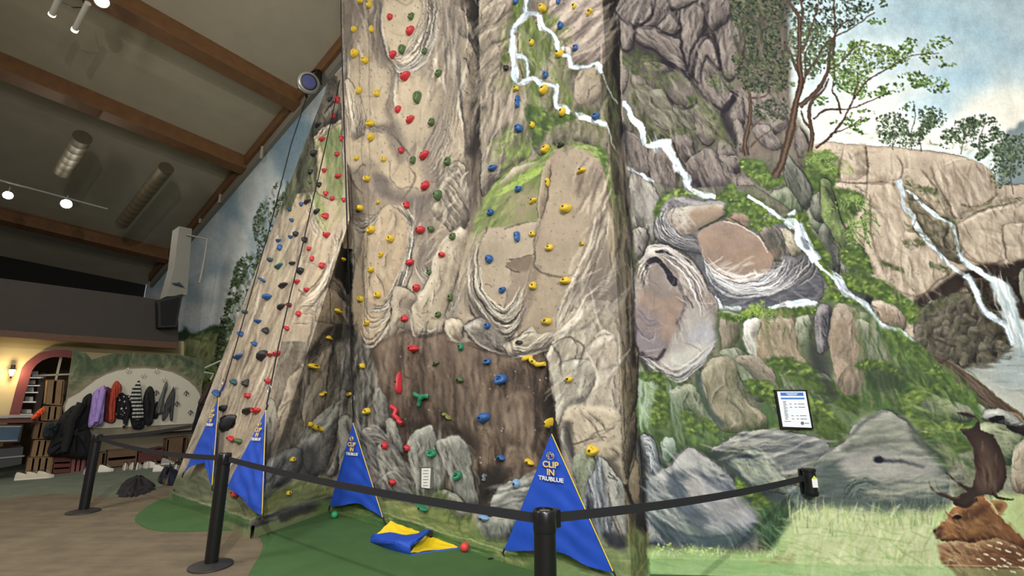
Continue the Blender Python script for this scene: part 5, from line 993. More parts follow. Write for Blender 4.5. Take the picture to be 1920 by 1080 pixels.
# ---- second sitting: modelling shadows and lights over the first lay-in
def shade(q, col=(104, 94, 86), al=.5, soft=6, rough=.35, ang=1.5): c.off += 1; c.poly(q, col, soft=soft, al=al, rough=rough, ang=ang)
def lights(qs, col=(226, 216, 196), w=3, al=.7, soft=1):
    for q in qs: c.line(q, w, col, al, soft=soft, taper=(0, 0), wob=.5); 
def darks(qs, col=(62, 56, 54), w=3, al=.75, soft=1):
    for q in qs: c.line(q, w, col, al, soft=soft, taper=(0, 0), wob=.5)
c.tr(600, 0, .5204)
GS_ = [(126, 116, 106), (98, 90, 84), (206, 194, 172), (150, 138, 122)]
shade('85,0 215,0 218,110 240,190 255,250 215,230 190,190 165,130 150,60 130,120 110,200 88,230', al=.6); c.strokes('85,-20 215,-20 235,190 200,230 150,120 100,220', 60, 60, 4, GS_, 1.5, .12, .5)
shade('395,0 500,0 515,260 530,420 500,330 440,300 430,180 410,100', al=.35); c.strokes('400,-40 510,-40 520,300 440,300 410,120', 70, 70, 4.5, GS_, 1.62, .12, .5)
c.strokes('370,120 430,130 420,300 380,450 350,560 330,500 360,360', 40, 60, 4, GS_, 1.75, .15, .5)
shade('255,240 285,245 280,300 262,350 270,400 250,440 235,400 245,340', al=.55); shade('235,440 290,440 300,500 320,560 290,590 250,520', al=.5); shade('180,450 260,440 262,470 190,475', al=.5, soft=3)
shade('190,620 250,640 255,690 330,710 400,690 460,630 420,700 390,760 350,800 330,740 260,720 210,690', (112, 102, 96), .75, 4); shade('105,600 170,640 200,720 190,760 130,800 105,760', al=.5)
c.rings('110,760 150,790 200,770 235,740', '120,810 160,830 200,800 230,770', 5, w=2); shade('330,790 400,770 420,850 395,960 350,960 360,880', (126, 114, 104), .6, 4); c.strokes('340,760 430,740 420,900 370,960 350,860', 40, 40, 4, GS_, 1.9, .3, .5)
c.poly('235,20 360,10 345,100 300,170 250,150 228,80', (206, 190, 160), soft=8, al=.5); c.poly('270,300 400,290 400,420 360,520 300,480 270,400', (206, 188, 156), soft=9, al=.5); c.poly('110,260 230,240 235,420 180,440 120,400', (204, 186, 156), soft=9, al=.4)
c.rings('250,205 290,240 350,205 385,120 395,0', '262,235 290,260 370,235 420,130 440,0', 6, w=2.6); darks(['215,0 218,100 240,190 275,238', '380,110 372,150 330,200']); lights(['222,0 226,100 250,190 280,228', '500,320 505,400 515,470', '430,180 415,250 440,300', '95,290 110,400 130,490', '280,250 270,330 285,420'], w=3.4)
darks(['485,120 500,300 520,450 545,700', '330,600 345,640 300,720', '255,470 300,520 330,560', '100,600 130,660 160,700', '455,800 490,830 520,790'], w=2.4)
for q in ['455,590 500,570 540,650 545,720 500,820 450,790 405,700 410,640']: c.strokes(q, 60, 34, 4, [(206, 196, 174), (110, 100, 92), (150, 138, 122), (84, 78, 72)], 2.0, .3, .6)
# right column top: fluted rock with hanging moss
FL = [(176, 162, 140), (118, 108, 94), (196, 182, 160), (84, 78, 70), (140, 128, 110)]
c.strokes('575,60 690,40 690,260 640,280 580,420', 130, 44, 5, FL, 2.2, .25, .6); c.strokes('580,280 700,290 700,560 590,560', 130, 60, 5, FL, 1.75, .15, .6)
c.strokes('860,20 1010,-20 1015,220 900,200', 110, 80, 6, [(176, 160, 144), (122, 108, 100), (200, 184, 164), (98, 88, 84)], 2.45, .12, .55)
c.strokes('740,90 850,120 880,230 850,280 740,270 720,160', 80, 40, 5, [(110, 124, 76), (140, 146, 104), (74, 84, 54), (160, 156, 124), (92, 104, 62)], 1.5, .15, .6); c.strokes('720,300 1010,260 1020,520 830,520 720,560', 150, 46, 5, [(104, 100, 80), (134, 126, 104), (70, 68, 56), (98, 110, 66), (150, 142, 120)], 1.7, .2, .55)
shade('900,240 1015,250 1020,380 960,360 905,330', (74, 68, 60), .5, 6); c.rock('925,270 960,245 1005,250 1015,340 980,380 925,370 915,320', ang=1.8, base=(140, 126, 108), hi=(172, 158, 136), lo=(88, 80, 70), lw=1.2, la=.4, al=.8)
moss('740,380 850,420 900,400 920,430 830,460 780,540 760,500', 36, 22, 1.4)
c.strokes('610,520 720,460 760,560 640,620', 40, 24, 4, [(120, 140, 70), (148, 168, 86), (86, 104, 54)], 2.2, .3, .6)
fall('745,-40 745,20 742,42', 14); fall('742,44 715,75 695,110 692,200 690,260 705,295', 15); fall('705,205 735,205 740,250 742,285', 12); fall('705,297 760,280 790,300 840,310 850,370 862,392 900,405', 15); fall('745,44 790,50 800,90 840,125 855,190 890,200 905,240 960,240 1000,225 1018,262', 16); fall('930,425 970,430 1030,455', 16)
# big boulder shading
c.tr(640, 300, .37037)
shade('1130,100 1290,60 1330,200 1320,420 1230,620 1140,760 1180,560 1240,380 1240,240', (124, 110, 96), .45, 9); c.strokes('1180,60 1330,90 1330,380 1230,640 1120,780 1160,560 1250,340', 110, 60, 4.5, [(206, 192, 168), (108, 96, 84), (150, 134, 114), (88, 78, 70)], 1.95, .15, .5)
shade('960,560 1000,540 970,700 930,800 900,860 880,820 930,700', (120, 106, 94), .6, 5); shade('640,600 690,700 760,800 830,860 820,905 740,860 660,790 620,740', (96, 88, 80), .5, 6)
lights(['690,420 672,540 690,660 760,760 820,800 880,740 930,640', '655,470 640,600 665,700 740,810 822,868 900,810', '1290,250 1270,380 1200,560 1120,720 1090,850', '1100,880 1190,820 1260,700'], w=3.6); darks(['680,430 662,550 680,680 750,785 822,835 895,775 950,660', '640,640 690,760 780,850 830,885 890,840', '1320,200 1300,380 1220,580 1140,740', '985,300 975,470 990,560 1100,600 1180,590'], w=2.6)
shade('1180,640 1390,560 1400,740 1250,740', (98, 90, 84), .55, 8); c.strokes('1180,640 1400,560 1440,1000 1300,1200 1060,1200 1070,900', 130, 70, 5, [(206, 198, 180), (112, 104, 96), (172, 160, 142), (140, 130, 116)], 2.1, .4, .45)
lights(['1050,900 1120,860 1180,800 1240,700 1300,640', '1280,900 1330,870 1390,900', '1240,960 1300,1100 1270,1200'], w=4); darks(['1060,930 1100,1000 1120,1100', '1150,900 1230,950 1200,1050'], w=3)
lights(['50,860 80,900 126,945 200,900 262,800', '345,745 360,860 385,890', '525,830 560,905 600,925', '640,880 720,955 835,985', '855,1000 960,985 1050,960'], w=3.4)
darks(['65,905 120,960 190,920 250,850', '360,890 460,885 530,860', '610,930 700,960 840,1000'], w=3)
# cave fins and foot stones
c.tr(640, 600, .4444)
CB_ = [(136, 116, 98), (118, 100, 84), (96, 80, 68), (148, 130, 112)]
for q in ['160,110 240,90 240,330 180,300', '360,110 430,110 430,330 370,300', '480,130 560,140 550,420 500,330', '600,230 680,180 640,460 590,600', '690,330 790,300 810,420 700,440', '700,400 800,380 810,520 720,530', '700,560 800,550 830,630 720,630']: c.strokes(q, 34, 60, 6, CB_, 1.5, .12, .5, soft=2)
GY = [(168, 164, 152), (96, 94, 88), (60, 58, 56), (140, 136, 126), (190, 186, 174)]
c.strokes('40,80 130,160 150,400 60,420', 90, 60, 4, GY, 1.45, .1, .55); c.strokes('90,460 280,600 290,700 150,720', 70, 40, 4, GY, 1.0, .3, .55); c.strokes('400,500 540,540 570,760 470,740', 40, 40, 4, GY[:2]+GY[3:], 1.35, .15, .5); c.strokes('290,480 430,470 430,700 310,720', 40, 40, 4, GY[:2]+GY[3:], 1.5, .15, .5)
c.strokes('640,720 760,670 940,660 940,760 700,800', 50, 50, 4, GY, -.2, .15, .5); lights(['300,480 370,445 388,470', '410,510 450,490 500,492 545,570', '150,690 222,638 270,680', '95,465 150,452 200,500'], w=3, col=(196, 194, 184))
for x in range(0, 60): c.line([(prng.uniform(0, 70), prng.uniform(780, 800)), (prng.uniform(0, 70), prng.uniform(760, 800))], 2, (120, 130, 70), .3)
# left panel: long folds
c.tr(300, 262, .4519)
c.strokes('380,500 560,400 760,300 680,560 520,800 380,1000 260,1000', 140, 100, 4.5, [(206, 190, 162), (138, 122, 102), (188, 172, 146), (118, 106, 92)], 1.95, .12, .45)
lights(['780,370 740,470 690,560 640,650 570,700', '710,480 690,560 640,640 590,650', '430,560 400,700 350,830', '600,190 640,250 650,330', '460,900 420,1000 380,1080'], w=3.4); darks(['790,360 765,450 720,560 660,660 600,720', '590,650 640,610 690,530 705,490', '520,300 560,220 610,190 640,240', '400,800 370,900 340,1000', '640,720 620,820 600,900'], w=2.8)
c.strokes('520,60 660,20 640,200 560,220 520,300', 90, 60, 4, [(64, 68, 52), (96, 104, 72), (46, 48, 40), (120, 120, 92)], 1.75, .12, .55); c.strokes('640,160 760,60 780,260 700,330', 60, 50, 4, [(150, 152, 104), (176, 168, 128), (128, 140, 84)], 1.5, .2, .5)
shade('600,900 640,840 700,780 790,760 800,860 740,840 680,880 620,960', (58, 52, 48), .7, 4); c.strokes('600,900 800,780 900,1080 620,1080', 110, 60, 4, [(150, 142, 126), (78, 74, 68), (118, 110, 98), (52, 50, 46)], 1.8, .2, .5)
# ---- main wall: cliffs, columns and lumps
c.tr(1160, 0, .3958)
MV = [(150, 138, 128), (100, 90, 84), (66, 60, 58), (168, 156, 144), (120, 110, 102)]
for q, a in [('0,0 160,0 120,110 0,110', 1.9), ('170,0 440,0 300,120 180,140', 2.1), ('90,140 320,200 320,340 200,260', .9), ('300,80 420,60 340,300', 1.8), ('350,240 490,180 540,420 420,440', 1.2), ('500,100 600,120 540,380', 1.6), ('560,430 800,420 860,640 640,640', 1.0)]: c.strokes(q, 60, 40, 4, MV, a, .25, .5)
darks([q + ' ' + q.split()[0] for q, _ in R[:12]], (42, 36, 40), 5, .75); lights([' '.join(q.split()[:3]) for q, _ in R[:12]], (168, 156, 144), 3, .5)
c.strokes('560,-100 800,-100 800,420 580,420', 160, 40, 5, [(92, 84, 72), (72, 66, 56), (60, 66, 48), (112, 102, 88)], 1.4, .3, .6); c.leaves('560,-200 790,-200 800,60 805,260 790,420 700,440 600,400 545,240', 1500, 2.9, DK+[(104, 106, 78)], .5, 1.2)
for q, a2, b2 in [('745,840 780,760 812,640 832,540 850,460 862,380 850,300 850,200 856,100 830,40 790,-20', 16, 4), ('612,740 600,680 622,580 630,520 628,440', 10, 5)]: branch(q, a2, b2)
c.strokes('60,350 360,380 480,640 140,620', 120, 44, 4.5, [(140, 132, 112), (98, 96, 76), (66, 66, 54), (116, 116, 86), (158, 150, 130)], 1.0, .25, .5)
c.strokes('10,640 160,700 280,880 40,960', 70, 50, 4, MV, 1.4, .15, .5); c.strokes('330,720 520,760 500,900 350,860', 50, 46, 4, MV, 1.15, .2, .5)
c.tr(1500, 300, .4074)
BG = [(206, 190, 164), (150, 132, 110), (122, 106, 88), (222, 208, 184)]
c.strokes('320,130 460,130 480,330 640,480 640,560 520,630 340,500', 120, 60, 4.5, BG, 1.2, .35, .4); c.strokes('620,50 900,60 880,180 700,250', 70, 46, 4.5, BG, 1.25, .25, .4); c.strokes('720,290 1000,220 1060,440 900,480 760,440', 70, 46, 4.5, BG, 1.0, .4, .4); c.strokes('180,-20 310,-40 300,80 190,90', 30, 40, 4, BG, .3, .3, .4)
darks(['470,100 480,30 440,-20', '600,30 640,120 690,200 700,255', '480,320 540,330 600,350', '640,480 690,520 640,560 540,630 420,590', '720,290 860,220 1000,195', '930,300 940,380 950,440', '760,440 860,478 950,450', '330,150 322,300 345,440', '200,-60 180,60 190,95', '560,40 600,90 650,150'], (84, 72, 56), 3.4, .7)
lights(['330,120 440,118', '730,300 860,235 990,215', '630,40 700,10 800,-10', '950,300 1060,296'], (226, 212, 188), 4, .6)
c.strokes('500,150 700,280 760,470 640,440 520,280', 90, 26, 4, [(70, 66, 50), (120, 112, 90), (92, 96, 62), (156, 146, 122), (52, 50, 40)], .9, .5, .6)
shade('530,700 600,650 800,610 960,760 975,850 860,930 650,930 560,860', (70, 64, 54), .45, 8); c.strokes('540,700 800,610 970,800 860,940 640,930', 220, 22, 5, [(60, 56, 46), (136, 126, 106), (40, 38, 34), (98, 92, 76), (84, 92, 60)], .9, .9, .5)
fall('765,525 800,580 850,690 900,730 955,770 985,850', 22); c.strokes('870,545 960,590 1010,740 1050,840 990,850 930,700', 50, 50, 2.4, [(246, 250, 248), (150, 172, 180)], 1.25, .1, .6)
# pink-brown columns and dark gaps under the pool
c.tr(1200, 375, .375)
c.rock('955,560 985,535 1030,545 1070,600 1100,700 1125,830 1100,960 1010,970 965,820 940,700', ang=1.5, base=(146, 128, 108), hi=(180, 164, 142), lo=(96, 92, 74), lw=1, la=.35, txt=.35, bulge=16)
c.rock('880,530 945,528 948,640 920,750 890,760 868,640', ang=1.5, base=(128, 124, 122), hi=(176, 172, 168), lo=(66, 64, 68), lw=1.4, txt=.5); c.poly('850,560 880,740 940,880 1000,980 960,1000 900,900 850,740', (56, 60, 54), soft=6, al=.8, rough=.2)
c.rock('1080,600 1150,620 1200,690 1240,800 1200,880 1140,800 1100,700', ang=1.3, **GRR, lw=.8, la=.3); c.strokes('1100,640 1260,760 1300,980 1120,1000', 90, 44, 5, [(92, 112, 70), (66, 86, 52), (120, 132, 88), (134, 124, 100)], 1.35, .2, .5)
moss('1080,830 1160,800 1240,815 1290,860 1200,850 1120,850', 30, 20, .2); moss('1290,760 1380,750 1440,790 1380,800 1300,820', 30, 20, .3); shade('1130,850 1270,860 1310,940 1220,960 1150,920', (52, 68, 46), .7, 8)
c.strokes('1250,640 1400,740 1600,900 1700,1000 1440,1000 1280,800', 160, 40, 6, [(96, 122, 62), (72, 96, 50), (122, 144, 80), (56, 76, 44)], 1.0, .35, .5)
c.rock('520,620 560,590 610,590 600,640 575,700 590,790 560,760 530,700', ang=1.5, base=(196, 192, 178), hi=(222, 218, 204), lo=(140, 138, 124), lw=.8, crack=0); c.strokes('600,620 770,570 850,760 650,830', 60, 60, 6, [(170, 150, 124), (132, 118, 96), (154, 136, 112), (112, 112, 82)], 1.4, .2, .5); moss('640,800 740,790 860,850 900,900 760,880 660,840', 40, 24, .6)
lights(['400,555 440,560 520,580', '150,800 260,830 370,750', '560,600 550,660 590,760'], (206, 214, 206), 3)
# swirls again, bolder
c.tr(1160, 330, .3795)
c.rings('400,380 440,460 540,520 680,520 770,440', '430,450 500,540 640,580 800,560 900,480', 8, lt=(232, 230, 226), dk=(80, 80, 88), w=2.6, al=.7); c.rings('205,170 200,240 250,310 340,350', '260,170 250,230 300,290 370,310', 5, lt=(196, 192, 186), dk=(72, 72, 78), w=2.4)
shade('100,620 160,660 210,700 190,800 110,780 80,700', (112, 104, 112), .5, 8); lights(['150,372 220,366 300,420 380,480 440,580', '420,690 480,640', '210,900 290,955 380,900 490,800'], (226, 218, 208), 4)
# foreground boulders
c.tr(1180, 680, .3704)
BL2 = [(180, 180, 176), (96, 106, 114), (66, 76, 86), (150, 152, 152), (204, 202, 196)]
c.strokes('110,600 300,440 520,590 650,800 500,890 150,850', 200, 64, 5, BL2, .75, .25, .4); c.strokes('430,440 760,345 1000,420 900,520 760,560', 90, 70, 4.5, [(170, 168, 152), (92, 98, 102), (66, 72, 80), (190, 186, 172)], -.12, .15, .5); c.strokes('500,480 700,480 810,640 620,610', 70, 40, 5, [(160, 166, 146), (100, 112, 104), (180, 184, 164)], .7, .3, .45)
darks(['300,440 350,500 380,580 460,640 560,680', '220,520 240,600 330,740 420,820', '480,500 560,476 660,492', '120,780 240,850 400,890 600,860'], (58, 66, 78), 5, .6, 2)
c.tr(1500, 680, .3704)
c.strokes('100,520 260,380 420,270 620,380 750,600 600,700 160,700', 220, 80, 5, [(182, 178, 162), (112, 118, 108), (80, 88, 88), (160, 158, 146), (128, 138, 112)], .0, .14, .42); darks(['250,400 420,350 560,330', '230,440 400,410 600,400 700,460', '370,490 420,486 520,504 640,530', '110,560 200,500 260,480'], (70, 76, 76), 6, .55, 2); c.poly('375,488 400,478 430,486 425,502 390,502', (50, 52, 60), soft=2)
c.strokes('480,180 760,180 790,300 770,480 700,480', 90, 44, 5, [(66, 88, 48), (98, 124, 66), (128, 150, 84), (150, 170, 96)], .5, .4, .45)
GF = '-20,760 200,745 480,750 690,760 700,930 760,1080 -40,1090'
c.poly('70,560 110,500 200,520 260,600 420,700 700,690 740,740 400,760 150,720', (66, 80, 80), soft=10, al=.65, rough=.3); c.poly('280,330 420,262 520,300 600,380 420,400 280,400', (156, 156, 138), soft=8, al=.55, rough=.3, ang=0); c.poly('230,470 420,440 660,500 720,570 480,590 240,560', (172, 166, 160), soft=9, al=.6, rough=.3)
c.line('375,490 430,494 520,506 640,532', 8, (58, 60, 70), .9, soft=2, taper=(1, .3)); c.poly('378,482 405,474 430,486 422,504 388,504', (46, 48, 58), soft=1); c.rings('210,700 250,620 330,590 410,615', '240,720 290,650 350,630 400,640', 4, dk=(48, 60, 60), lt=(120, 130, 120), w=2.6); c.line('245,385 330,300 440,252 540,300 640,410 720,480', 4, (60, 68, 60), .6, soft=2); darks(['560,320 600,400 690,460'], (56, 66, 60), 14, .5, 4)
c.tr(1180, 680, .3704); c.poly('215,520 300,440 350,470 420,540 380,560 330,520 270,540', (190, 188, 182), soft=5, al=.6); c.poly('350,600 480,640 620,740 640,800 520,830 400,760', (178, 174, 176), soft=8, al=.55, rough=.3); c.poly('200,600 260,580 320,700 400,800 360,840 260,740', (84, 96, 108), soft=6, al=.7, rough=.3); c.poly('110,780 240,850 420,890 620,860 560,910 240,910', (62, 78, 86), soft=7, al=.7); c.tr(1500, 680, .3704)
# coat of the deer
c.strokes('700,850 780,740 940,690 1134,900 900,905', 90, 18, 2.4, [(110, 70, 40), (170, 124, 80), (84, 52, 32), (196, 150, 106)], .6, .35, .45); c.strokes('720,930 1134,920 1134,1080 900,1080', 110, 26, 2.6, [(120, 80, 52), (176, 132, 92), (88, 56, 38)], .5, .2, .45); c.strokes('890,440 1000,460 1020,620 910,640', 40, 40, 4, [(86, 64, 54), (56, 40, 34), (110, 88, 74)], 1.45, .1, .5); c.strokes(GF, 150, 34, 4, [(206, 214, 158), (170, 192, 118), (222, 222, 176)], -1.3, .3, .5); c.strokes(GF, 70, 60, 4, [(150, 180, 108), (196, 204, 150)], .3, .3, .4)
# bolt holes
c.tr(0, 0, 1)
for gx in range(30):
    for gy in range(40):
        x, y = 665+gx*18+prng.randn()*5, -20+gy*24+prng.randn()*6
        if y < 620 or x > 1040:
            if x < 1165: c.poly([(x-.9, y-.9), (x+.9, y-.9), (x+.9, y+.9), (x-.9, y+.9)], (70, 62, 54), al=.6, sm=False)
for q in ['690,-100 690,30 694,300 690,640', '672,100 680,300 686,480 686,640', '640,560 650,700']: c.line(q, 1.2, (104, 92, 78), .55)
warp(CT)
# skirting lines ruled over the paint
c.line('1214,1046 1400,1050 1700,1058 1990,1066', 1.6, (206, 220, 170), .6, sm=False); c.poly('1216,1068 1216,1050 1990,1070 1990,1160 1216,1160', (150, 186, 128), al=.4, sm=False)
# ------------------------------------------------------------------ the sky wall behind (left)
CS = Canvas((150, 176, 186)); c = CS
c.grad([(-110, -190), (900, -190), (900, 660), (-110, 660)], (112, 142, 160), (176, 196, 200), (380, 200), (420, 600), noise=.02)
for x, y, rx, ry, a in [(470, 370, 22, 60, .7), (500, 330, 20, 50, .6), (440, 470, 26, 50, .7), (420, 540, 46, 26, .8), (370, 590, 60, 24, .8), (400, 440, 16, 60, .5), (360, 470, 30, 60, .4), (520, 380, 20, 50, .7), (600, 200, 30, 40, .6), (300, 560, 50, 20, .6), (440, 590, 60, 30, .7), (630, 130, 20, 40, .7)]:
    t = np.linspace(0, 2*np.pi, 12, endpoint=False); c.poly(np.stack([x+rx*np.cos(t)*prng.uniform(.8, 1.2, 12), y+ry*np.sin(t)*prng.uniform(.8, 1.2, 12)], 1), (222, 224, 216), soft=8, al=a*.95)
c.poly('330,625 345,614 360,628 390,616 415,614 425,640 430,700 430,900 200,900 200,640', (70, 92, 66), soft=2); c.strokes('430,560 700,200 700,900 420,900', 200, 40, 8, [(84, 104, 72), (64, 84, 56), (110, 128, 88)], 1.4, .5, .5)
c.poly('332,652 352,640 372,630 400,624 420,634 432,650 432,730 326,730', (158, 166, 104), soft=3); c.strokes('335,640 430,625 430,720 335,720', 150, 22, 3.4, [(182, 186, 118), (122, 138, 82), (204, 204, 140), (92, 112, 66)], 1.9, .25, .6); c.strokes('332,626 425,620 420,640 335,648', 30, 14, 3, [(70, 92, 60), (92, 112, 72)], .1, .4, .7)
LS = [(60, 80, 52), (84, 106, 66), (44, 60, 42), (104, 124, 80)]
for q, n in [('440,500 462,478 490,500 492,560 480,610 460,660 425,710 405,670 412,610 425,560', 2300), ('474,420 492,385 520,378 550,350 550,440 520,510 490,560 476,520 480,470', 1300), ('500,370 540,340 540,420 510,430', 120)]:
    c.strokes(q, n//8, 14, 4, LS[:3], 1.5, .5, .4); c.leaves(q, n, 2.1, LS, .3, 1.1)
for q in ['430,690 450,620 462,540 470,500', '450,660 470,590 490,500 510,400', '440,640 425,610', '470,560 490,520']: c.line(q, 2, (86, 80, 62), .8, taper=(1, .4))
c.leaves('380,700 440,660 430,760 390,760', 200, 2.4, [(120, 150, 60), (150, 176, 80), (90, 116, 50)], .3, 1.)
warp(CS)
# ------------------------------------------------------------------ the shell and the painted walls
M_PAINT = mat('painted mural on plaster', vcol=True, rough=.75, noise=.05, nscale=60, bump=.06, spec=.25)
Z = .13
PL = at_z(322, 917, Z); PA = at_z(475, 985, Z); PAB = at_z(619, 938, Z); PCD = at_z(1184, 1088, Z); PDM = at_z(1214, 1045, Z); PM = at_z(1600, 1054, Z)
SD = V(.767, -.641, 0); TD = V(.641, .767, 0); UP = V(0, 0, 1)
COR = at_z(341, 866, 0)+TD*.8                      # floor corner behind the cloakroom panel
SKY = vplane(COR, COR+SD); BACK = vplane(COR, COR+TD)
if BACK[1]@(C0-COR) < 0: BACK = (BACK[0], -BACK[1])
BC = vplane(PAB, PCD); DP = vplane(PCD, PDM); MP = vplane(PDM, PM)
A_n = np.cross(PA-PL, UP+TD*.225); A_n /= np.linalg.norm(A_n)
if A_n@(C0-PL) < 0: A_n = -A_n
AP = (PL, A_n)
Rk = PA+(UP+TD*.225)*4.6
A2_n = np.cross(PAB-PA, Rk-PA); A2_n /= np.linalg.norm(A2_n)
if A2_n@(C0-PA) < 0: A2_n = -A2_n
A2P = (PA, A2_n)
def down(p, z=0.): return V(p[0], p[1], z)

# main mural wall
right = PDM+(PM-PDM)/np.linalg.norm(PM-PDM)*6.6
hM = 8.2
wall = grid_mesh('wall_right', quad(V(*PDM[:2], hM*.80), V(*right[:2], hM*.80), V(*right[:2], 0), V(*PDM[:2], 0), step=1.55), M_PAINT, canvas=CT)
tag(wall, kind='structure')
# the tower: an empty with its painted panels
tower = empty('climbing_tower', (PA+PCD)/2*V(1, 1, 0)); T0 = Matrix.Translation(-tower.location)
tag(tower, 'tall climbing tower painted with tan rock, a dark cave and thin waterfalls', 'climbing wall')
def panel(name, P): o = grid_mesh(name, P-np.array(tower.location), M_PAINT, tower, colors=sample(P)); return o
def sample(P, canvas=None, shift=None):
    x, y = proj(P.reshape(-1, 3)); a = (canvas or CT).a
    u = np.clip(x-OX, 0, CW-1.01); v = np.clip(y-OY, 0, CH-1.01); ui, vi = u.astype(int), v.astype(int); fu, fv = (u-ui)[:, None], (v-vi)[:, None]
    return a[vi, ui]*(1-fu)*(1-fv)+a[vi, ui+1]*fu*(1-fv)+a[vi+1, ui]*(1-fu)*fv+a[vi+1, ui+1]*fu*fv
# leaning left panel
topA = (UP+TD*.225)*8.3; e = (PL-PA)/np.linalg.norm(PL-PA)
Rr = on(655, 412, AP); Lr = PL+(UP+TD*.225)*(Rr[2]-Z); Rt = on(643, 128, AP); Lt = PL+(UP+TD*.225)*(Rt[2]-Z)
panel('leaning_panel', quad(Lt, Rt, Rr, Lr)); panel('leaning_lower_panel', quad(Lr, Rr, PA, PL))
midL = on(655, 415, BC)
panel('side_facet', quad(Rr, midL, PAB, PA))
b = MB(); tl = np.array(tower.location)
b.face([PL-tl, Lt-tl, PL+TD*1.86+UP*(Lt[2]-Z)-tl, PL+TD*1.86-tl]).build('end_board', mat('dark plywood', (70, 64, 52), .8), tower)
# centre column, its side return, right column
cBL, cBR = PAB, on(885, 1002, BC)
y0 = -170
tlB = on(630, y0, BC); trB = on(838, y0, BC)
midL = on(655, 415, BC); midR = on(880, 450, BC); botR = on(872, 1002, BC); botR[2] = Z
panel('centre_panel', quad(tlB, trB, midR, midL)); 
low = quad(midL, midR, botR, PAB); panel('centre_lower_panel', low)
def push(x, y, k): d = ray(x, y); p = on(x, y, BC); return p+(p-C0)*k
tlC = push(900, y0, .055); trC = on(1124, y0, BC)
trC[0:2] = PCD[0:2]
midC = V(*PCD[:2], on(1150, 450, BC)[2])
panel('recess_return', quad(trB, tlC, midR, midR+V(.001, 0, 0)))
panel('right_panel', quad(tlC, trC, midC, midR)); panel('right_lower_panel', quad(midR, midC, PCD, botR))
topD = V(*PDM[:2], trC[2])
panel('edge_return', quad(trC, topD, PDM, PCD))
# skirting boards round the foot
sk = MB(); off = .02
def skirt(name, p, q, pl, par=tower):
    n = pl[1]*V(1, 1, 0); n /= np.linalg.norm(n); a, b_, c_, d = p+n*off+UP*0, q+n*off, down(q)+n*off, down(p)+n*off
    P = quad(a, b_, c_, d, step=1.6); o = grid_mesh(name, P-(tl if par else 0), M_PAINT, par, colors=sample(P))
    T = quad(p-n*.01, q-n*.01, b_, a, step=2); grid_mesh(name+'_cap', T-(tl if par else 0), M_PAINT, par, colors=sample(T)) if par else None
    return o
skirt('skirting', PL, PA, AP); skirt('skirting', PA, PAB, A2P); skirt('skirting', PAB, PCD, BC); skirt('skirting', PCD, PDM, DP)
o = skirt('baseboard_right', PDM, right*V(1, 1, 0)+UP*Z, MP, None); tag(o, kind='structure')

# sky wall, its roof line, ceiling
kA = [on(632, 100, SKY), on(265, 545, SKY)]
s_far, s_near = kA[1], kA[0]
sl = (s_near[2]-s_far[2])/np.linalg.norm((s_near-s_far)[:2])
def sky_top(k): p = COR+SD*k; return V(p[0], p[1], s_far[2]+sl*((p-s_far)@SD))
P = quad(sky_top(-10), sky_top(8.2), COR+SD*8.2, COR-SD*10, step=1.9)
o = grid_mesh('wall_left', P, M_PAINT, canvas=CS); tag(o, kind='structure')
# roof plane: falls gently towards the sky wall
RU = V(*(-TD[:2]), .078); RN = np.cross(SD+UP*sl, RU); RN /= np.linalg.norm(RN)
if RN[2] > 0: RN = -RN
ROOF = (s_near, RN)
M_CEIL = mat('grey-green ceiling board', (160, 152, 130), .9, noise=.08, nscale=1.6)
a_, b_ = sky_top(-14), sky_top(5.8)
grid = quad(a_+RU*13, b_+RU*13, b_, a_, step=60)
o = grid_mesh('ceiling', grid, M_CEIL); tag(o, kind='structure')
M_TIMB = mat('brown glued timber', (104, 72, 42), .6, noise=.22, nscale=6)
def bar(p, q, w, h, up, name, m, parent=None, bev=0.):
    p, q, up = Vector(tuple(p)), Vector(tuple(q)), Vector(tuple(up)); d = (q-p); L_ = d.length; d.normalize()
    a = d.cross(up).normalized(); u = a.cross(d).normalized(); R = Matrix((d, a, u)).transposed()
    return MB().box((p+q)/2, (L_, w, h), R, bev).build(name, m, parent)
def beam(x, y, w, h, n=1):
    p = on(x, y, SKY)
    # beam end on the sky wall, running up the roof
    k = (p-COR)@SD; t = sky_top(k); dn = RN*(h/2)
    o = bar(t+dn+RU*.02, t+dn+RU*13, w, h, RN, 'ceiling_beam', M_TIMB, bev=.01)
    return o
for (x, y), nm in [((566, 168), 'upper'), ((462, 330), 'second'), ((331, 432), 'third')]:
    o = beam(x, y, .34, .42)
    tag(o, {'upper': 'brown timber ceiling beam ending behind the speaker light at the tower top', 'second': 'brown timber ceiling beam just above the two grey ducts', 'third': 'lowest brown timber ceiling beam, behind the ducts and rail lights'}[nm], 'beam', 'brown ceiling beams')
# timber wall plate and pale cornice along the sky wall
nS = SKY[1]
p, q = sky_top(-9), sky_top(5.6)
o = bar(p+nS*.09-UP*.16, q+nS*.09-UP*.16, .18, .30, UP, 'trim_1', M_TIMB); tag(o, kind='structure')
o = bar(p+nS*.05-UP*.42, q+nS*.05-UP*.42, .10, .22, UP, 'trim_2', mat('pale cornice board', (120, 116, 102), .8)); tag(o, kind='structure')

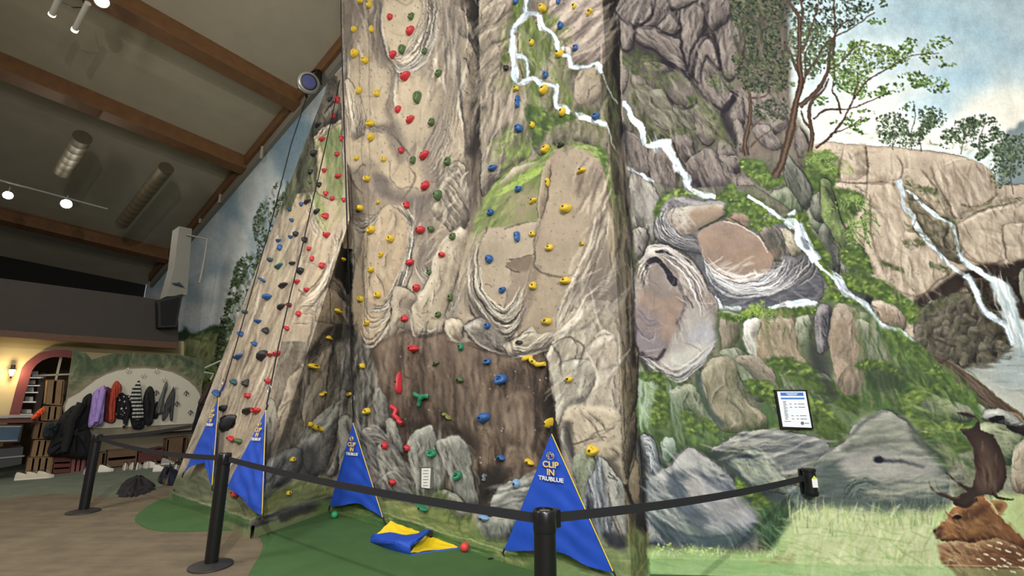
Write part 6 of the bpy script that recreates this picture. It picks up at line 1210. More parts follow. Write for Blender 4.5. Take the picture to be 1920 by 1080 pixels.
# floor: brown carpet, green tongues of carpet
M_FLR = mat('brown cord carpet', (108, 96, 76), .95, noise=.28, nscale=3.2, bump=.1)
nt = M_FLR.node_tree; b_ = nt.nodes['Principled BSDF']; src = b_.inputs['Base Color'].links[0].from_socket
tc = nt.nodes.new('ShaderNodeTexCoord'); mp = nt.nodes.new('ShaderNodeMapping'); mp.inputs['Rotation'].default_value = (0, 0, .75); mp.inputs['Scale'].default_value = (1.2, 9, 1)
nz = nt.nodes.new('ShaderNodeTexNoise'); nz.inputs['Scale'].default_value = 1.; nz.inputs['Detail'].default_value = 5
mx = nt.nodes.new('ShaderNodeMix'); mx.data_type = 'RGBA'; mx.blend_type = 'OVERLAY'; mx.inputs[0].default_value = .35
nt.links.new(tc.outputs['Object'], mp.inputs[0]); nt.links.new(mp.outputs[0], nz.inputs['Vector']); nt.links.new(src, mx.inputs[6]); nt.links.new(nz.outputs['Fac'], mx.inputs[7]); nt.links.new(mx.outputs[2], b_.inputs['Base Color'])
o = MB().box((-3, 5, -.05), (34, 32, .1)).build('floor', M_FLR); tag(o, kind='structure')
def carpet(name, pts, m, z, loc):
    q = cat([at_z(x, y, 0)[:2] for x, y in pts], True, 8)
    o = MB().prism([(a, b2, 0) for a, b2 in q], (0, 0, z)).build(name, m); tag(o, kind='structure'); return o
M_GRN = mat('green felt carpet', (62, 96, 48), .95, noise=.16, nscale=2.0, bump=.05)
GP = [(470, 1300), (440, 1180), (452, 1112), (470, 1070), (488, 1040), (492, 1018), (482, 1004), (462, 995), (400, 996), (330, 998), (285, 994), (258, 982), (254, 970), (272, 953), (300, 938), (330, 930), (346, 931), (420, 960), (475, 984), (560, 958), (620, 935), (760, 965), (950, 1020), (1184, 1080), (1216, 1040), (1500, 1045), (2100, 1060), (2600, 1300), (1600, 2300), (760, 2300)]
carpet('floor_green', GP, M_GRN, .006, 0)
o = carpet('floor_teal', [(-500, 1010), (-200, 960), (40, 930), (140, 925), (230, 930), (340, 900), (420, 870), (420, 800), (100, 840), (-500, 880)], mat('grey-green entrance carpet', (104, 112, 94), .95, noise=.2, nscale=4), .004, 0)
# outer shell behind the viewer
M_WALL = mat('cream plaster', (188, 170, 128), .85, noise=.07, nscale=3)
o = MB().box((-3, -8.4, 4), (34, .2, 9)).build('wall_rear', M_WALL); tag(o, kind='structure')
# ------------------------------------------------------------------ climbing holds
from mathutils.bvhtree import BVHTree
def coarse(P): return P
FACES = {'leaning left panel': [(Lt, Rt, Rr, Lr), (Lr, Rr, PA, PL)], 'shaded side facet': [(Rr, midL, PAB, PA)],
         'centre': [(tlB, trB, midR, midL), (midL, midR, botR, PAB)], 'right': [(tlC, trC, midC, midR), (midR, midC, PCD, botR)], 'return': [(trC, topD, PDM, PCD)]}
bv, bf, bn = [], [], []
for nm, qs in FACES.items():
    for (a, b2, c2, d) in qs:
        N = 8
        L_ = [[(np.asarray(a)*(1-u)+np.asarray(b2)*u)*(1-v)+(np.asarray(d)*(1-u)+np.asarray(c2)*u)*v for u in np.linspace(0, 1, N)] for v in np.linspace(0, 1, N)]
        o0 = len(bv); bv += [tuple(p) for r in L_ for p in r]
        for i in range(N-1):
            for j in range(N-1):
                bf.append((o0+i*N+j, o0+i*N+j+1, o0+(i+1)*N+j+1)); bf.append((o0+i*N+j, o0+(i+1)*N+j+1, o0+(i+1)*N+j)); bn += [nm, nm]
HB = BVHTree.FromPolygons(bv, bf)
def wall_hit(x, y):
    d = Vector(tuple(ray(x, y))).normalized(); loc, nor, idx, dist = HB.ray_cast(Vector((0, 0, CAM_H)), d)
    if loc is None: return None
    if nor.dot(d) > 0: nor = -nor
    return loc, nor, bn[idx]
HC = {'red': (190, 46, 54), 'yellow': (208, 176, 46), 'green': (74, 98, 56), 'blue': (44, 88, 146), 'black': (38, 38, 44), 'teal': (46, 84, 92), 'pale blue': (122, 156, 190), 'olive': (120, 126, 62), 'bright green': (40, 120, 84), 'dark red': (120, 34, 42), 'grey': (110, 118, 124)}
M_BOLT = mat('dark steel bolt', (46, 44, 42), .4, metal=.8)
hr = random.Random(3)
def hold_mesh(kind, w, h, d, seed):
    r = random.Random(seed); bm = bmesh.new(); nu, nv = 22, 9
    ph = [r.uniform(0, 6.3) for _ in range(6)]
    def shape(u, v):                                # u around, v 0 rim .. 1 crown
        a = 2*math.pi*u; s = math.cos(v*math.pi/2)**.75; z = math.sin(v*math.pi/2)
        k = 1+.08*math.sin(2*a+ph[0])+.06*math.sin(3*a+ph[1])+.03*math.sin(5*a+ph[2])
        x, y = math.cos(a)*s*k, math.sin(a)*s*k
        if kind == 'jug':                           # fat lip with a finger scoop above it
            z *= 1+.35*max(0, -y); z -= .62*math.exp(-((x/.55)**2+((y-.28)/.30)**2)); y -= .15*z
        elif kind == 'wedge': z *= .35+.7*max(0, .6-.5*y); x *= 1-.25*y
        elif kind == 'drop': x *= .72-.34*y; z *= .8-.25*y
        elif kind == 'pocket': z -= .75*math.exp(-((x/.36)**2+((y-.05)/.34)**2))
        elif kind == 'moon': y += .45*x*x-.2; z -= .5*math.exp(-((x/.5)**2+((y-.35)/.22)**2))
        elif kind == 'twin': x += 0; y2 = y; x *= .62+.42*abs(y2)**1.2; z *= .7+.35*abs(y2)
        elif kind == 'bone': y *= .42+.5*abs(x)**1.6; z *= .7+.4*abs(x)
        return x*w/2, y*h/2, max(z, .0)*d+.004
    rings = [[bm.verts.new(shape(i/nu, j/nv)) for i in range(nu)] for j in range(nv)]
    top = bm.verts.new((0, 0, shape(0, 1)[2] if kind not in ('pocket', 'jug') else rings[-1][0].co.z))
    base = [bm.verts.new((v.co.x*.98, v.co.y*.98, 0.)) for v in rings[0]]
    for A, B in zip([base]+rings[:-1], rings):
        for k in range(nu): bm.faces.new((A[k], A[(k+1) % nu], B[(k+1) % nu], B[k]))
    for k in range(nu): bm.faces.new((rings[-1][k], rings[-1][(k+1) % nu], top))
    bm.faces.new(base[::-1]); bmesh.ops.recalc_face_normals(bm, faces=bm.faces)
    me = bpy.data.meshes.new('hold'); bm.to_mesh(me); bm.free(); smooth_me(me, 1.2); return me
def path_mesh(pts, r, d):
    mb = MB(); n = len(pts); q = cat([(p[0], p[1]) for p in pts], False, 4); k = len(q)
    mb.tube([(p[0], p[1], max(d*.45+.2*d*math.sin(i*1.1), r*1.35)) for i, p in enumerate(q)], [r*(.75+.35*math.sin(math.pi*(i+.6)/(k+.2))**.5+.12*math.sin(i*1.7)) for i in range(k)], 12)
    bmesh.ops.recalc_face_normals(mb.b, faces=mb.b.faces); me = bpy.data.meshes.new('hold'); mb.b.to_mesh(me); mb.b.free(); smooth_me(me, 1.2); return me
BOLT = None
HOLDS = []
def hold(x, y, w, h, col, kind='jug', rot=0., path=None, dep=None):
    hit = wall_hit(x, y)
    if hit is None: return
    loc, nor, nm = hit
    dpt = loc.y*_c+(loc.z-CAM_H)*_s
    sx = dpt/F_PX
    xa = Vector((0, 0, 1)).cross(nor).normalized(); ya = nor.cross(xa).normalized()
    # image size -> size on the panel (undo foreshortening)
    fx, fy = 1., 1.
    p0 = proj(np.array(loc)[None]); px = proj((np.array(loc)+np.array(xa)*.05)[None]); py = proj((np.array(loc)+np.array(ya)*.05)[None])
    kx = math.hypot(px[0][0]-p0[0][0], px[1][0]-p0[1][0])/.05; ky = math.hypot(py[0][0]-p0[0][0], py[1][0]-p0[1][0])/.05
    W, Hh = w/kx, h/ky; D = dep/((kx+ky)/2) if dep else min(.5*(W+Hh)*.5, .09)
    W = max(W*.9-.3*D, W*.55); Hh *= .86
    me = path_mesh([(a/kx, b2/ky) for a, b2 in path], W*.5, D) if path else hold_mesh(kind, W, Hh, D, hash((round(x), round(y))) % 9999)
    o = bpy.data.objects.new('climbing_hold', me); COL.objects.link(o)
    me.materials.append(mat('painted resin '+col, HC[col], .5, noise=.12, nscale=30))
    R = Matrix((xa, ya, nor)).transposed() @ Matrix.Rotation(math.radians(rot), 3, 'Z')
    o.matrix_world = Matrix.Translation(loc+nor*.003) @ R.to_4x4()
    global BOLT
    if BOLT is None:
        b2 = MB().lathe([(0, 0), (.011, 0), (.011, .008), (.006, .008), (.005, .002), (0, .002)], 10); BOLT = bpy.data.meshes.new('bolt'); b2.b.to_mesh(BOLT); b2.b.free(); BOLT.materials.append(M_BOLT)
    bo = bpy.data.objects.new('bolt', BOLT); COL.objects.link(bo); bo.parent = o
    zs = sorted(((v.co.x-0)**2+(v.co.y-0)**2, v.co.z) for v in me.vertices if v.co.z > 0)[:1]
    bo.location = (0, 0, (zs[0][1] if zs else D)-.003)
    if col in ('olive', 'green'): cn = 'green'
    else: cn = col
    if nm in ('centre', 'right'):
        nm = 'dark cave wall' if (y > 640 and 690 < x < 1035 and y < 960) else ('tall centre panel' if nm == 'centre' else 'right rock panel')
    HOLDS.append([o, x, y, cn, nm, kind if not path else 'long', w, h])
H_ = hold
Y, R_, G, B_, K_, T_ = 'yellow', 'red', 'green', 'blue', 'black', 'teal'
for x, y, w, h in [(678, 3, 13, 12), (695, 9, 13, 14), (666, 56, 12, 12), (699, 56, 11, 13), (668, 101, 17, 18), (687, 114, 17, 15), (675, 171, 13, 13), (709, 176, 12, 14), (697, 232, 17, 15), (698, 258, 15, 15), (670, 297, 10, 10), (721, 299, 11, 11), (690, 336, 14, 13), (710, 380, 8, 8), (677, 391, 14, 14), (698, 432, 17, 14), (734, 448, 15, 16), (716, 478, 10, 9), (697, 506, 11, 13), (678, 560, 13, 12), (710, 553, 13, 14), (689, 606, 11, 11), (681, 686, 12, 11), (657, 739, 9, 9), (690, 771, 15, 14)]:
    H_(x, y, w, h, Y, hr.choice(['pocket', 'jug', 'knob', 'pocket']), hr.uniform(-40, 40))
for x, y, w, h, k in [(733, 33, 12, 13, 'pocket'), (771, 58, 20, 17, 'wedge'), (738, 103, 16, 17, 'wedge'), (762, 144, 22, 16, 'moon'), (748, 206, 13, 13, 'pocket'), (771, 224, 18, 15, 'wedge'), (754, 283, 12, 12, 'knob'), (797, 291, 20, 18, 'wedge'), (799, 348, 19, 19, 'wedge'), (764, 385, 14, 18, 'twin'), (790, 432, 19, 16, 'knob'), (770, 492, 19, 13, 'wedge'), (830, 478, 14, 11, 'knob'), (783, 540, 15, 15, 'knob'), (760, 597, 14, 16, 'wedge'), (777, 653, 24, 14, 'moon'), (724, 835, 12, 17, 'knob'), (765, 840, 11, 16, 'knob'), (738, 904, 13, 14, 'knob')]:
    H_(x, y, w, h, R_, k, hr.uniform(-25, 25))
for x, y, w, h, k, cc in [(773, 32, 12, 15, 'jug', G), (756, 94, 15, 19, 'pocket', G), (798, 97, 11, 14, 'jug', G), (824, 138, 15, 14, 'jug', G), (785, 184, 18, 23, 'pocket', G), (811, 230, 14, 16, 'jug', G), (776, 301, 12, 16, 'jug', G), (841, 303, 13, 19, 'jug', G), (823, 367, 18, 21, 'knob', G), (810, 430, 14, 13, 'knob', G), (850, 444, 14, 14, 'pocket', G), (806, 510, 10, 11, 'jug', G), (846, 558, 12, 15, 'pocket', G), (823, 590, 13, 12, 'jug', G), (866, 650, 13, 18, 'drop', 'bright green'), (819, 681, 15, 9, 'wedge', G), (864, 712, 15, 13, 'knob', G), (812, 849, 19, 19, 'jug', 'bright green'), (860, 891, 19, 20, 'jug', 'bright green'), (795, 951, 26, 9, 'knob', 'bright green')]:
    H_(x, y, w, h, cc, k, hr.uniform(-20, 20))
H_(840, 780, 20, 13, 'olive', 'bone', -25)
H_(793, 747, 9, 22, 'bright green', path=[(-12, 9), (0, 3), (13, 5), (2, 1), (-3, -13)], dep=10)
H_(751, 716, 13, 46, R_, 'drop', 6)
H_(749, 778, 9, 30, R_, path=[(-10, 17), (-3, 10), (-2, -2), (6, -10), (10, -15)], dep=12)
H_(1005, 678, 12, 20, Y, path=[(-20, 4), (-8, 8), (-2, 0), (7, -6), (20, -5)], dep=14)
for x, y, w, h, k in [(968, 3, 15, 12, 'wedge'), (1048, 3, 11, 12, 'knob'), (1052, 49, 14, 16, 'pocket'), (1080, 90, 14, 13, 'wedge'), (950, 128, 14, 12, 'wedge'), (1024, 141, 13, 16, 'pocket'), (972, 192, 13, 24, 'twin'), (974, 242, 19, 17, 'knob'), (1052, 273, 18, 8, 'wedge'), (1118, 219, 22, 13, 'jug'), (925, 316, 19, 14, 'jug'), (973, 355, 15, 14, 'pocket'), (921, 399, 16, 13, 'pocket'), (971, 444, 17, 24, 'twin'), (919, 486, 17, 18, 'knob'), (943, 544, 16, 13, 'pocket'), (915, 611, 14, 13, 'pocket'), (915, 678, 18, 13, 'jug'), (941, 711, 25, 26, 'jug'), (909, 783, 27, 24, 'knob'), (941, 858, 18, 13, 'knob')]:
    H_(x, y, w, h, 'black' if (x, y) in ((950, 128), (1052, 273)) else B_, k, hr.uniform(-15, 15))
H_(974, 642, 16, 10, K_, 'wedge')
H_(908, 895, 10, 17, 'grey', 'drop', 0); H_(970, 906, 17, 20, 'pale blue', 'knob', 0); H_(908, 971, 27, 15, 'pale blue', 'wedge', 180)
for x, y, w, h, k, r in [(1019, 17, 19, 21, 'jug', 10), (1078, 13, 10, 10, 'knob', 0), (1107, 24, 18, 13, 'bone', 20), (998, 80, 13, 14, 'wedge', 20), (1050, 102, 20, 14, 'moon', 0), (969, 167, 14, 11, 'jug', 0), (1021, 169, 20, 20, 'jug', 0), (1056, 211, 17, 16, 'knob', 0), (999, 235, 13, 14, 'knob', 0), (1024, 280, 21, 17, 'jug', 0), (1091, 320, 20, 12, 'wedge', 10), (1028, 343, 12, 20, 'drop', 180), (1000, 377, 17, 11, 'wedge', 30), (1062, 391, 28, 18, 'moon', 0), (999, 439, 13, 13, 'pocket', 0), (1031, 464, 19, 14, 'wedge', -25), (1092, 457, 9, 20, 'bone', 80), (1001, 536, 17, 16, 'pocket', 0), (1061, 526, 27, 15, 'wedge', 0), (1027, 602, 23, 14, 'moon', 0), (994, 866, 22, 12, 'knob', -15), (1068, 711, 15, 14, 'moon', 0), (1112, 844, 28, 26, 'moon', -25)]:
    H_(x, y, w, h, Y, k, r)
# two-part knob above the large banner
H_(1034, 793, 17, 22, Y, 'knob', -15, dep=22)
# leaning panel
for x, y, w, h, k in [(635, 189, 9, 14, 'knob'), (627, 219, 9, 8, 'knob'), (606, 262, 11, 10, 'jug'), (642, 261, 7, 11, 'knob'), (634, 290, 11, 9, 'wedge'), (610, 321, 9, 8, 'knob'), (636, 331, 13, 10, 'wedge'), (613, 364, 8, 9, 'knob'), (625, 373, 9, 9, 'wedge'), (647, 376, 7, 9, 'knob'), (613, 406, 15, 12, 'jug'), (615, 441, 13, 11, 'moon'), (581, 467, 8, 9, 'pocket'), (587, 486, 8, 12, 'twin'), (606, 499, 11, 13, 'pocket'), (559, 529, 9, 10, 'knob'), (577, 544, 8, 9, 'knob'), (562, 589, 10, 11, 'pocket'), (540, 616, 10, 9, 'knob'), (509, 666, 11, 10, 'bone'), (522, 664, 11, 10, 'knob'), (505, 715, 9, 11, 'knob'), (467, 742, 11, 11, 'pocket'), (483, 770, 14, 14, 'pocket'), (437, 823, 12, 11, 'knob'), (443, 925, 13, 14, 'wedge'), (544, 572, 11, 9, 'dark')]:
    H_(x, y, w, h, 'dark red' if k == 'dark' else R_, 'jug' if k == 'dark' else k, hr.uniform(-30, 30))
for x, y, w, h, k, cc in [(620, 187, 8, 9, 'wedge', K_), (598, 235, 13, 9, 'wedge', K_), (572, 265, 9, 10, 'knob', B_), (591, 288, 13, 13, 'wedge', K_), (584, 323, 9, 10, 'wedge', K_), (600, 347, 11, 12, 'wedge', K_), (583, 343, 6, 6, 'knob', G), (578, 379, 12, 8, 'wedge', K_), (567, 384, 7, 8, 'knob', B_), (545, 394, 7, 8, 'knob', T_), (596, 397, 12, 9, 'wedge', K_), (549, 414, 8, 7, 'knob', B_), (557, 440, 9, 11, 'knob', K_), (547, 445, 7, 7, 'knob', B_), (524, 452, 8, 6, 'knob', B_), (574, 451, 10, 12, 'knob', K_), (527, 465, 10, 13, 'twin', B_), (509, 488, 9, 9, 'knob', T_), (525, 500, 11, 10, 'jug', T_), (550, 494, 11, 9, 'wedge', K_), (566, 509, 11, 16, 'knob', K_), (494, 526, 15, 10, 'bone', B_), (504, 557, 16, 13, 'moon', B_), (534, 535, 15, 11, 'wedge', K_), (530, 576, 11, 10, 'knob', K_), (486, 603, 11, 8, 'knob', B_), (501, 620, 12, 14, 'wedge', K_), (454, 626, 11, 10, 'wedge', B_), (462, 586, 9, 8, 'knob', T_), (480, 645, 10, 8, 'knob', B_), (450, 669, 11, 10, 'jug', B_), (495, 667, 14, 23, 'knob', K_), (442, 717, 11, 11, 'knob', T_), (464, 718, 11, 16, 'wedge', K_), (468, 771, 14, 13, 'knob', K_), (422, 766, 11, 14, 'knob', K_), (430, 793, 25, 32, 'knob', K_), (450, 827, 13, 12, 'knob', G), (410, 738, 12, 10, 'knob', B_)]:  # biggest black knob is sized to the dark shade round a hold
    H_(x, y, w, h, cc, k, hr.uniform(-30, 30))
for x, y, w, h, k, r in [(641, 486, 6, 7, 'knob', 0), (631, 583, 12, 10, 'jug', 0), (615, 633, 11, 9, 'wedge', 0), (585, 686, 22, 11, 'jug', 0), (603, 738, 14, 12, 'bone', 20), (547, 861, 11, 11, 'pocket', 0), (540, 924, 10, 11, 'pocket', 0)]:
    H_(x, y, w, h, Y, k, r)
H_(584, 800, 9, 14, Y, path=[(-13, 7), (-6, 4), (2, -2), (14, -6)], dep=12)
ORD = ['topmost', 'second', 'third', 'fourth', 'fifth', 'sixth', 'seventh', 'eighth', 'ninth', 'tenth', 'eleventh', 'twelfth', 'thirteenth', 'fourteenth', 'fifteenth', 'sixteenth']
SH = {'jug': 'lipped', 'wedge': 'wedge-shaped', 'drop': 'drop-shaped', 'pocket': 'pitted round', 'moon': 'half-moon', 'twin': 'two-lobed', 'bone': 'knuckle-shaped', 'knob': 'rounded', 'long': 'long crooked'}
grp = {}
for r in HOLDS: grp.setdefault((r[3], r[4]), []).append(r)
for (cn, nm), L_ in grp.items():
    L_.sort(key=lambda r: r[2]); n = len(L_)
    for i, (o, x, y, _, _, k, w, h) in enumerate(L_):
        sz = 'big' if max(w, h) > 21 else ('small' if max(w, h) < 11 else '')
        if n == 1: pos = f'the only {cn} one on the {nm}'
        elif i <= n//2 and i < 16: pos = (f'topmost {cn} one' if i == 0 else f'{ORD[i]} {cn} one down')+f' on the {nm}'
        else:
            j = n-1-i; pos = (f'lowest {cn} one' if j == 0 else f'{ORD[j]} {cn} one up')+f' on the {nm}'
        lab = ' '.join(f'{sz} {SH[k]} {cn} hold, {pos}'.split())
        tag(o, lab, 'climbing hold', f'{cn} holds on the {nm}')
# ------------------------------------------------------------------ banners, barrier posts, ropes, signs
def text_mesh(body, size, m, name, parent, origin, xa, ya, extr=.0015, shear=0, sx=1., bold=0.):
    cu = bpy.data.curves.new('t', 'FONT'); cu.body = body; cu.align_x = 'CENTER'; cu.align_y = 'CENTER'; cu.size = size; cu.extrude = extr; cu.offset = bold
    to = bpy.data.objects.new('t', cu); COL.objects.link(to); bpy.context.view_layer.update()
    me = bpy.data.meshes.new_from_object(to.evaluated_get(bpy.context.evaluated_depsgraph_get())); bpy.data.objects.remove(to)
    xa, ya = Vector(tuple(xa)).normalized(), Vector(tuple(ya)).normalized(); za = xa.cross(ya).normalized(); ya = za.cross(xa)
    M = Matrix.Translation(Vector(tuple(origin))) @ Matrix((xa, ya, za)).transposed().to_4x4() @ Matrix.Diagonal((sx, 1, 1, 1))
    me.transform(M); me.materials.clear(); return link(name, me, m, parent)
M_BAN = mat('royal blue banner cloth', (28, 74, 182), .62, noise=.06, nscale=9); M_YEL = mat('yellow banner lining', (236, 202, 26), .6, noise=.05, nscale=9)
M_LET = mat('yellow printed lettering', (240, 200, 70), .5); M_WLET = mat('white printed edge', (236, 230, 214), .5)
M_BLK = mat('satin black steel', (16, 16, 18), .38); M_STR = mat('black webbing', (24, 24, 28), .8); M_STEEL = mat('galvanised steel', (150, 150, 150), .35, metal=.9)
def wrinkle(u, v, s): return .5*math.sin(7*u+3.1*v+s)+.3*math.sin(13*v-5*u+2*s)+.25*math.sin(19*u*v+s*3)
def banner(apex, A3, base, L3, R3, label, seed, amp=.018, tex_=True, tpos=(.36, .52), trim='right', fold=0., tscale=1.):
    # apex, base: traced points; A3, L3, R3: the three real corners
    e1, e2 = R3-A3, L3-A3; n = np.cross(e1, e2); n /= np.linalg.norm(n)
    if n@(C0-A3) < 0: n = -n
    b3 = np.array([at_plane(x, y, A3, n) for x, y in cat(base, False, 6)])
    root = empty('banner', (A3+L3+R3)/3*V(1, 1, 0)); t0 = np.array(root.location)
    NU, NV = 44, 46
    t = np.linspace(0, 1, len(b3)); us = np.linspace(0, 1, NU)
    B = np.stack([np.interp(us, t, b3[:, i]) for i in range(3)], 1)
    bm = MB(); F = []; Bk = []
    for j in range(NV):
        v = .012+(1-.012)*j/(NV-1); f, k = [], []
        for i in range(NU):
            u = i/(NU-1); p = A3*(1-v)+B[i]*v; w = amp*wrinkle(u*2.2, v*2.4, seed)*v*math.sin(math.pi*min(max(u, .03), .97))**.4+fold*math.sin(math.pi*3*u)*v*v
            q = p+n*w-t0; f.append(bm.b.verts.new(tuple(q))); k.append(bm.b.verts.new(tuple(q-n*.004)))
        F.append(f); Bk.append(k)
    for j in range(NV-1):
        for i in range(NU-1):
            bm.b.faces.new((F[j][i], F[j][i+1], F[j+1][i+1], F[j+1][i])); bm.b.faces.new((Bk[j][i], Bk[j+1][i], Bk[j+1][i+1], Bk[j][i+1]))
    for j in range(NV-1):
        for i in (0, NU-1): bm.b.faces.new((F[j][i], F[j+1][i], Bk[j+1][i], Bk[j][i]) if i == 0 else (F[j][i], Bk[j][i], Bk[j+1][i], F[j+1][i]))
    for i in range(NU-1): bm.b.faces.new((F[-1][i], F[-1][i+1], Bk[-1][i+1], Bk[-1][i])); bm.b.faces.new((F[0][i], Bk[0][i], Bk[0][i+1], F[0][i+1]))
    clo = bm.build('cloth', M_BAN, root, smooth=True)
    pe = [A3+n*.004-t0, A3*.5+B[-1]*.5+n*.004-t0, B[-1]+n*.004-t0]
    MB().tube(pe, .0042, 8).build('edge_piping', M_YEL, root, smooth=True)
    up = A3-(B[0]+B[-1])/2; up /= np.linalg.norm(up); pathd = up; ut = UP-n*(UP@n); ut /= np.linalg.norm(ut); up = ut*.8+up*.2; up /= np.linalg.norm(up); xa = np.cross(up, n); 
    if (proj((A3+xa*.1)[None])[0][0] < proj(A3[None])[0][0]): xa = -xa
    H_b = np.linalg.norm(A3-(B[0]+B[-1])/2)
    MB().tube([A3-t0+up*.06, A3-t0-up*.005], .012, 8).build('loop', M_STR, root)
    for e, nm in ((B[0], 0), (B[-1], 1)):
        d = (e-A3)/np.linalg.norm(e-A3); o3 = e-t0
        MB().tube([o3-d*.02, o3+d*.03+V(0, 0, -.0), o3+d*.05+V(.02, -.02, 0)], .012, 6, flat=(1, .5)).build('corner_strap', M_STR, root)
    if tex_:
        c_at = lambda f, side=0: A3-pathd*H_b*f+xa*side+n*(amp*.9+.012)-t0
        w = H_b*.145*tscale
        # swirl badge: ring arcs and an inner hook
        sw = MB(); cc = c_at(tpos[0]-.068*tscale/.72)
        for r0, a0, a1 in ((.36, -2.4, .9), (.36, 1.3, 3.5), (.2, -.5, 4.2)):
            pts = [cc+xa*math.cos(a)*r0*w*.9+up*math.sin(a)*r0*w*.72 for a in np.linspace(a0, a1, 18)]
            sw.tube(pts, w*.042, 6, flat=(1, .4))
        sw.build('swirl_badge', M_LET, clo)
        text_mesh('CLIP', w*.62, M_LET, 'lettering', clo, c_at(tpos[0]), xa, up, bold=w*.012, sx=1.2)
        text_mesh('IN', w*.62, M_LET, 'lettering', clo, c_at(tpos[0]+.058*tscale/.72), xa, up, bold=w*.012, sx=1.15)
        text_mesh('TRUBLUE', w*.42, M_WLET, 'lettering', clo, c_at(tpos[0]+.108*tscale/.72), xa, up, bold=w*.008, sx=1.3)
    tag(root, label, 'banner', 'blue hanging banners clipped to the climbing ropes')
    return root, n
def front(x, y, pl, d): p = on(x, y, pl); n = pl[1]; return at_plane(x, y, pl[0]+n*d, n)
A4 = front(1034, 812, BC, .12)
banner((1034, 812), A4, [(945, 1032), (985, 1033), (1020, 1032), (1062, 1040), (1105, 1062), (1152, 1076)], front(945, 1032, BC, .11), front(1152, 1076, BC, .11), 'largest blue triangular banner behind the nearest black post, under a yellow knob', 1.3, tpos=(.255, .5), tscale=.76)
A3_ = front(662, 792, BC, .12)
banner((662, 792), A3_, [(618, 950), (640, 948), (668, 944), (694, 955), (719, 973)], front(618, 950, BC, .13), front(719, 973, BC, .11), 'dark blue triangular banner in the corner left of the cave, beside the green ball', 2.1, tpos=(.255, .5), tscale=.72)
A2_ = front(499, 768, AP, .08)
banner((499, 768), A2_, [(425, 912), (436, 918), (448, 930), (462, 945), (476, 958), (492, 966)], front(425, 912, AP, .12), front(492, 966, AP, .10), 'blue triangular banner hanging just right of the middle black post', 3.2, amp=.025, tpos=(.25, .5), fold=.012, tscale=.72)
A1_ = front(411, 744, AP, .15)
banner((411, 742), A1_, [(344, 888), (362, 874), (380, 868), (386, 876), (392, 895), (398, 912)], front(344, 888, AP, .10), front(398, 912, AP, .10), 'leftmost blue triangular banner, hanging left of the middle black post', 4.4, amp=.02, tpos=(.25, .5), fold=.012, tscale=.72)
# folded banner lying on the green carpet
root = empty('folded_banner', at_z(770, 1010, 0)); t0 = np.array(root.location)
def gz(x, y, z): return at_z(x, y, z)-t0
def cloth_patch(rows, name, m, th=.012):
    # rows: list of traced outlines (x,y,z) lofted into a thick soft sheet
    R2 = [np.array([gz(*p) for p in r]) for r in rows]; n = 14
    R2 = [np.stack([np.interp(np.linspace(0, 1, n), np.linspace(0, 1, len(r)), r[:, i]) for i in range(3)], 1) for r in R2]
    Q = np.array(R2); t = np.linspace(0, 1, len(Q)); tt = np.linspace(0, 1, 16); Q = np.stack([[np.interp(tt, t, Q[:, j, i]) for i in range(3)] for j in range(n)], 0)  # n,3,16
    mb = MB(); T_, D_ = [], []
    for a in range(16):
        T_.append([mb.b.verts.new((Q[j][0][a], Q[j][1][a], Q[j][2][a]+th+.004*math.sin(a*.9+j*1.3))) for j in range(n)]); D_.append([mb.b.verts.new((Q[j][0][a], Q[j][1][a], Q[j][2][a]+.004*math.sin(a*.9+j*1.3))) for j in range(n)])
    for a in range(15):
        for j in range(n-1):
            mb.b.faces.new((T_[a][j], T_[a][j+1], T_[a+1][j+1], T_[a+1][j])); mb.b.faces.new((D_[a][j], D_[a+1][j], D_[a+1][j+1], D_[a][j+1]))
    for a in range(15):
        mb.b.faces.new((T_[a][0], T_[a+1][0], D_[a+1][0], D_[a][0])); mb.b.faces.new((T_[a][-1], D_[a][-1], D_[a+1][-1], T_[a+1][-1]))
    for j in range(n-1): mb.b.faces.new((T_[0][j], D_[0][j], D_[0][j+1], T_[0][j+1])); mb.b.faces.new((T_[-1][j], T_[-1][j+1], D_[-1][j+1], D_[-1][j]))
    return mb.build(name, m, root, smooth=True)
cloth_patch([[(704, 1006, .02), (740, 1004, .03), (800, 1000, .05)], [(732, 979, .12), (760, 990, .07), (800, 998, .05)]], 'lining_flap', M_YEL)
cloth_patch([[(695, 1008, .03), (702, 1004, .08), (716, 1002, .10), (735, 1001, .11), (762, 1006, .10), (782, 1004, .10), (800, 994, .10)], [(694, 1016, .01), (715, 1016, .08), (740, 1018, .10), (765, 1017, .10), (790, 1012, .11), (806, 995, .12)], [(697, 1018, .0), (725, 1030, .0), (768, 1041, .0), (770, 1035, .04), (766, 1024, .07), (790, 1012, .10)]], 'folded_cloth', M_BAN, .014)
cloth_patch([[(770, 1037, .01), (790, 1014, .03), (797, 1006, .05), (806, 1011, .05)], [(790, 1034, .01), (806, 1022, .02), (812, 1013, .04), (818, 1010, .04)], [(863, 1027, .01), (862, 1026, .015), (861, 1025, .015), (860, 1024, .01)]], 'lining_tongue', M_YEL)
MB().tube([gz(769, 1041, .006), gz(800, 1036, .006), gz(863, 1028, .006)], .010, 6).build('edge_piping', M_BAN, root)
MB().box(gz(806, 1000, .10), (.05, .03, .05)).build('strap', M_STR, root)
tag(root, 'crumpled blue banner with yellow lining lying folded on the green carpet', 'banner')
def ball(x, y, r_px, col, name, lab, z=None):
    p = at_z(x, y+r_px, 0); dp = p[1]*_c+(p[2]-CAM_H)*_s; r = r_px*dp/F_PX*.97
    mb = MB(); bmesh.ops.create_uvsphere(mb.b, u_segments=24, v_segments=16, radius=r)
    o = mb.build(name, mat('matt ball %d %d' % col[:2], col, .55), None, smooth=True); q = at_z(x, y, r); o.location = (q[0], q[1], r+.006); tag(o, lab, 'ball'); return o
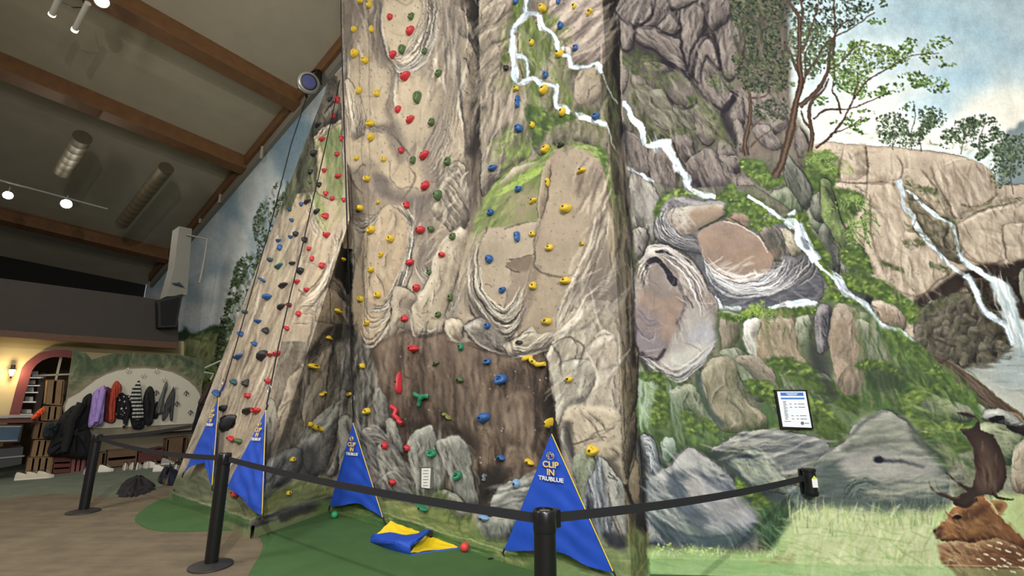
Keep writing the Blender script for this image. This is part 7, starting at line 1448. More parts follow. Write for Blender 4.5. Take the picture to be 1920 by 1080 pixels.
ball(871, 1027, 8.5, (214, 62, 62), 'ball', 'small red ball on the green carpet at the tip of the folded banner')
ball(627, 966, 6.5, (54, 160, 110), 'ball', 'small green ball on the carpet beside the dark blue banner')
# loose straps
def strap(pts, z, lab, w=.014, par=None):
    o = MB().tube([at_z(x, y, zz) for (x, y), zz in zip(pts, z)], w, 6, flat=(1, .35)).build('tie_strap', M_STR); tag(o, lab, 'strap'); return o
strap([(945, 1032), (934, 1018), (928, 1013), (920, 1014), (914, 1018)], [.03, .05, .05, .03, .02], 'black buckle strap on the green carpet left of the largest banner')
strap([(945, 1034), (934, 1040), (926, 1046), (916, 1048)], [.03, .01, .01, .01], 'short dark strap tail on the carpet left of the largest banner', .02)
strap([(398, 912), (396, 925), (398, 935), (390, 946), (382, 955)], [.25, .16, .1, .03, .02], 'black strap hanging from the tip of the leftmost banner')
strap([(343, 890), (336, 900), (331, 910), (326, 919)], [.22, .18, .14, .14], 'thin black strap at the outer corner of the leftmost banner', .010)
strap([(493, 968), (497, 978), (499, 984)], [.18, .1, .03], 'black strap under the tip of the banner right of the middle post', .018)
# barrier posts
def post(base, top_z, r, lab, clip_dir):
    root = empty('barrier_post', base)
    MB().lathe([(0, 0), (.175, 0), (.18, .006), (.178, .014), (.12, .028), (.06, .036), (.04, .036)], 48).build('base_plate', mat('dark cast base', (46, 44, 42), .5, noise=.1), root, smooth=True)
    MB().lathe([(r, .03), (r, top_z-.012)], 40).build('pole', M_BLK, root, smooth=True)
    hd = MB().lathe([(r*1.04, top_z-.10), (r*1.07, top_z-.095), (r*1.07, top_z-.008), (r*.98, top_z), (r*.80, top_z), (r*.78, top_z-.008), (0, top_z-.008)], 40).build('head', mat('black plastic head', (20, 20, 22), .3), root, smooth=True)
    MB().box((0, 0, top_z-.004), (r*.9, r*.28, .004)).build('cap_plate', M_STEEL, hd)
    d = Vector(tuple(clip_dir)); d.z = 0; d.normalize()
    bb = MB().box(Vector((0, 0, top_z-.05))+d*(r*1.07+.012), (.035, .05, .085), Rz(math.atan2(d.y, d.x)), .004).build('belt_clip', M_BLK, root)
    tag(root, lab, 'barrier post', None); return root
P1 = at_z(395, 1062, .0); P2 = at_z(156, 960, .0)
tp = at_z(1021, 955, .97); P3 = down(tp); BR = on(1497, 893, MP)+MP[1]*.09
# the post axis leans with the lens only: it stands plumb
post(P2, .97, .055, 'farthest black barrier post, standing by the hanging coats', P1-P2)
post(P1, .97, .055, 'middle black barrier post on a round base at the brown carpet edge', P3-P1)
post(P3, .97, .055, 'nearest black barrier post, in front of the largest blue banner', BR-P3)
def belt(p, q, lab, sag=.03, w=.048, z0=None):
    p, q = np.asarray(p, float), np.asarray(q, float); n = 26; mb = MB(); d = (q-p); side = np.cross(d, UP); side /= np.linalg.norm(side)
    T_, Bm = [], []
    rows = []
    for i in range(n):
        t = i/(n-1); c2 = p+d*t-UP*sag*4*t*(1-t); rows.append([c2+UP*w/2+side*.0012, c2+UP*w/2-side*.0012, c2-UP*w/2-side*.0012, c2-UP*w/2+side*.0012])
    vs2 = [[mb.b.verts.new(tuple(v)) for v in r] for r in rows]
    for A, B in zip(vs2, vs2[1:]):
        for k in range(4): mb.b.faces.new((A[k], B[k], B[(k+1) % 4], A[(k+1) % 4]))
    mb.b.faces.new(vs2[0]); mb.b.faces.new(vs2[-1][::-1])
    o = mb.build('barrier_belt', M_STR, None, smooth=False); tag(o, lab, 'barrier belt', None)
hz = UP*.922
def edge(a, b2, r=.075): d = (b2-a)*V(1, 1, 0); return a+d/np.linalg.norm(d)*r
belt(edge(P2, P1, .06)+hz, edge(P1, P2, .06)+hz, 'black belt stretched from the farthest post to the middle post', .05)
belt(edge(P1, P3)+hz, edge(P3, P1, .06)+hz, 'long black belt stretched from the middle post to the nearest post')
belt(edge(P3, BR)+hz, BR, 'black belt stretched from the nearest post to the wall reel', .03)
q_ = on(366, 800, AP)+AP[1]*.05
belt(edge(P2, q_, .06)+hz, q_, 'thin black belt running from the farthest post behind the leftmost banner', .02)
# wall reel for the belt
n = MP[1]; xa = np.cross(UP, n); c0 = on(1511, 901, MP); root = empty('wall_reel', c0+n*.0); MR = Matrix((Vector(tuple(xa)), Vector(tuple(n)), Vector((0, 0, 1)))).transposed()
MB().box(V(0, 0, 0)+n*.012, (.12, .02, .20), MR, .004).build('back_plate', M_BLK, root)
MB().lathe([(.0, -.11), (.05, -.11), (.055, -.10), (.055, -.075), (.05, -.07), (.05, .085), (.056, .09), (.056, .11), (0, .11)], 32, Matrix.Translation(Vector(tuple(n*.065)))).build('reel_body', M_BLK, root, smooth=True)
MB().box(n*.118+xa*.012, (.045, .002, .07), MR).build('warning_sticker', mat('white sticker', (232, 232, 226), .5), root)
MB().prism([n*.1195+xa*(.012+a)+UP*b2 for a, b2 in ((-.0225, .035), (.0225, .035), (0, .062))], n*.001).build('warning_triangle', mat('yellow-green sticker', (206, 214, 70), .5), root)
tag(root, 'black belt reel with a white warning sticker screwed to the mural wall', 'wall reel')
# framed notice
def plate(name, pts, pl, d0, th, m, par, t0): return MB().prism([front(x, y, pl, d0)-t0 for x, y in pts], -pl[1]*th).build(name, m, par)
root = empty('framed_notice', on(1490, 768, MP)); t0 = np.array(root.location)
plate('frame', [(1453, 731), (1513, 731), (1526, 805), (1465, 804)], MP, .03, .028, M_BLK, root, t0)
sh_ = plate('sheet', [(1457, 734), (1510, 734), (1522, 802), (1468, 800)], MP, .032, .003, mat('printed white sheet', (232, 236, 242), .4), root, t0)
MBL = mat('printed blue bar', (62, 118, 192), .5); MTX = mat('printed grey text', (96, 98, 104), .6)
plate('title_bar', [(1463, 736), (1506, 736), (1507, 742), (1464, 742)], MP, .034, .002, MBL, sh_, t0); plate('title_bar', [(1464, 745.5), (1508, 745.5), (1508.6, 748.6), (1464.6, 748.6)], MP, .034, .002, MBL, sh_, t0)
tm = MB()
prn = random.Random(9)
def tline(x, y, w, h): pts = [(x, y), (x+w, y), (x+w+.2, y+h), (x+.2, y+h)]; tm.prism([front(a, b2, MP, .0345)-t0 for a, b2 in pts], -MP[1]*.001)
for k in range(17): tline(1468+k*.28, 752+k*2.1, prn.uniform(4, 8), .7)
for yy in (757, 763, 779, 785):
    sh = (yy-757)*.18
    for xx, w in ((1480, 4), (1489, 4), (1496, 12)): tline(xx+sh, yy, w, .9)
tline(1471, 789.6, 12, .8); tline(1509, 793, 8, 1.1)
tm.build('printed_lines', MTX, sh_)
wm = MB()
for yy, w in ((738, 22), (740.3, 17)): wm.prism([front(a, b2, MP, .0345)-t0 for a, b2 in [(1485-w/2, yy-.5), (1485+w/2, yy-.5), (1485+w/2, yy+.5), (1485-w/2, yy+.5)]], -MP[1]*.001)
wm.build('title_text', mat('white print', (236, 240, 246), .5), sh_)
MB().lathe([(.011, 0), (.014, 0), (.014, .001), (.011, .001)], 20, Matrix.Translation(Vector(tuple(front(1504.5, 793.4, MP, .0345)-t0))) @ Matrix((Vector(tuple(xa)), Vector((0, 0, 1)), Vector(tuple(n)))).transposed().to_4x4()).build('round_mark', MTX, sh_)
tag(root, 'black framed notice with two blue header bars on the mural wall', 'notice')
# small card in a clear holder on the rock
root = empty('card_holder', on(798, 897, BC)); t0 = np.array(root.location)
plate('holder', [(786, 875), (811, 876), (812, 917), (787, 914)], BC, .012, .010, mat('clear acrylic', (150, 150, 140), .2, trans=.6), root, t0)
cd_ = plate('card', [(790.5, 878), (807.5, 878), (805.5, 916), (790, 914)], BC, .016, .003, mat('white card', (226, 226, 218), .5), root, t0)
cl = MB()
for k, (a, w) in enumerate([(794, 9), (793, 10), (795, 8), (793, 10), (794, 7), (793, 9)]):
    y = 882+k*5.6; cl.prism([front(x2, y2, BC, .0175)-t0 for x2, y2 in [(a, y), (a+w, y), (a+w, y+1), (a, y+1)]], -BC[1]*.001)
cl.build('printed_lines', MTX, cd_)
for x2, y2 in ((787, 877), (810, 878), (788, 912), (811, 915)): MB().lathe([(0, 0), (.006, 0), (.006, .004), (0, .004)], 8, Matrix.Translation(Vector(tuple(front(x2, y2, BC, .016)-t0)))).build('screw', M_BOLT, root)
tag(root, 'small white card in a clear screwed holder on the grey painted rock', 'notice')
# auto-belay drum high on the tower
ce = front(578, 156, SKY, .55); root = empty('belay_device', ce); 
vdir = (C0-ce)/np.linalg.norm(C0-ce); ax = V(.5, -.84, -.35); ax /= np.linalg.norm(ax)
Q = Vector(tuple(ax)).to_track_quat('Z', 'Y').to_matrix().to_4x4()
MB().lathe([(0, -.11), (.16, -.11), (.21, -.075), (.225, -.03), (.225, .03), (.21, .075), (.17, .10), (.16, .10)], 36, Q).build('housing', mat('silver grey housing', (176, 174, 164), .35, metal=.5), root, smooth=True)
MB().lathe([(.226, -.014), (.231, -.010), (.231, .010), (.226, .014)], 36, Q).build('seam_band', M_BLK, root)
fr_ = MB().lathe([(0, .104), (.165, .104), (.165, .112), (.14, .118), (0, .118)], 36, Q).build('face_ring', M_BLK, root)
MB().lathe([(0, .118), (.130, .118), (.125, .126), (0, .128)], 36, Q).build('blue_face', mat('deep blue disc', (40, 44, 110), .5, noise=.15), fr_)
k_ = Q.to_3x3()
up_ = front(597, 140, SKY, .1)-ce
bb = MB(); s1 = front(592, 131, SKY, .35)-ce; s2 = front(605, 133, SKY, .05)-ce; s3 = front(602, 157, SKY, .08)-ce; s0 = front(579, 139, SKY, .5)-ce; s4 = front(594, 155, SKY, .4)-ce
for a, b2 in ((s0, s1), (s1, s2), (s2, s3), (s3, s4), (s0, s4), (s1, s4), (s1, s3), (s0, s3)): bb.tube([a, b2], .022, 6)
bb.prism([s2, s3, s4, s1], V(.03, .03, 0)); bb.build('mount_bracket', M_BLK, root)
MB().tube([front(574, 178, SKY, .5)-ce, front(575, 182, SKY, .5)-ce], .03, 8).build('nozzle', M_BLK, root)
tag(root, 'round silver drum with a blue face bracketed at the tower top', 'belay device')
# ropes
def rope(pts, lab, r=.009, m=M_STR, grip=None):
    o = MB().tube([Vector(tuple(p)) for p in pts], r, 7).build('climbing_rope', m, None, smooth=True); tag(o, lab, 'rope'); return o
fa = lambda x, y, d=.10: front(x, y, AP, d)
rope([front(575, 182, SKY, .5), fa(546, 270, .45), fa(523, 360, .35), fa(505, 430), fa(482, 510), fa(462, 580), fa(449, 625), fa(427, 700), fa(421, 720)], 'black rope along the left edge of the leaning panel to the leftmost banner')
rope([fa(421, 720, .1), fa(416, 732, .1), A1_+UP*.06], 'short blue webbing joining the left rope to the leftmost banner', .014, mat('blue webbing', (34, 40, 110), .8))
rope([fa(637, 150, .05), fa(619, 235), fa(600, 320), fa(583, 390), fa(566, 466), fa(545, 550), fa(522, 650), fa(506, 730), A2_+UP*.06], 'black rope down the middle of the leaning panel')
fb = lambda x, y, d=.10: front(x, y, BC, d)
def fw_(x, y, o):
    h = wall_hit(x, y); p = np.array(h[0]) if h else fb(x, y, .4); return p+(C0-p)/np.linalg.norm(C0-p)*o
rope([fb(638, -60, .3), fb(640, 60, .4), fb(643, 160, .5), fb(647, 300, .55), fb(651, 430, .6), fw_(655, 549, .12), fw_(659, 690, .12), fb(661, 752, .18), A3_+UP*.06], 'black rope down the left edge of the centre panel to the dark banner', .010)
for (x, y, pf, nm) in ((420, 716, fa, 'leftmost'), (505, 730, fa, 'middle'), (661, 748, fb, 'corner')):
    p = pf(x, y, .10); root = empty('carabiner', p)
    ring = [V(.022*math.cos(a), 0, .045*math.sin(a)) for a in np.linspace(0, 2*math.pi, 18)]
    MB().tube(ring, .006, 6, cap=False).build('ring', M_STEEL, root, smooth=True); MB().tube([V(.022, 0, -.015), V(.022, 0, .02)], .009, 8).build('sleeve', M_STEEL, root)
    tag(root, {'leftmost': 'steel carabiner on the rope above the leftmost banner', 'middle': 'steel carabiner on the rope down the middle of the leaning panel', 'corner': 'steel carabiner on the rope above the dark banner by the cave'}[nm], 'carabiner')
# ------------------------------------------------------------------ cloakroom corner, bar front, ceiling fittings
PAN = vplane(at_z(341, 866, 0), at_z(341, 866, 0)+TD)
if PAN[1]@(C0-PAN[0]) < 0: PAN = (PAN[0], -PAN[1])
BCK = (PAN[0]-PAN[1]*.5, PAN[1])
def fp(x, y, d=0., pl=PAN): return at_plane(x, y, pl[0]+pl[1]*d, pl[1])
def slab(name, pts, d, th, m, par=None, t0=V(0, 0, 0), pl=PAN, back=0.): return MB().prism([fp(x, y, d, pl)-pl[1]*back-t0 for x, y in pts], -pl[1]*th).build(name, m, par)
kf = (s_far-COR)@SD
wb = at_plane(265, 545, s_far, TD*0+SD) if False else s_far
P = quad(V(*(s_far-TD*14)[:2], 9), V(*s_far[:2], 9), V(*s_far[:2], 0), V(*(s_far-TD*14)[:2], 0), step=80)
o = grid_mesh('wall_back', P+SD*.6, mat('wall blackened for unlit void', (20, 18, 16), .9)); tag(o, kind='structure')  # black colour stands in for the dark void above the bulkhead
# bar fascia box
M_FAS = mat('dark grey-brown fascia', (54, 48, 42), .85, noise=.1, nscale=3)
root = empty('ceiling_bulkhead', fp(150, 600, .1)); t0 = np.array(root.location)
slab('fascia_board', [(-900, 403), (262, 556), (301, 563), (334, 600), (334, 643), (-900, 557)], .1, 1.6, M_FAS, root, t0)
slab('timber_edge', [(-900, 556), (334, 642), (334, 654), (-900, 569)], .14, .2, mat('brown edge board', (84, 56, 36), .7, noise=.15), root, t0)
tag(root, 'long dark bulkhead with a brown lower edge over the bar front', 'bulkhead')
# cream bar wall with the arched opening
arch_in = [(20, 850), (37, 778), (48, 735), (60, 695), (68, 684), (79, 676), (92, 671), (103, 669), (122, 669), (140, 672), (160, 682)]
o = slab('wall_bar', [(-900, 550), (345, 640), (345, 872), (162, 880), (160, 682)]+arch_in[::-1][1:]+[(18, 866), (-900, 1044)], -.5, .15, M_WALL); tag(o, kind='structure')
outer = [(3, 850), (18, 777), (30, 730), (42, 689), (50, 679), (60, 671), (70, 664), (82, 659), (101, 656), (124, 656), (142, 659), (162, 668)]
o = MB().prism([fp(x, y, -.42) for x, y in outer+arch_in[::-1]], -PAN[1]*.14).build('trim_3', mat('maroon arch trim', (104, 44, 44), .6, noise=.1)); tag(o, kind='structure')
# room behind the arch
o = slab('wall_bar_inner', [(-60, 640), (220, 650), (220, 880), (-60, 880)], -2.2, .1, mat('brown inner wall', (92, 74, 54), .8)); tag(o, kind='structure')
root = empty('bottle_shelf', fp(60, 780, -1.2)*V(1, 1, 0)); t0 = np.array(root.location)
slab('side_board', [(78, 700), (88, 700), (70, 800), (60, 800)], -1.0, .3, mat('dark shelf wood', (58, 40, 28), .6), root, t0)
for k, (x, y) in enumerate([(62, 707), (56, 722), (52, 735), (48, 753), (42, 777)]): slab('shelf', [(x-6, y), (x+20, y), (x+19, y+2), (x-7, y+2)], -1.0, .3, mat('faintly glowing white shelf', (200, 196, 186), .5, emit=.25), root, t0)  # faint emission stands in for the light falling on the shelves
tag(root, 'lit shelf of white crockery seen through the maroon arch', 'shelf')
for k, (x, y, w, h) in enumerate([(66, 701, 11, 5), (60, 717, 12, 4), (57, 731, 12, 5), (55, 749, 14, 5), (50, 772, 18, 4)]):
    o = slab('crockery', [(x-w/2, y-h), (x+w/2, y-h), (x+w/2, y+h*.7), (x-w/2, y+h*.7)], -.98, .12, mat('white crockery', (214, 210, 204), .35)); tag(o, ['white crockery on the topmost shelf behind the arch', 'white crockery on the second shelf down behind the arch', 'white crockery on the middle shelf behind the arch', 'white crockery on the fourth shelf down behind the arch', 'white crockery on the lowest shelf behind the arch'][k], 'crockery', 'crockery on the lit shelf')
for pts in ([(112, 670), (117, 670), (107, 712), (103, 712)], [(60, 703), (134, 700), (134, 703), (60, 706)]): o = slab('window_bar', pts, -.6, .05, mat('pale window bar', (140, 136, 124), .6)); o.name = 'trim_4'; tag(o, kind='structure')
# wall lantern
lc = fp(22, 699, -.38); root = empty('wall_lantern', lc)
ex = fp(30, 699, -.38)-lc; u = np.linalg.norm(ex)/8
MB().box((0, 0, u*17), (u*7, u*7, u*9), None, .005).build('bracket', M_BLK, root); MB().lathe([(u*9, u*9), (u*4, u*14), (0, u*15)], 6).build('lantern_roof', M_BLK, root)
MB().lathe([(u*3, -u*9), (u*7, u*8)], 6).build('lantern_glass', mat('glowing lantern glass', (255, 226, 160), .4, emit=7.), root)
fr = MB(); [fr.tube([V(math.cos(a)*u*3.2, math.sin(a)*u*3.2, -u*9), V(math.cos(a)*u*7.3, math.sin(a)*u*7.3, u*8)], u*.6, 5) for a in np.arange(6)*math.pi/3]; fr.tube([V(0, 0, -u*15), V(0, 0, -u*9)], [u*1, u*3.4], 6); fr.build('lantern_frame', M_BLK, root)
tag(root, 'glowing black wall lantern on the cream wall left of the maroon arch', 'lantern')
lamp('lantern_light', 'POINT', tuple(lc+PAN[1]*.16+UP*.02), (0, 0, 0), 7, (1, .80, .46), .05)
# bar rail, screen and counter
root = empty('bar_counter', fp(10, 860, .1)*V(1, 1, 0)); t0 = np.array(root.location)
slab('counter_body', [(-900, 923), (44, 838), (40, 870), (-900, 1050)], .1, .5, mat('dark counter panel', (42, 42, 44), .5), root, t0)
slab('metal_strip', [(-900, 938), (46, 853.5), (46, 856), (-900, 942)], .12, .03, M_STEEL, root, t0)
slab('counter_top', [(-900, 785), (62, 779), (62, 783), (-900, 792)], .16, .5, mat('worn steel rail', (150, 146, 138), .4, metal=.6), root, t0)
slab('brown_rail', [(-900, 796), (66, 784), (64, 792), (-900, 808)], .1, .1, mat('maroon rail', (86, 44, 34), .6), root, t0)
tag(root, 'dark bar counter with a steel rail below the wall lantern', 'counter')
root = empty('display_screen', fp(18, 815, .2)); t0 = np.array(root.location)
slab('bezel', [(-60, 797), (44, 796), (37, 829), (-60, 833)], .2, .06, M_BLK, root, t0); slab('screen_edge', [(-56, 799), (40, 798.5), (39.7, 800.5), (-56, 801)], .21, .01, M_STEEL, root, t0)
slab('screen', [(-56, 801), (39, 800.5), (33, 824), (-56, 827)], .205, .01, mat('dim blue screen', (58, 78, 94), .25, noise=.2, nscale=4), root, t0); slab('screen_edge', [(-56, 827), (33, 824.5), (32.5, 827), (-56, 830)], .21, .01, M_STEEL, root, t0)
tag(root, 'dim blue-grey screen in a black frame on the bar counter front', 'screen')
# wooden crates
M_CR = [mat('pale crate wood', (122, 96, 64), .8, noise=.2, nscale=5), mat('red-brown crate wood', (86, 40, 32), .8, noise=.2, nscale=5), mat('dusky pink crate wood', (120, 70, 72), .8, noise=.15), mat('worn brown crate wood', (96, 72, 48), .8, noise=.2, nscale=5)]
def crate(q, lab, m, d=.0, dep=.22, slats=3, vert=True, group='wooden crates stacked by the coats'):
    q = [np.array(p, float) for p in q]; root = empty('wooden_crate', fp(*((q[0]+q[2])/2), d)); t0 = np.array(root.location)
    L_ = lambda u, v: tuple((q[0]*(1-u)+q[1]*u)*(1-v)+(q[3]*(1-u)+q[2]*u)*v)
    def s_(u0, u1, v0, v1, nm, dd=0., th=.015, mm=m): slab(nm, [L_(u0, v0), L_(u1, v0), L_(u1, v1), L_(u0, v1)], d+max(dd, 0), th, mm, root, t0, back=max(-dd, 0))
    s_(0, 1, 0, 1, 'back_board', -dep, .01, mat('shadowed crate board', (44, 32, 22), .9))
    s_(0, .04, 0, 1, 'side_board', 0, dep); s_(.96, 1, 0, 1, 'side_board', 0, dep); s_(0, 1, 0, .05, 'top_board', 0, dep); s_(0, 1, .95, 1, 'bottom_board', 0, dep)
    for k in range(slats):
        a, b2 = (k+.12)/slats, (k+.80)/slats
        s_(a, b2, 0, 1, 'slat', .012) if vert else s_(0, 1, a, b2, 'slat', .012)
    tag(root, lab, 'crate', group)
crate([(89, 712), (121, 712), (116, 760), (84, 758)], 'tall topmost pale crate of the stack in front of the arch', M_CR[0], slats=2)
crate([(83, 761), (117, 762), (114, 787), (79, 789)], 'second crate from the top of the stack, beside the orange cloth', M_CR[0])
crate([(67, 791), (102, 791), (97, 823), (60, 823)], 'middle crate of the stack left of the black coats', M_CR[3])
crate([(64, 825), (98, 825), (93, 856), (57, 857)], 'second crate from the bottom of the stack left of the coats', M_CR[0])
crate([(52, 858), (101, 857), (96, 890.5), (46, 895.5)], 'bottom crate of the stack, behind three white shoes', M_CR[0], slats=4)
crate([(102, 858), (134, 858), (131, 887), (99, 890)], 'dark red-brown crate on the floor under the big black coat', M_CR[1], vert=False)
crate([(135, 860), (162, 859), (158, 884), (132, 887)], 'dusky pink slatted crate on the floor under the lilac jacket', M_CR[2])
crate([(203, 845), (258, 841), (255, 874.5), (199, 880)], 'open brown crate behind the white sneakers, below the striped top', M_CR[3], vert=False, slats=2)
crate([(261, 846), (306, 838), (306, 869.5), (258, 874)], 'red-brown crate right of the open brown crate', M_CR[1], vert=False, slats=1)
crate([(313, 823), (352, 818), (347, 865), (308, 869)], 'upright brown crate nearest the leftmost banner', M_CR[3], slats=1)
crate([(164, 852), (200, 848), (196, 880.5), (162, 884)], 'shadowed brown crate left of the single white sneaker', M_CR[3], slats=1)
# painted cloakroom board
c = CT; c.tr(150, 640, .2037)
M_ST = M_PAINT
OUT = '-60,80 -40,75 0,95 60,110 110,170 250,125 320,110 420,118 480,105 640,120 800,122 960,130 1070,155 1140,180 1150,300 1120,420 1120,560 1060,770 230,800 -100,790 -140,620 -110,400'
c.grad('-200,0 1300,0 1300,900 -200,900', (146, 134, 106), (120, 112, 92), (0, 100), (0, 800), noise=.25)
for q in ['-140,60 60,110 110,180 60,330 -100,420 -160,300', '110,170 320,105 640,115 640,200 400,240 200,320 60,340 60,220', '620,115 1140,175 1140,330 1000,300 850,230 620,220']:
    c.strokes(q, 160, 70, 3.2, [(60, 78, 58), (84, 100, 70), (44, 58, 44), (108, 116, 84)], 1.5, .5, .6)
c.strokes('-140,300 60,330 400,250 800,240 1100,400 1100,480 850,330 600,270 300,320 0,500 -140,560', 120, 60, 3, [(160, 150, 120), (112, 104, 84), (140, 128, 100)], -.5, .4, .5)
c.tr(0, 0, 1)
pts = (c.P if False else None)
def px(t, ox, oy, k): return [(float(a)*k+ox, float(b2)*k+oy) for a, b2 in (q.split(',') for q in t.split())]
outl = px(OUT, 150, 640, .2037)
root = empty('cloakroom_board', fp(260, 866, 0)*V(1, 1, 0)); t0 = np.array(root.location)
# painted front laid on as a lattice inside the outline
def painted_board(outl, d, th, name, par, t0):
    mb = MB(); ring = [fp(x, y, d)-t0 for x, y in outl]; mb.prism(ring, -PAN[1]*th); o = None
    bmesh.ops.recalc_face_normals(mb.b, faces=mb.b.faces)
    bmesh.ops.triangulate(mb.b, faces=mb.b.faces)
    for _ in range(5):
        es = [e for e in mb.b.edges if e.calc_length() > .05]
        if not es: break
        bmesh.ops.subdivide_edges(mb.b, edges=es, cuts=1); bmesh.ops.triangulate(mb.b, faces=mb.b.faces)
    me = bpy.data.meshes.new(name); mb.b.to_mesh(me); mb.b.free()
    co = np.empty(len(me.vertices)*3, np.float32); me.vertices.foreach_get('co', co); co = co.reshape(-1, 3)+t0
    cl2 = lin(np.clip(sample(co), 0, 255)); at = me.color_attributes.new('paint', 'FLOAT_COLOR', 'POINT'); at.data.foreach_set('color', np.concatenate([cl2, np.ones((len(cl2), 1))], 1).astype(np.float32).ravel())
    return link(name, me, M_PAINT, par)
painted_board(outl, 0, .06, 'stone_board', root, t0)
ARC = [(122, 762), (128, 748), (150, 736), (165, 724), (181, 712), (200, 702), (221, 695), (246, 691.5), (272, 690.5), (300, 693), (323, 698), (340, 706), (354, 715), (366, 726), (374, 738), (378, 752), (376, 772), (364, 794), (193, 803), (122, 800)]
cx, cy = 250, 760
slab('arch_rim', [(cx+(x-cx)*1.03, cy+(y-cy)*1.05) if y < 790 else (x, y) for x, y in ARC], .02, .03, mat('grey stone rim', (128, 118, 100), .8, noise=.1), root, t0)
slab('arched_panel', ARC, .05, .04, mat('off-white panel', (196, 190, 170), .7, noise=.04), root, t0)
slab('bench_plinth', [(118, 802), (193, 802), (368, 793), (362, 864), (341, 866), (120, 888)], -.26, .10, mat('beige plinth', (116, 106, 86), .85, noise=.1), root, t0)
slab('bench_lip', [(118, 800), (193, 801), (368, 792), (366, 806), (193, 817), (118, 816)], .03, .09, mat('beige lip', (120, 110, 90), .8), root, t0)
tag(root, 'painted stone cloakroom board with a white arched panel behind the coats', 'cloakroom board')
# hooks
M_HK = mat('white coat hook', (214, 206, 190), .5)
for k, (x, y, lab) in enumerate([(239, 695, 'white coat hook high above the patterned blouse'), (267, 704, 'white coat hook above the striped top'), (292, 696, 'white coat hook high on the right above the grey cardigan'), (306, 712, 'grey hook holding the grey cardigan'), (326, 727, 'grey hook holding the small grey jacket'), (292, 737, 'empty dark hook right of the black jacket'), (331, 758, 'empty dark hook on the right of the white panel'), (348, 738, 'upper empty hook near the right edge of the white panel'), (356, 774, 'large empty hook low on the right of the white panel')]):
    p = fp(x, y, .05); u = .012; mb = MB(); n = PAN[1]; s_ = TD
    mb.tube([p+UP*u*5, p+n*.05+UP*u*4, p+n*.07, p+n*.05-UP*u*3, p+n*.01-UP*u*3], u*.8, 7); mb.tube([p+s_*u*3.4*math.cos(a)+UP*u*3.4*math.sin(a)+n*.04 for a in np.linspace(-.4, 3.6, 12)], u*.7, 6)
    o = mb.build('coat_hook', M_HK if k < 5 else mat('dark coat hook', (84, 80, 74), .5), None, smooth=True); tag(o, lab, 'hook', 'hooks on the white arched panel')
# garments
def garment(t, ox, oy, k, m, lab, cat_, d=.08, th=.10, seed=0, name='coat', star=None, detail=None):
    pts = px(t, ox, oy, k) if isinstance(t, str) else t
    q = cat(pts, True, 4); cc = np.array(star) if star else q.mean(0)
    root = empty(name, fp(cc[0], cc[1], d)); t0 = np.array(root.location); mb = MB(); rings = []; N = len(q); NR = 9; r = random.Random(seed); ph = [r.uniform(0, 6) for _ in range(4)]
    for j in range(NR):
        s = 1-j/NR; R2 = []
        for i, p in enumerate(q):
            pp = cc+(p-cc)*s; hgt = th*math.sqrt(max(0, 1-s*s))*(1+.22*math.sin(p[0]*.55+ph[0])+.12*math.sin(p[0]*1.1+p[1]*.13+ph[1]))+.01*math.sin(pp[0]*1.2+ph[2])
            b3 = fp(pp[0], pp[1], d); R2.append(mb.b.verts.new(tuple(b3+PAN[1]*(hgt)-t0)))
        rings.append(R2)
    back = [mb.b.verts.new(tuple(fp(p[0], p[1], d-.03)-t0)) for p in q]
    for A, B in zip([back]+rings[:-1], rings):
        for i in range(N): mb.b.faces.new((A[i], A[(i+1) % N], B[(i+1) % N], B[i]))
    mb.b.faces.new(rings[-1]); mb.b.faces.new(back[::-1])
    mb.build('body', m, root, smooth=True)
    if detail: detail(root, t0)
    tag(root, lab, cat_, 'clothes hanging on the white arched panel'); return root
def fabric(n, c_, **k): return mat(n, c_, .85, noise=k.pop('noise', .18), nscale=k.pop('ns', 8), **k)
def patt(name, c1, c2, kind):
    m = mat(name, c1, .85); nt = m.node_tree; b = nt.nodes['Principled BSDF']; tc = nt.nodes.new('ShaderNodeTexCoord'); mx = nt.nodes.new('ShaderNodeMix'); mx.data_type = 'RGBA'; mx.inputs[6].default_value = tuple(lin(c1))+(1,); mx.inputs[7].default_value = tuple(lin(c2))+(1,)
    if kind == 'stripe': w = nt.nodes.new('ShaderNodeTexWave'); w.bands_direction = 'Z'; w.inputs['Scale'].default_value = 4.2; w.inputs['Distortion'].default_value = .6; out = w.outputs['Fac']
    else: w = nt.nodes.new('ShaderNodeTexVoronoi'); w.inputs['Scale'].default_value = 14; out = w.outputs['Distance']
    nt.links.new(tc.outputs['Object'], w.inputs['Vector']); rp = nt.nodes.new('ShaderNodeMath'); rp.operation = 'GREATER_THAN' if kind == 'stripe' else 'LESS_THAN'; rp.inputs[1].default_value = .55 if kind == 'stripe' else .28
    nt.links.new(out, rp.inputs[0]); nt.links.new(rp.outputs[0], mx.inputs[0]); nt.links.new(mx.outputs[2], b.inputs['Base Color']); return m
Z1 = (0, 640, .2407); Z2 = (150, 640, .2037)
def sleeve(t, z, m, d=.14, r=.05):
    def f(root, t0):
        p = [fp(x, y, d)-t0 for x, y in px(t, *z)]; MB().tube(p, [r*1.1]+[r]*(len(p)-2)+[r*.8], 9).build('sleeve', m, root, smooth=True)
    return f
MK = fabric('black wool', (16, 15, 17)); ML = fabric('lilac padded cloth', (158, 132, 196)); MMR = fabric('maroon cloth', (92, 28, 34)); MRU = fabric('rust red cloth', (168, 66, 44)); MGR = fabric('grey knit', (92, 92, 90)); MG2 = fabric('dark grey cloth', (66, 64, 66)); MNV = fabric('dark green-blue quilting', (26, 36, 40))
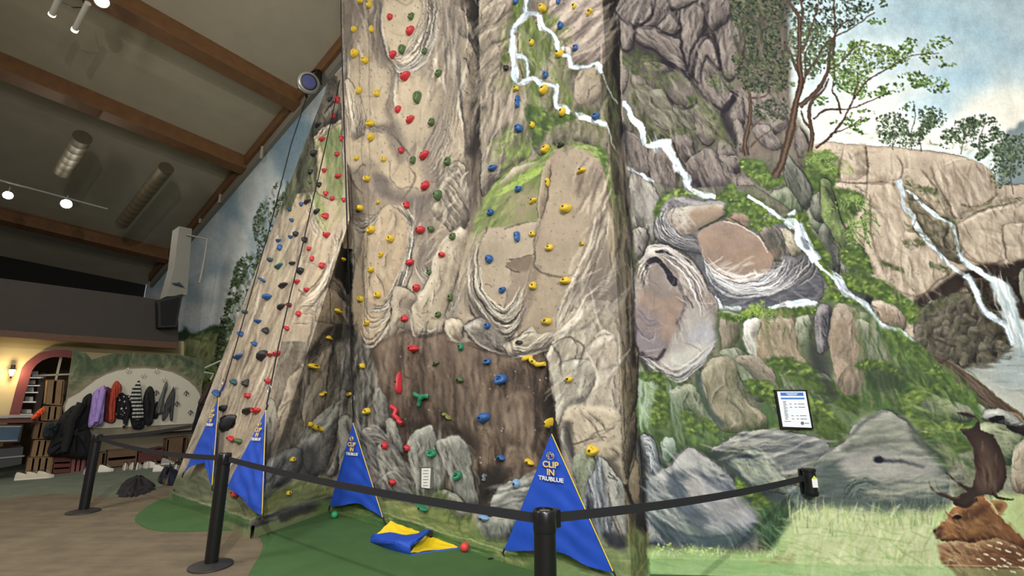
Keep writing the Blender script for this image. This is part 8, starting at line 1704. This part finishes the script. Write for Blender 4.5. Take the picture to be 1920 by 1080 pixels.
garment('700,405 718,430 705,560 690,660 720,760 700,900 600,915 480,890 390,890 368,850 420,720 460,600 520,540 570,500 625,500 650,440', *Z1, MK, 'huge long black coat hanging left of the lilac jacket', 'coat', .13, .14, 1, star=(140, 810), detail=sleeve('640,480 560,620 520,780 500,860', Z1, MK, .3, .07))
garment('330,740 360,640 420,625 470,620 440,700 400,760', *Z1, MNV, 'small dark blue-green jacket draped on the crates', 'jacket', .3, .12, 2, name='jacket')
garment('345,512 352,540 330,570 290,600 240,612 262,575 300,535', *Z1, fabric('orange cloth', (220, 84, 36)), 'bright orange cloth draped over the crates', 'cloth', .3, .08, 3, name='cloth')
garment('232,412 180,428 120,480 98,600 74,782 140,776 200,764 216,700 232,560', *Z2, ML, 'lilac jacket hanging at the left of the white panel', 'jacket', .25, .10, 4, name='jacket', detail=sleeve('215,440 180,600 150,740', Z2, ML, .36, .045))
garment('232,428 290,436 340,470 330,640 320,744 220,732 216,600', *Z2, MMR, 'maroon jacket hanging behind the rust red hoodie', 'jacket', .09, .04, 5, name='jacket')
garment('335,363 372,390 384,430 360,480 336,520 322,640 312,736 262,732 270,600 284,480 296,410', *Z2, MRU, 'rust red hoodie hanging between lilac jacket and patterned blouse', 'hoodie', .17, .07, 6, name='hoodie', detail=sleeve('300,470 280,600 285,720', Z2, MRU, .22, .03))
garment('372,462 420,490 476,520 482,690 432,712 415,790 392,790 392,722 326,700 334,560 346,490', *Z2, patt('black and white floral print', (24, 22, 26), (186, 176, 172), 'dot'), 'black and white patterned blouse right of the rust hoodie', 'blouse', .085, .06, 7, name='blouse', detail=sleeve('430,520 450,620 420,770', Z2, MK, .2, .03))
garment('540,358 556,400 562,500 590,680 545,722 480,704 490,580 470,500 500,420', *Z2, patt('black and white stripes', (20, 20, 22), (180, 178, 170), 'stripe'), 'black and white striped top in the middle of the panel', 'top', .19, .07, 8, name='striped_top', detail=sleeve('500,430 480,520 500,640', Z2, patt('black and white stripes', (20, 20, 22), (180, 178, 170), 'stripe'), .22, .03))
garment('466,700 540,715 600,690 600,760 570,806 500,808 476,780', *Z2, MK, 'black skirt hanging below the striped top', 'skirt', .085, .06, 9, name='skirt')
garment('640,412 674,440 682,560 672,720 650,772 590,760 574,640 582,520 606,450', *Z2, fabric('black ribbed fabric', (28, 26, 26)), 'black padded jacket right of the striped top', 'jacket', .085, .08, 10, name='jacket', detail=sleeve('660,450 672,600 655,740', Z2, MK, .2, .035))
garment('700,560 722,570 722,690 680,712 684,620', *Z2, MK, 'narrow black scarf between black jacket and grey cardigan', 'scarf', .09, .04, 11, name='scarf')
garment('790,372 806,412 770,520 776,640 744,672 692,672 700,600 742,500', *Z2, MGR, 'grey cardigan hanging right of the black jacket', 'cardigan', .10, .07, 12, name='cardigan', detail=sleeve('780,420 750,540 725,660', Z2, MGR, .17, .025))
garment('866,416 876,470 864,600 852,722 828,722 820,640 794,652 778,722 752,714 788,560 832,470', *Z2, MG2, 'small dark grey jacket, rightmost on the white panel', 'jacket', .10, .06, 13, name='jacket', detail=sleeve('860,470 850,600 840,715', Z2, MG2, .15, .022))
garment('1196,378 1228,396 1215,450 1160,560 1132,584 1084,572 1140,460', *Z2, fabric('brown cloth', (70, 50, 48)), 'brown jacket hanging between the white panel and the tower', 'jacket', .25, .10, 14, name='jacket', detail=sleeve('1190,400 1150,500 1110,560', Z2, fabric('brown cloth', (70, 50, 48)), .33, .03))
garment('1090,582 1144,586 1110,680 1070,806 1028,806 1060,690', *Z2, MK, 'black trousers hanging under the brown jacket by the tower', 'trousers', .22, .08, 15, name='trousers')
# shoes
def shoe(x, y, ang, m, lab, L_=.235, z=.0, grp='shoes left on the entrance floor', sole=None):
    p = at_z(x, y, z); root = empty('shoe', V(p[0], p[1], z+.005), ang); W = .095
    def out(s, k): return [(L_*(t-.5), k*W*.5*(.72+.28*math.cos(2.4*(t-.72)*2))*math.sin(math.pi*min(max(t, .02), .98))**.35) for t in s]
    ts = np.linspace(0, 1, 12); ring = out(ts, 1)+out(ts[::-1], -1)
    MB().prism([(a, b2, 0) for a, b2 in ring], (0, 0, .025)).build('sole', sole or mat('white rubber sole', (206, 202, 190), .6), root)
    mb = MB(); prev = None
    prof = []
    for j, (s, zz) in enumerate([(1, .022), (.98, .045), (.90, .06), (.7, .07), (.45, .075)]):
        R2 = []
        for a, b2 in ring:
            t = a/L_+.5; hk = (1.15-.75*t) if t > .15 else 1.25     # high heel and tongue, low toe
            R2.append(mb.b.verts.new((a*(s if t > .4 else (s*.5+.5))-(.0), b2*s, 0.022+(zz-.022)*hk*1.9)))
        if prev:
            for i in range(len(R2)): mb.b.faces.new((prev[i], prev[(i+1) % len(R2)], R2[(i+1) % len(R2)], R2[i]))
        prev = R2
    mb.b.faces.new(prev); up_o = mb.build('upper', m, root, smooth=True)
    MB().lathe([(0, 0), (.028, 0), (.034, .004), (.034, .010), (.026, .012)], 14, Matrix.Translation((-L_*.22, 0, .138)) @ Matrix.Diagonal((1.6, 1, 1, 1))).build('opening', mat('dark shoe lining', (60, 56, 52), .9), root, smooth=True)
    lc_ = MB(); [lc_.box((L_*(.02+.06*k), 0, .132-.016*k), (.008, .05, .006)) for k in range(4)]; lc_.build('laces', mat('pale laces', (190, 186, 176), .8), up_o)
    tag(root, lab, 'shoe', grp); return root
WS, CS_, GS, BS = mat('white leather', (216, 208, 192), .6), mat('cream canvas', (196, 184, 160), .7), mat('grey shoe cloth', (150, 146, 138), .7), mat('black shoe cloth', (26, 24, 26), .7)
for a in [(44, 900, .8, CS_, 'leftmost flat pale shoe in front of the bottom crate'), (64, 898.5, .85, CS_, 'middle of the three flat pale shoes before the crates'), (84, 897, .9, CS_, 'rightmost of the three flat pale shoes before the crates'),
          (161, 889, 2.2, WS, 'white shoe half hidden behind the farthest post'), (198, 885, .65, WS, 'big white high sneaker just right of the farthest post'),
          (234, 881, 2.2, WS, 'white sneaker at the left of the row before the crate'), (246, 880, 2.35, WS, 'second white sneaker of the row before the crate'), (259, 880, 2.0, WS, 'third white sneaker of the row, toe turned'), (272, 878, 2.5, WS, 'fourth white sneaker of the row before the crate'), (287, 877, .9, WS, 'small flat white sneaker ending the row'),
          (314, 871, .6, GS, 'pale grey sneaker alone near the upright crate'), (333, 874, 2.3, BS, 'black shoe with white sole by the leftmost banner'), (344, 872, 2.3, BS, 'second black shoe tucked beside the leftmost banner'), (330, 884, 2.1, WS, 'white shoe right behind the navy jacket on the floor'), (300, 884, .7, WS, 'white shoe peeping out behind the navy jacket on the floor')]:
    shoe(*a)
# clothes heaped on the floor
def heap(pts, hgt, m, lab, seed, name='crumpled_jacket', frill=0., cat_='jacket'):
    q = cat([at_z(x, y, 0)[:2] for x, y in pts], True, 6); cc = q.mean(0); r = random.Random(seed); root = empty(name, (cc[0], cc[1], .006)); mb = MB(); rings = []; N = len(q); ph = [r.uniform(0, 6) for _ in range(5)]
    for j in range(9):
        s = 1-j/9; R2 = []
        for i, p in enumerate(q):
            a = i/N*2*math.pi; k = 1+frill*(r.uniform(-.5, 1)) if j < 3 else 1; pp = (p-cc)*s*k
            z = hgt*(1-s**2.2)*(1+.3*math.sin(3*a+ph[0]+j*.5)+.25*math.sin(7*a+ph[1])+.2*math.sin(pp[0]*14+ph[2]))+(.02 if j else 0)
            R2.append(mb.b.verts.new((pp[0], pp[1], max(z, 0))))
        rings.append(R2)
    for A, B in zip(rings, rings[1:]):
        for i in range(N): mb.b.faces.new((A[i], A[(i+1) % N], B[(i+1) % N], B[i]))
    mb.b.faces.new(rings[-1]); mb.build('folds', m, root, smooth=frill == 0)
    tag(root, lab, cat_, None); return root
heap([(296, 904), (298, 893), (306, 885), (312, 882), (330, 892), (338, 900), (336, 909), (318, 911), (304, 909)], .14, mat('navy shiny nylon', (18, 22, 40), .35, noise=.2), 'crumpled shiny navy jacket on the floor left of the tower foot', 5)
heap([(222, 928), (226, 914), (240, 904), (262, 898), (282, 906), (290, 916), (272, 925), (246, 932)], .10, mat('dark plum fleece', (34, 28, 34), .8, noise=.35, nscale=14), 'frilly black and plum jacket heaped on the floor by the green carpet', 8, frill=.13)
# speaker, boxed-in pillar, bird
root = empty('loudspeaker', fp(318, 590, .35)); t0 = np.array(root.location)
slab('cabinet', [(296, 562), (343, 551), (331, 613), (297, 614)], .35, .22, mat('black speaker cabinet', (14, 12, 12), .6), root, t0); slab('grille', [(301, 566), (338, 557), (328, 609), (302, 610)], .36, .01, mat('black grille cloth', (9, 9, 9), .9, noise=.3, nscale=60), root, t0)
tag(root, 'black loudspeaker box under the white boxed pillar by the sky mural', 'loudspeaker')
o = slab('trim_5', [(336, 424), (360, 429), (351, 553), (312, 556), (327, 500)], .3, .5, mat('painted boxing', (124, 122, 112), .8, noise=.06, nscale=2)); tag(o, kind='structure')
def tubes(pts, d, r, m, name, lab, cat_): o = MB().tube([fp(x, y, d) for x, y in pts], r, 8).build(name, m, None, smooth=True); tag(o, lab, cat_)
tubes([(349, 440), (388, 448), (384, 480), (378, 512), (374, 530)], .34, .02, mat('pale conduit', (150, 146, 134), .6), 'conduit_pipe', 'thin pale conduit bent down across the painted sky', 'pipe')
root = empty('bird_figure', fp(333, 532, .36)); t0 = np.array(root.location); MDK = mat('dark bird', (30, 44, 56), .7)
slab('body', [(328, 532), (336, 529), (345, 538), (338, 537)], .36, .03, MDK, root, t0); slab('wing', [(322, 531), (330, 530), (334, 534), (327, 534)], .37, .02, MDK, root, t0); tag(root, 'small dark bird figure above the loudspeaker', 'bird figure')
# wooden trellis scraps beside the tower
for pts, lab in (([(384, 690), (415, 676)], 'upper pale slat leaning across the green painted leaves'), ([(383, 698), (400, 701), (395, 712)], 'lower pale bent slat by the green painted leaves')):
    o = MB().tube([fp(x, y, .5) for x, y in pts], .02, 4).build('garden_slat', mat('pale slat', (176, 184, 168), .7), None); tag(o, lab, 'slat')
# round ducts, track lights
def rf(x, y, d): return at_plane(x, y, ROOF[0]+ROOF[1]*d, ROOF[1])
M_DUC = mat('cream spiral duct', (112, 100, 76), .6, noise=.08, nscale=12)
def duct(a, b2, rpx, lab):
    p, q = rf(*a, .75), rf(*b2, .75); dp = p[1]*_c+(p[2]-CAM_H)*_s; r = rpx*dp/F_PX; root = empty('air_duct', p); d = q-p; L_ = np.linalg.norm(d)
    Qd = Vector(tuple(d)).to_track_quat('Z', 'Y').to_matrix().to_4x4()
    pr = []; n = max(4, int(L_/.25))
    for k in range(n): z = L_*k/n; pr += [(r, z), (r, z+L_/n*.9), (r*1.02, z+L_/n*.95)]
    MB().lathe([(r*.96, .02)]+pr+[(r, L_)], 32, Qd).build('tube', M_DUC, root, smooth=True); MB().lathe([(0, -.0), (r*.95, -.0), (r*1.03, 0), (r*1.03, .03)], 32, Qd).build('mouth_disc', mat('dark duct mouth', (70, 62, 48), .7), root)  # dark disc stands in for the shade inside the open duct end
    tag(root, lab, 'air duct', None)
duct((155, 257), (118, 322), 14, 'short cream round duct under the ceiling, left of the longer one')
duct((312, 315), (228, 420), 12, 'longer cream round duct under the ceiling, nearer the sky wall')
M_RAIL = mat('white track rail', (170, 168, 158), .4); M_LMP = mat('glowing lamp face', (255, 246, 220), .3, emit=26.)
rl = [rf(-260, 268, 1.0), rf(202, 392, 1.0)]
o = MB().tube(rl, .02, 6).build('light_rail', M_RAIL); tag(o, 'long pale lighting rail under the dark ceiling at the left', 'lighting rail')
def track_lamp(p, lab, r=.075, dirv=V(.25, -.35, -.9), power=0, c_=(1, .92, .75)):
    root = empty('track_lamp', p); dirv = dirv/np.linalg.norm(dirv); Qd = Vector(tuple(dirv)).to_track_quat('Z', 'Y').to_matrix().to_4x4()
    MB().lathe([(0, -.12), (r*.8, -.12), (r, -.08), (r, .08), (r*.92, .08), (r*.9, .05)], 24, Qd).build('housing', M_RAIL, root, smooth=True)
    MB().lathe([(0, .055), (r*.88, .05)], 24, Qd).build('lamp_face', M_LMP, root); MB().tube([V(0, 0, .03), V(0, 0, .22)], .012, 6).build('stem', M_RAIL, root)
    tag(root, lab, 'lamp', None)
    if power: lamp('track_lamp_light', 'SPOT', tuple(p+dirv*.14), tuple(p+dirv*3), power, c_, .05, 120, .7)
track_lamp(rf(15, 366, 1.15), 'small glowing lamp at the far left of the lighting rail', .10, V(.8, -.7, -.35), 60)
track_lamp(rf(124, 382, 1.25), 'brighter warm lamp near the right end of the lighting rail', .12, V(.8, -.7, -.35), 90)
track_lamp(rf(190, 2, .75), 'bright lamp at the top edge above the two white cylinders', .11, V(.6, -.5, -.45), 60)
for (a, b2), lab in ((((112, -6), (98, 26)), 'left white cylinder lamp hanging at the top edge'), (((165, 6), (141, 54)), 'right white cylinder lamp hanging at the top edge')):
    p, q = rf(*a, .9), rf(*b2, .9); root = empty('pendant_lamp', p); MB().tube([V(0, 0, 0), q-p], .045, 14).build('cylinder', mat('white lamp tube', (186, 182, 168), .4), root, smooth=True); MB().tube([(q-p), (q-p)*1.08], .05, 14).build('end_cap', mat('frosted lamp end', (230, 226, 210), .4, emit=1.2), root, smooth=True); tag(root, lab, 'lamp')
o = MB().tube([rf(118, 6, .88), rf(136, 14, .88), rf(160, 14, .88), rf(150, -20, .88)], .012, 6).build('lamp_frame', M_BLK, None); tag(o, 'thin dark frame between the two white cylinder lamps', 'lamp frame')
# cable clips on the wall plate of the sky wall
for x, y in ((502, 290), (423, 373), (386, 411)):
    p = on(x, y, SKY)+SKY[1]*.14; o = MB().box(p, (.06, .06, .34)).build('cable_clip', mat('pale clip', (150, 142, 120), .6)); tag(o, {502: 'pale clip on the timber plate nearest the tower', 423: 'pale clip halfway along the timber plate', 386: 'pale clip on the timber plate nearest the boxed pillar'}[x], 'clip', 'clips on the timber plate')
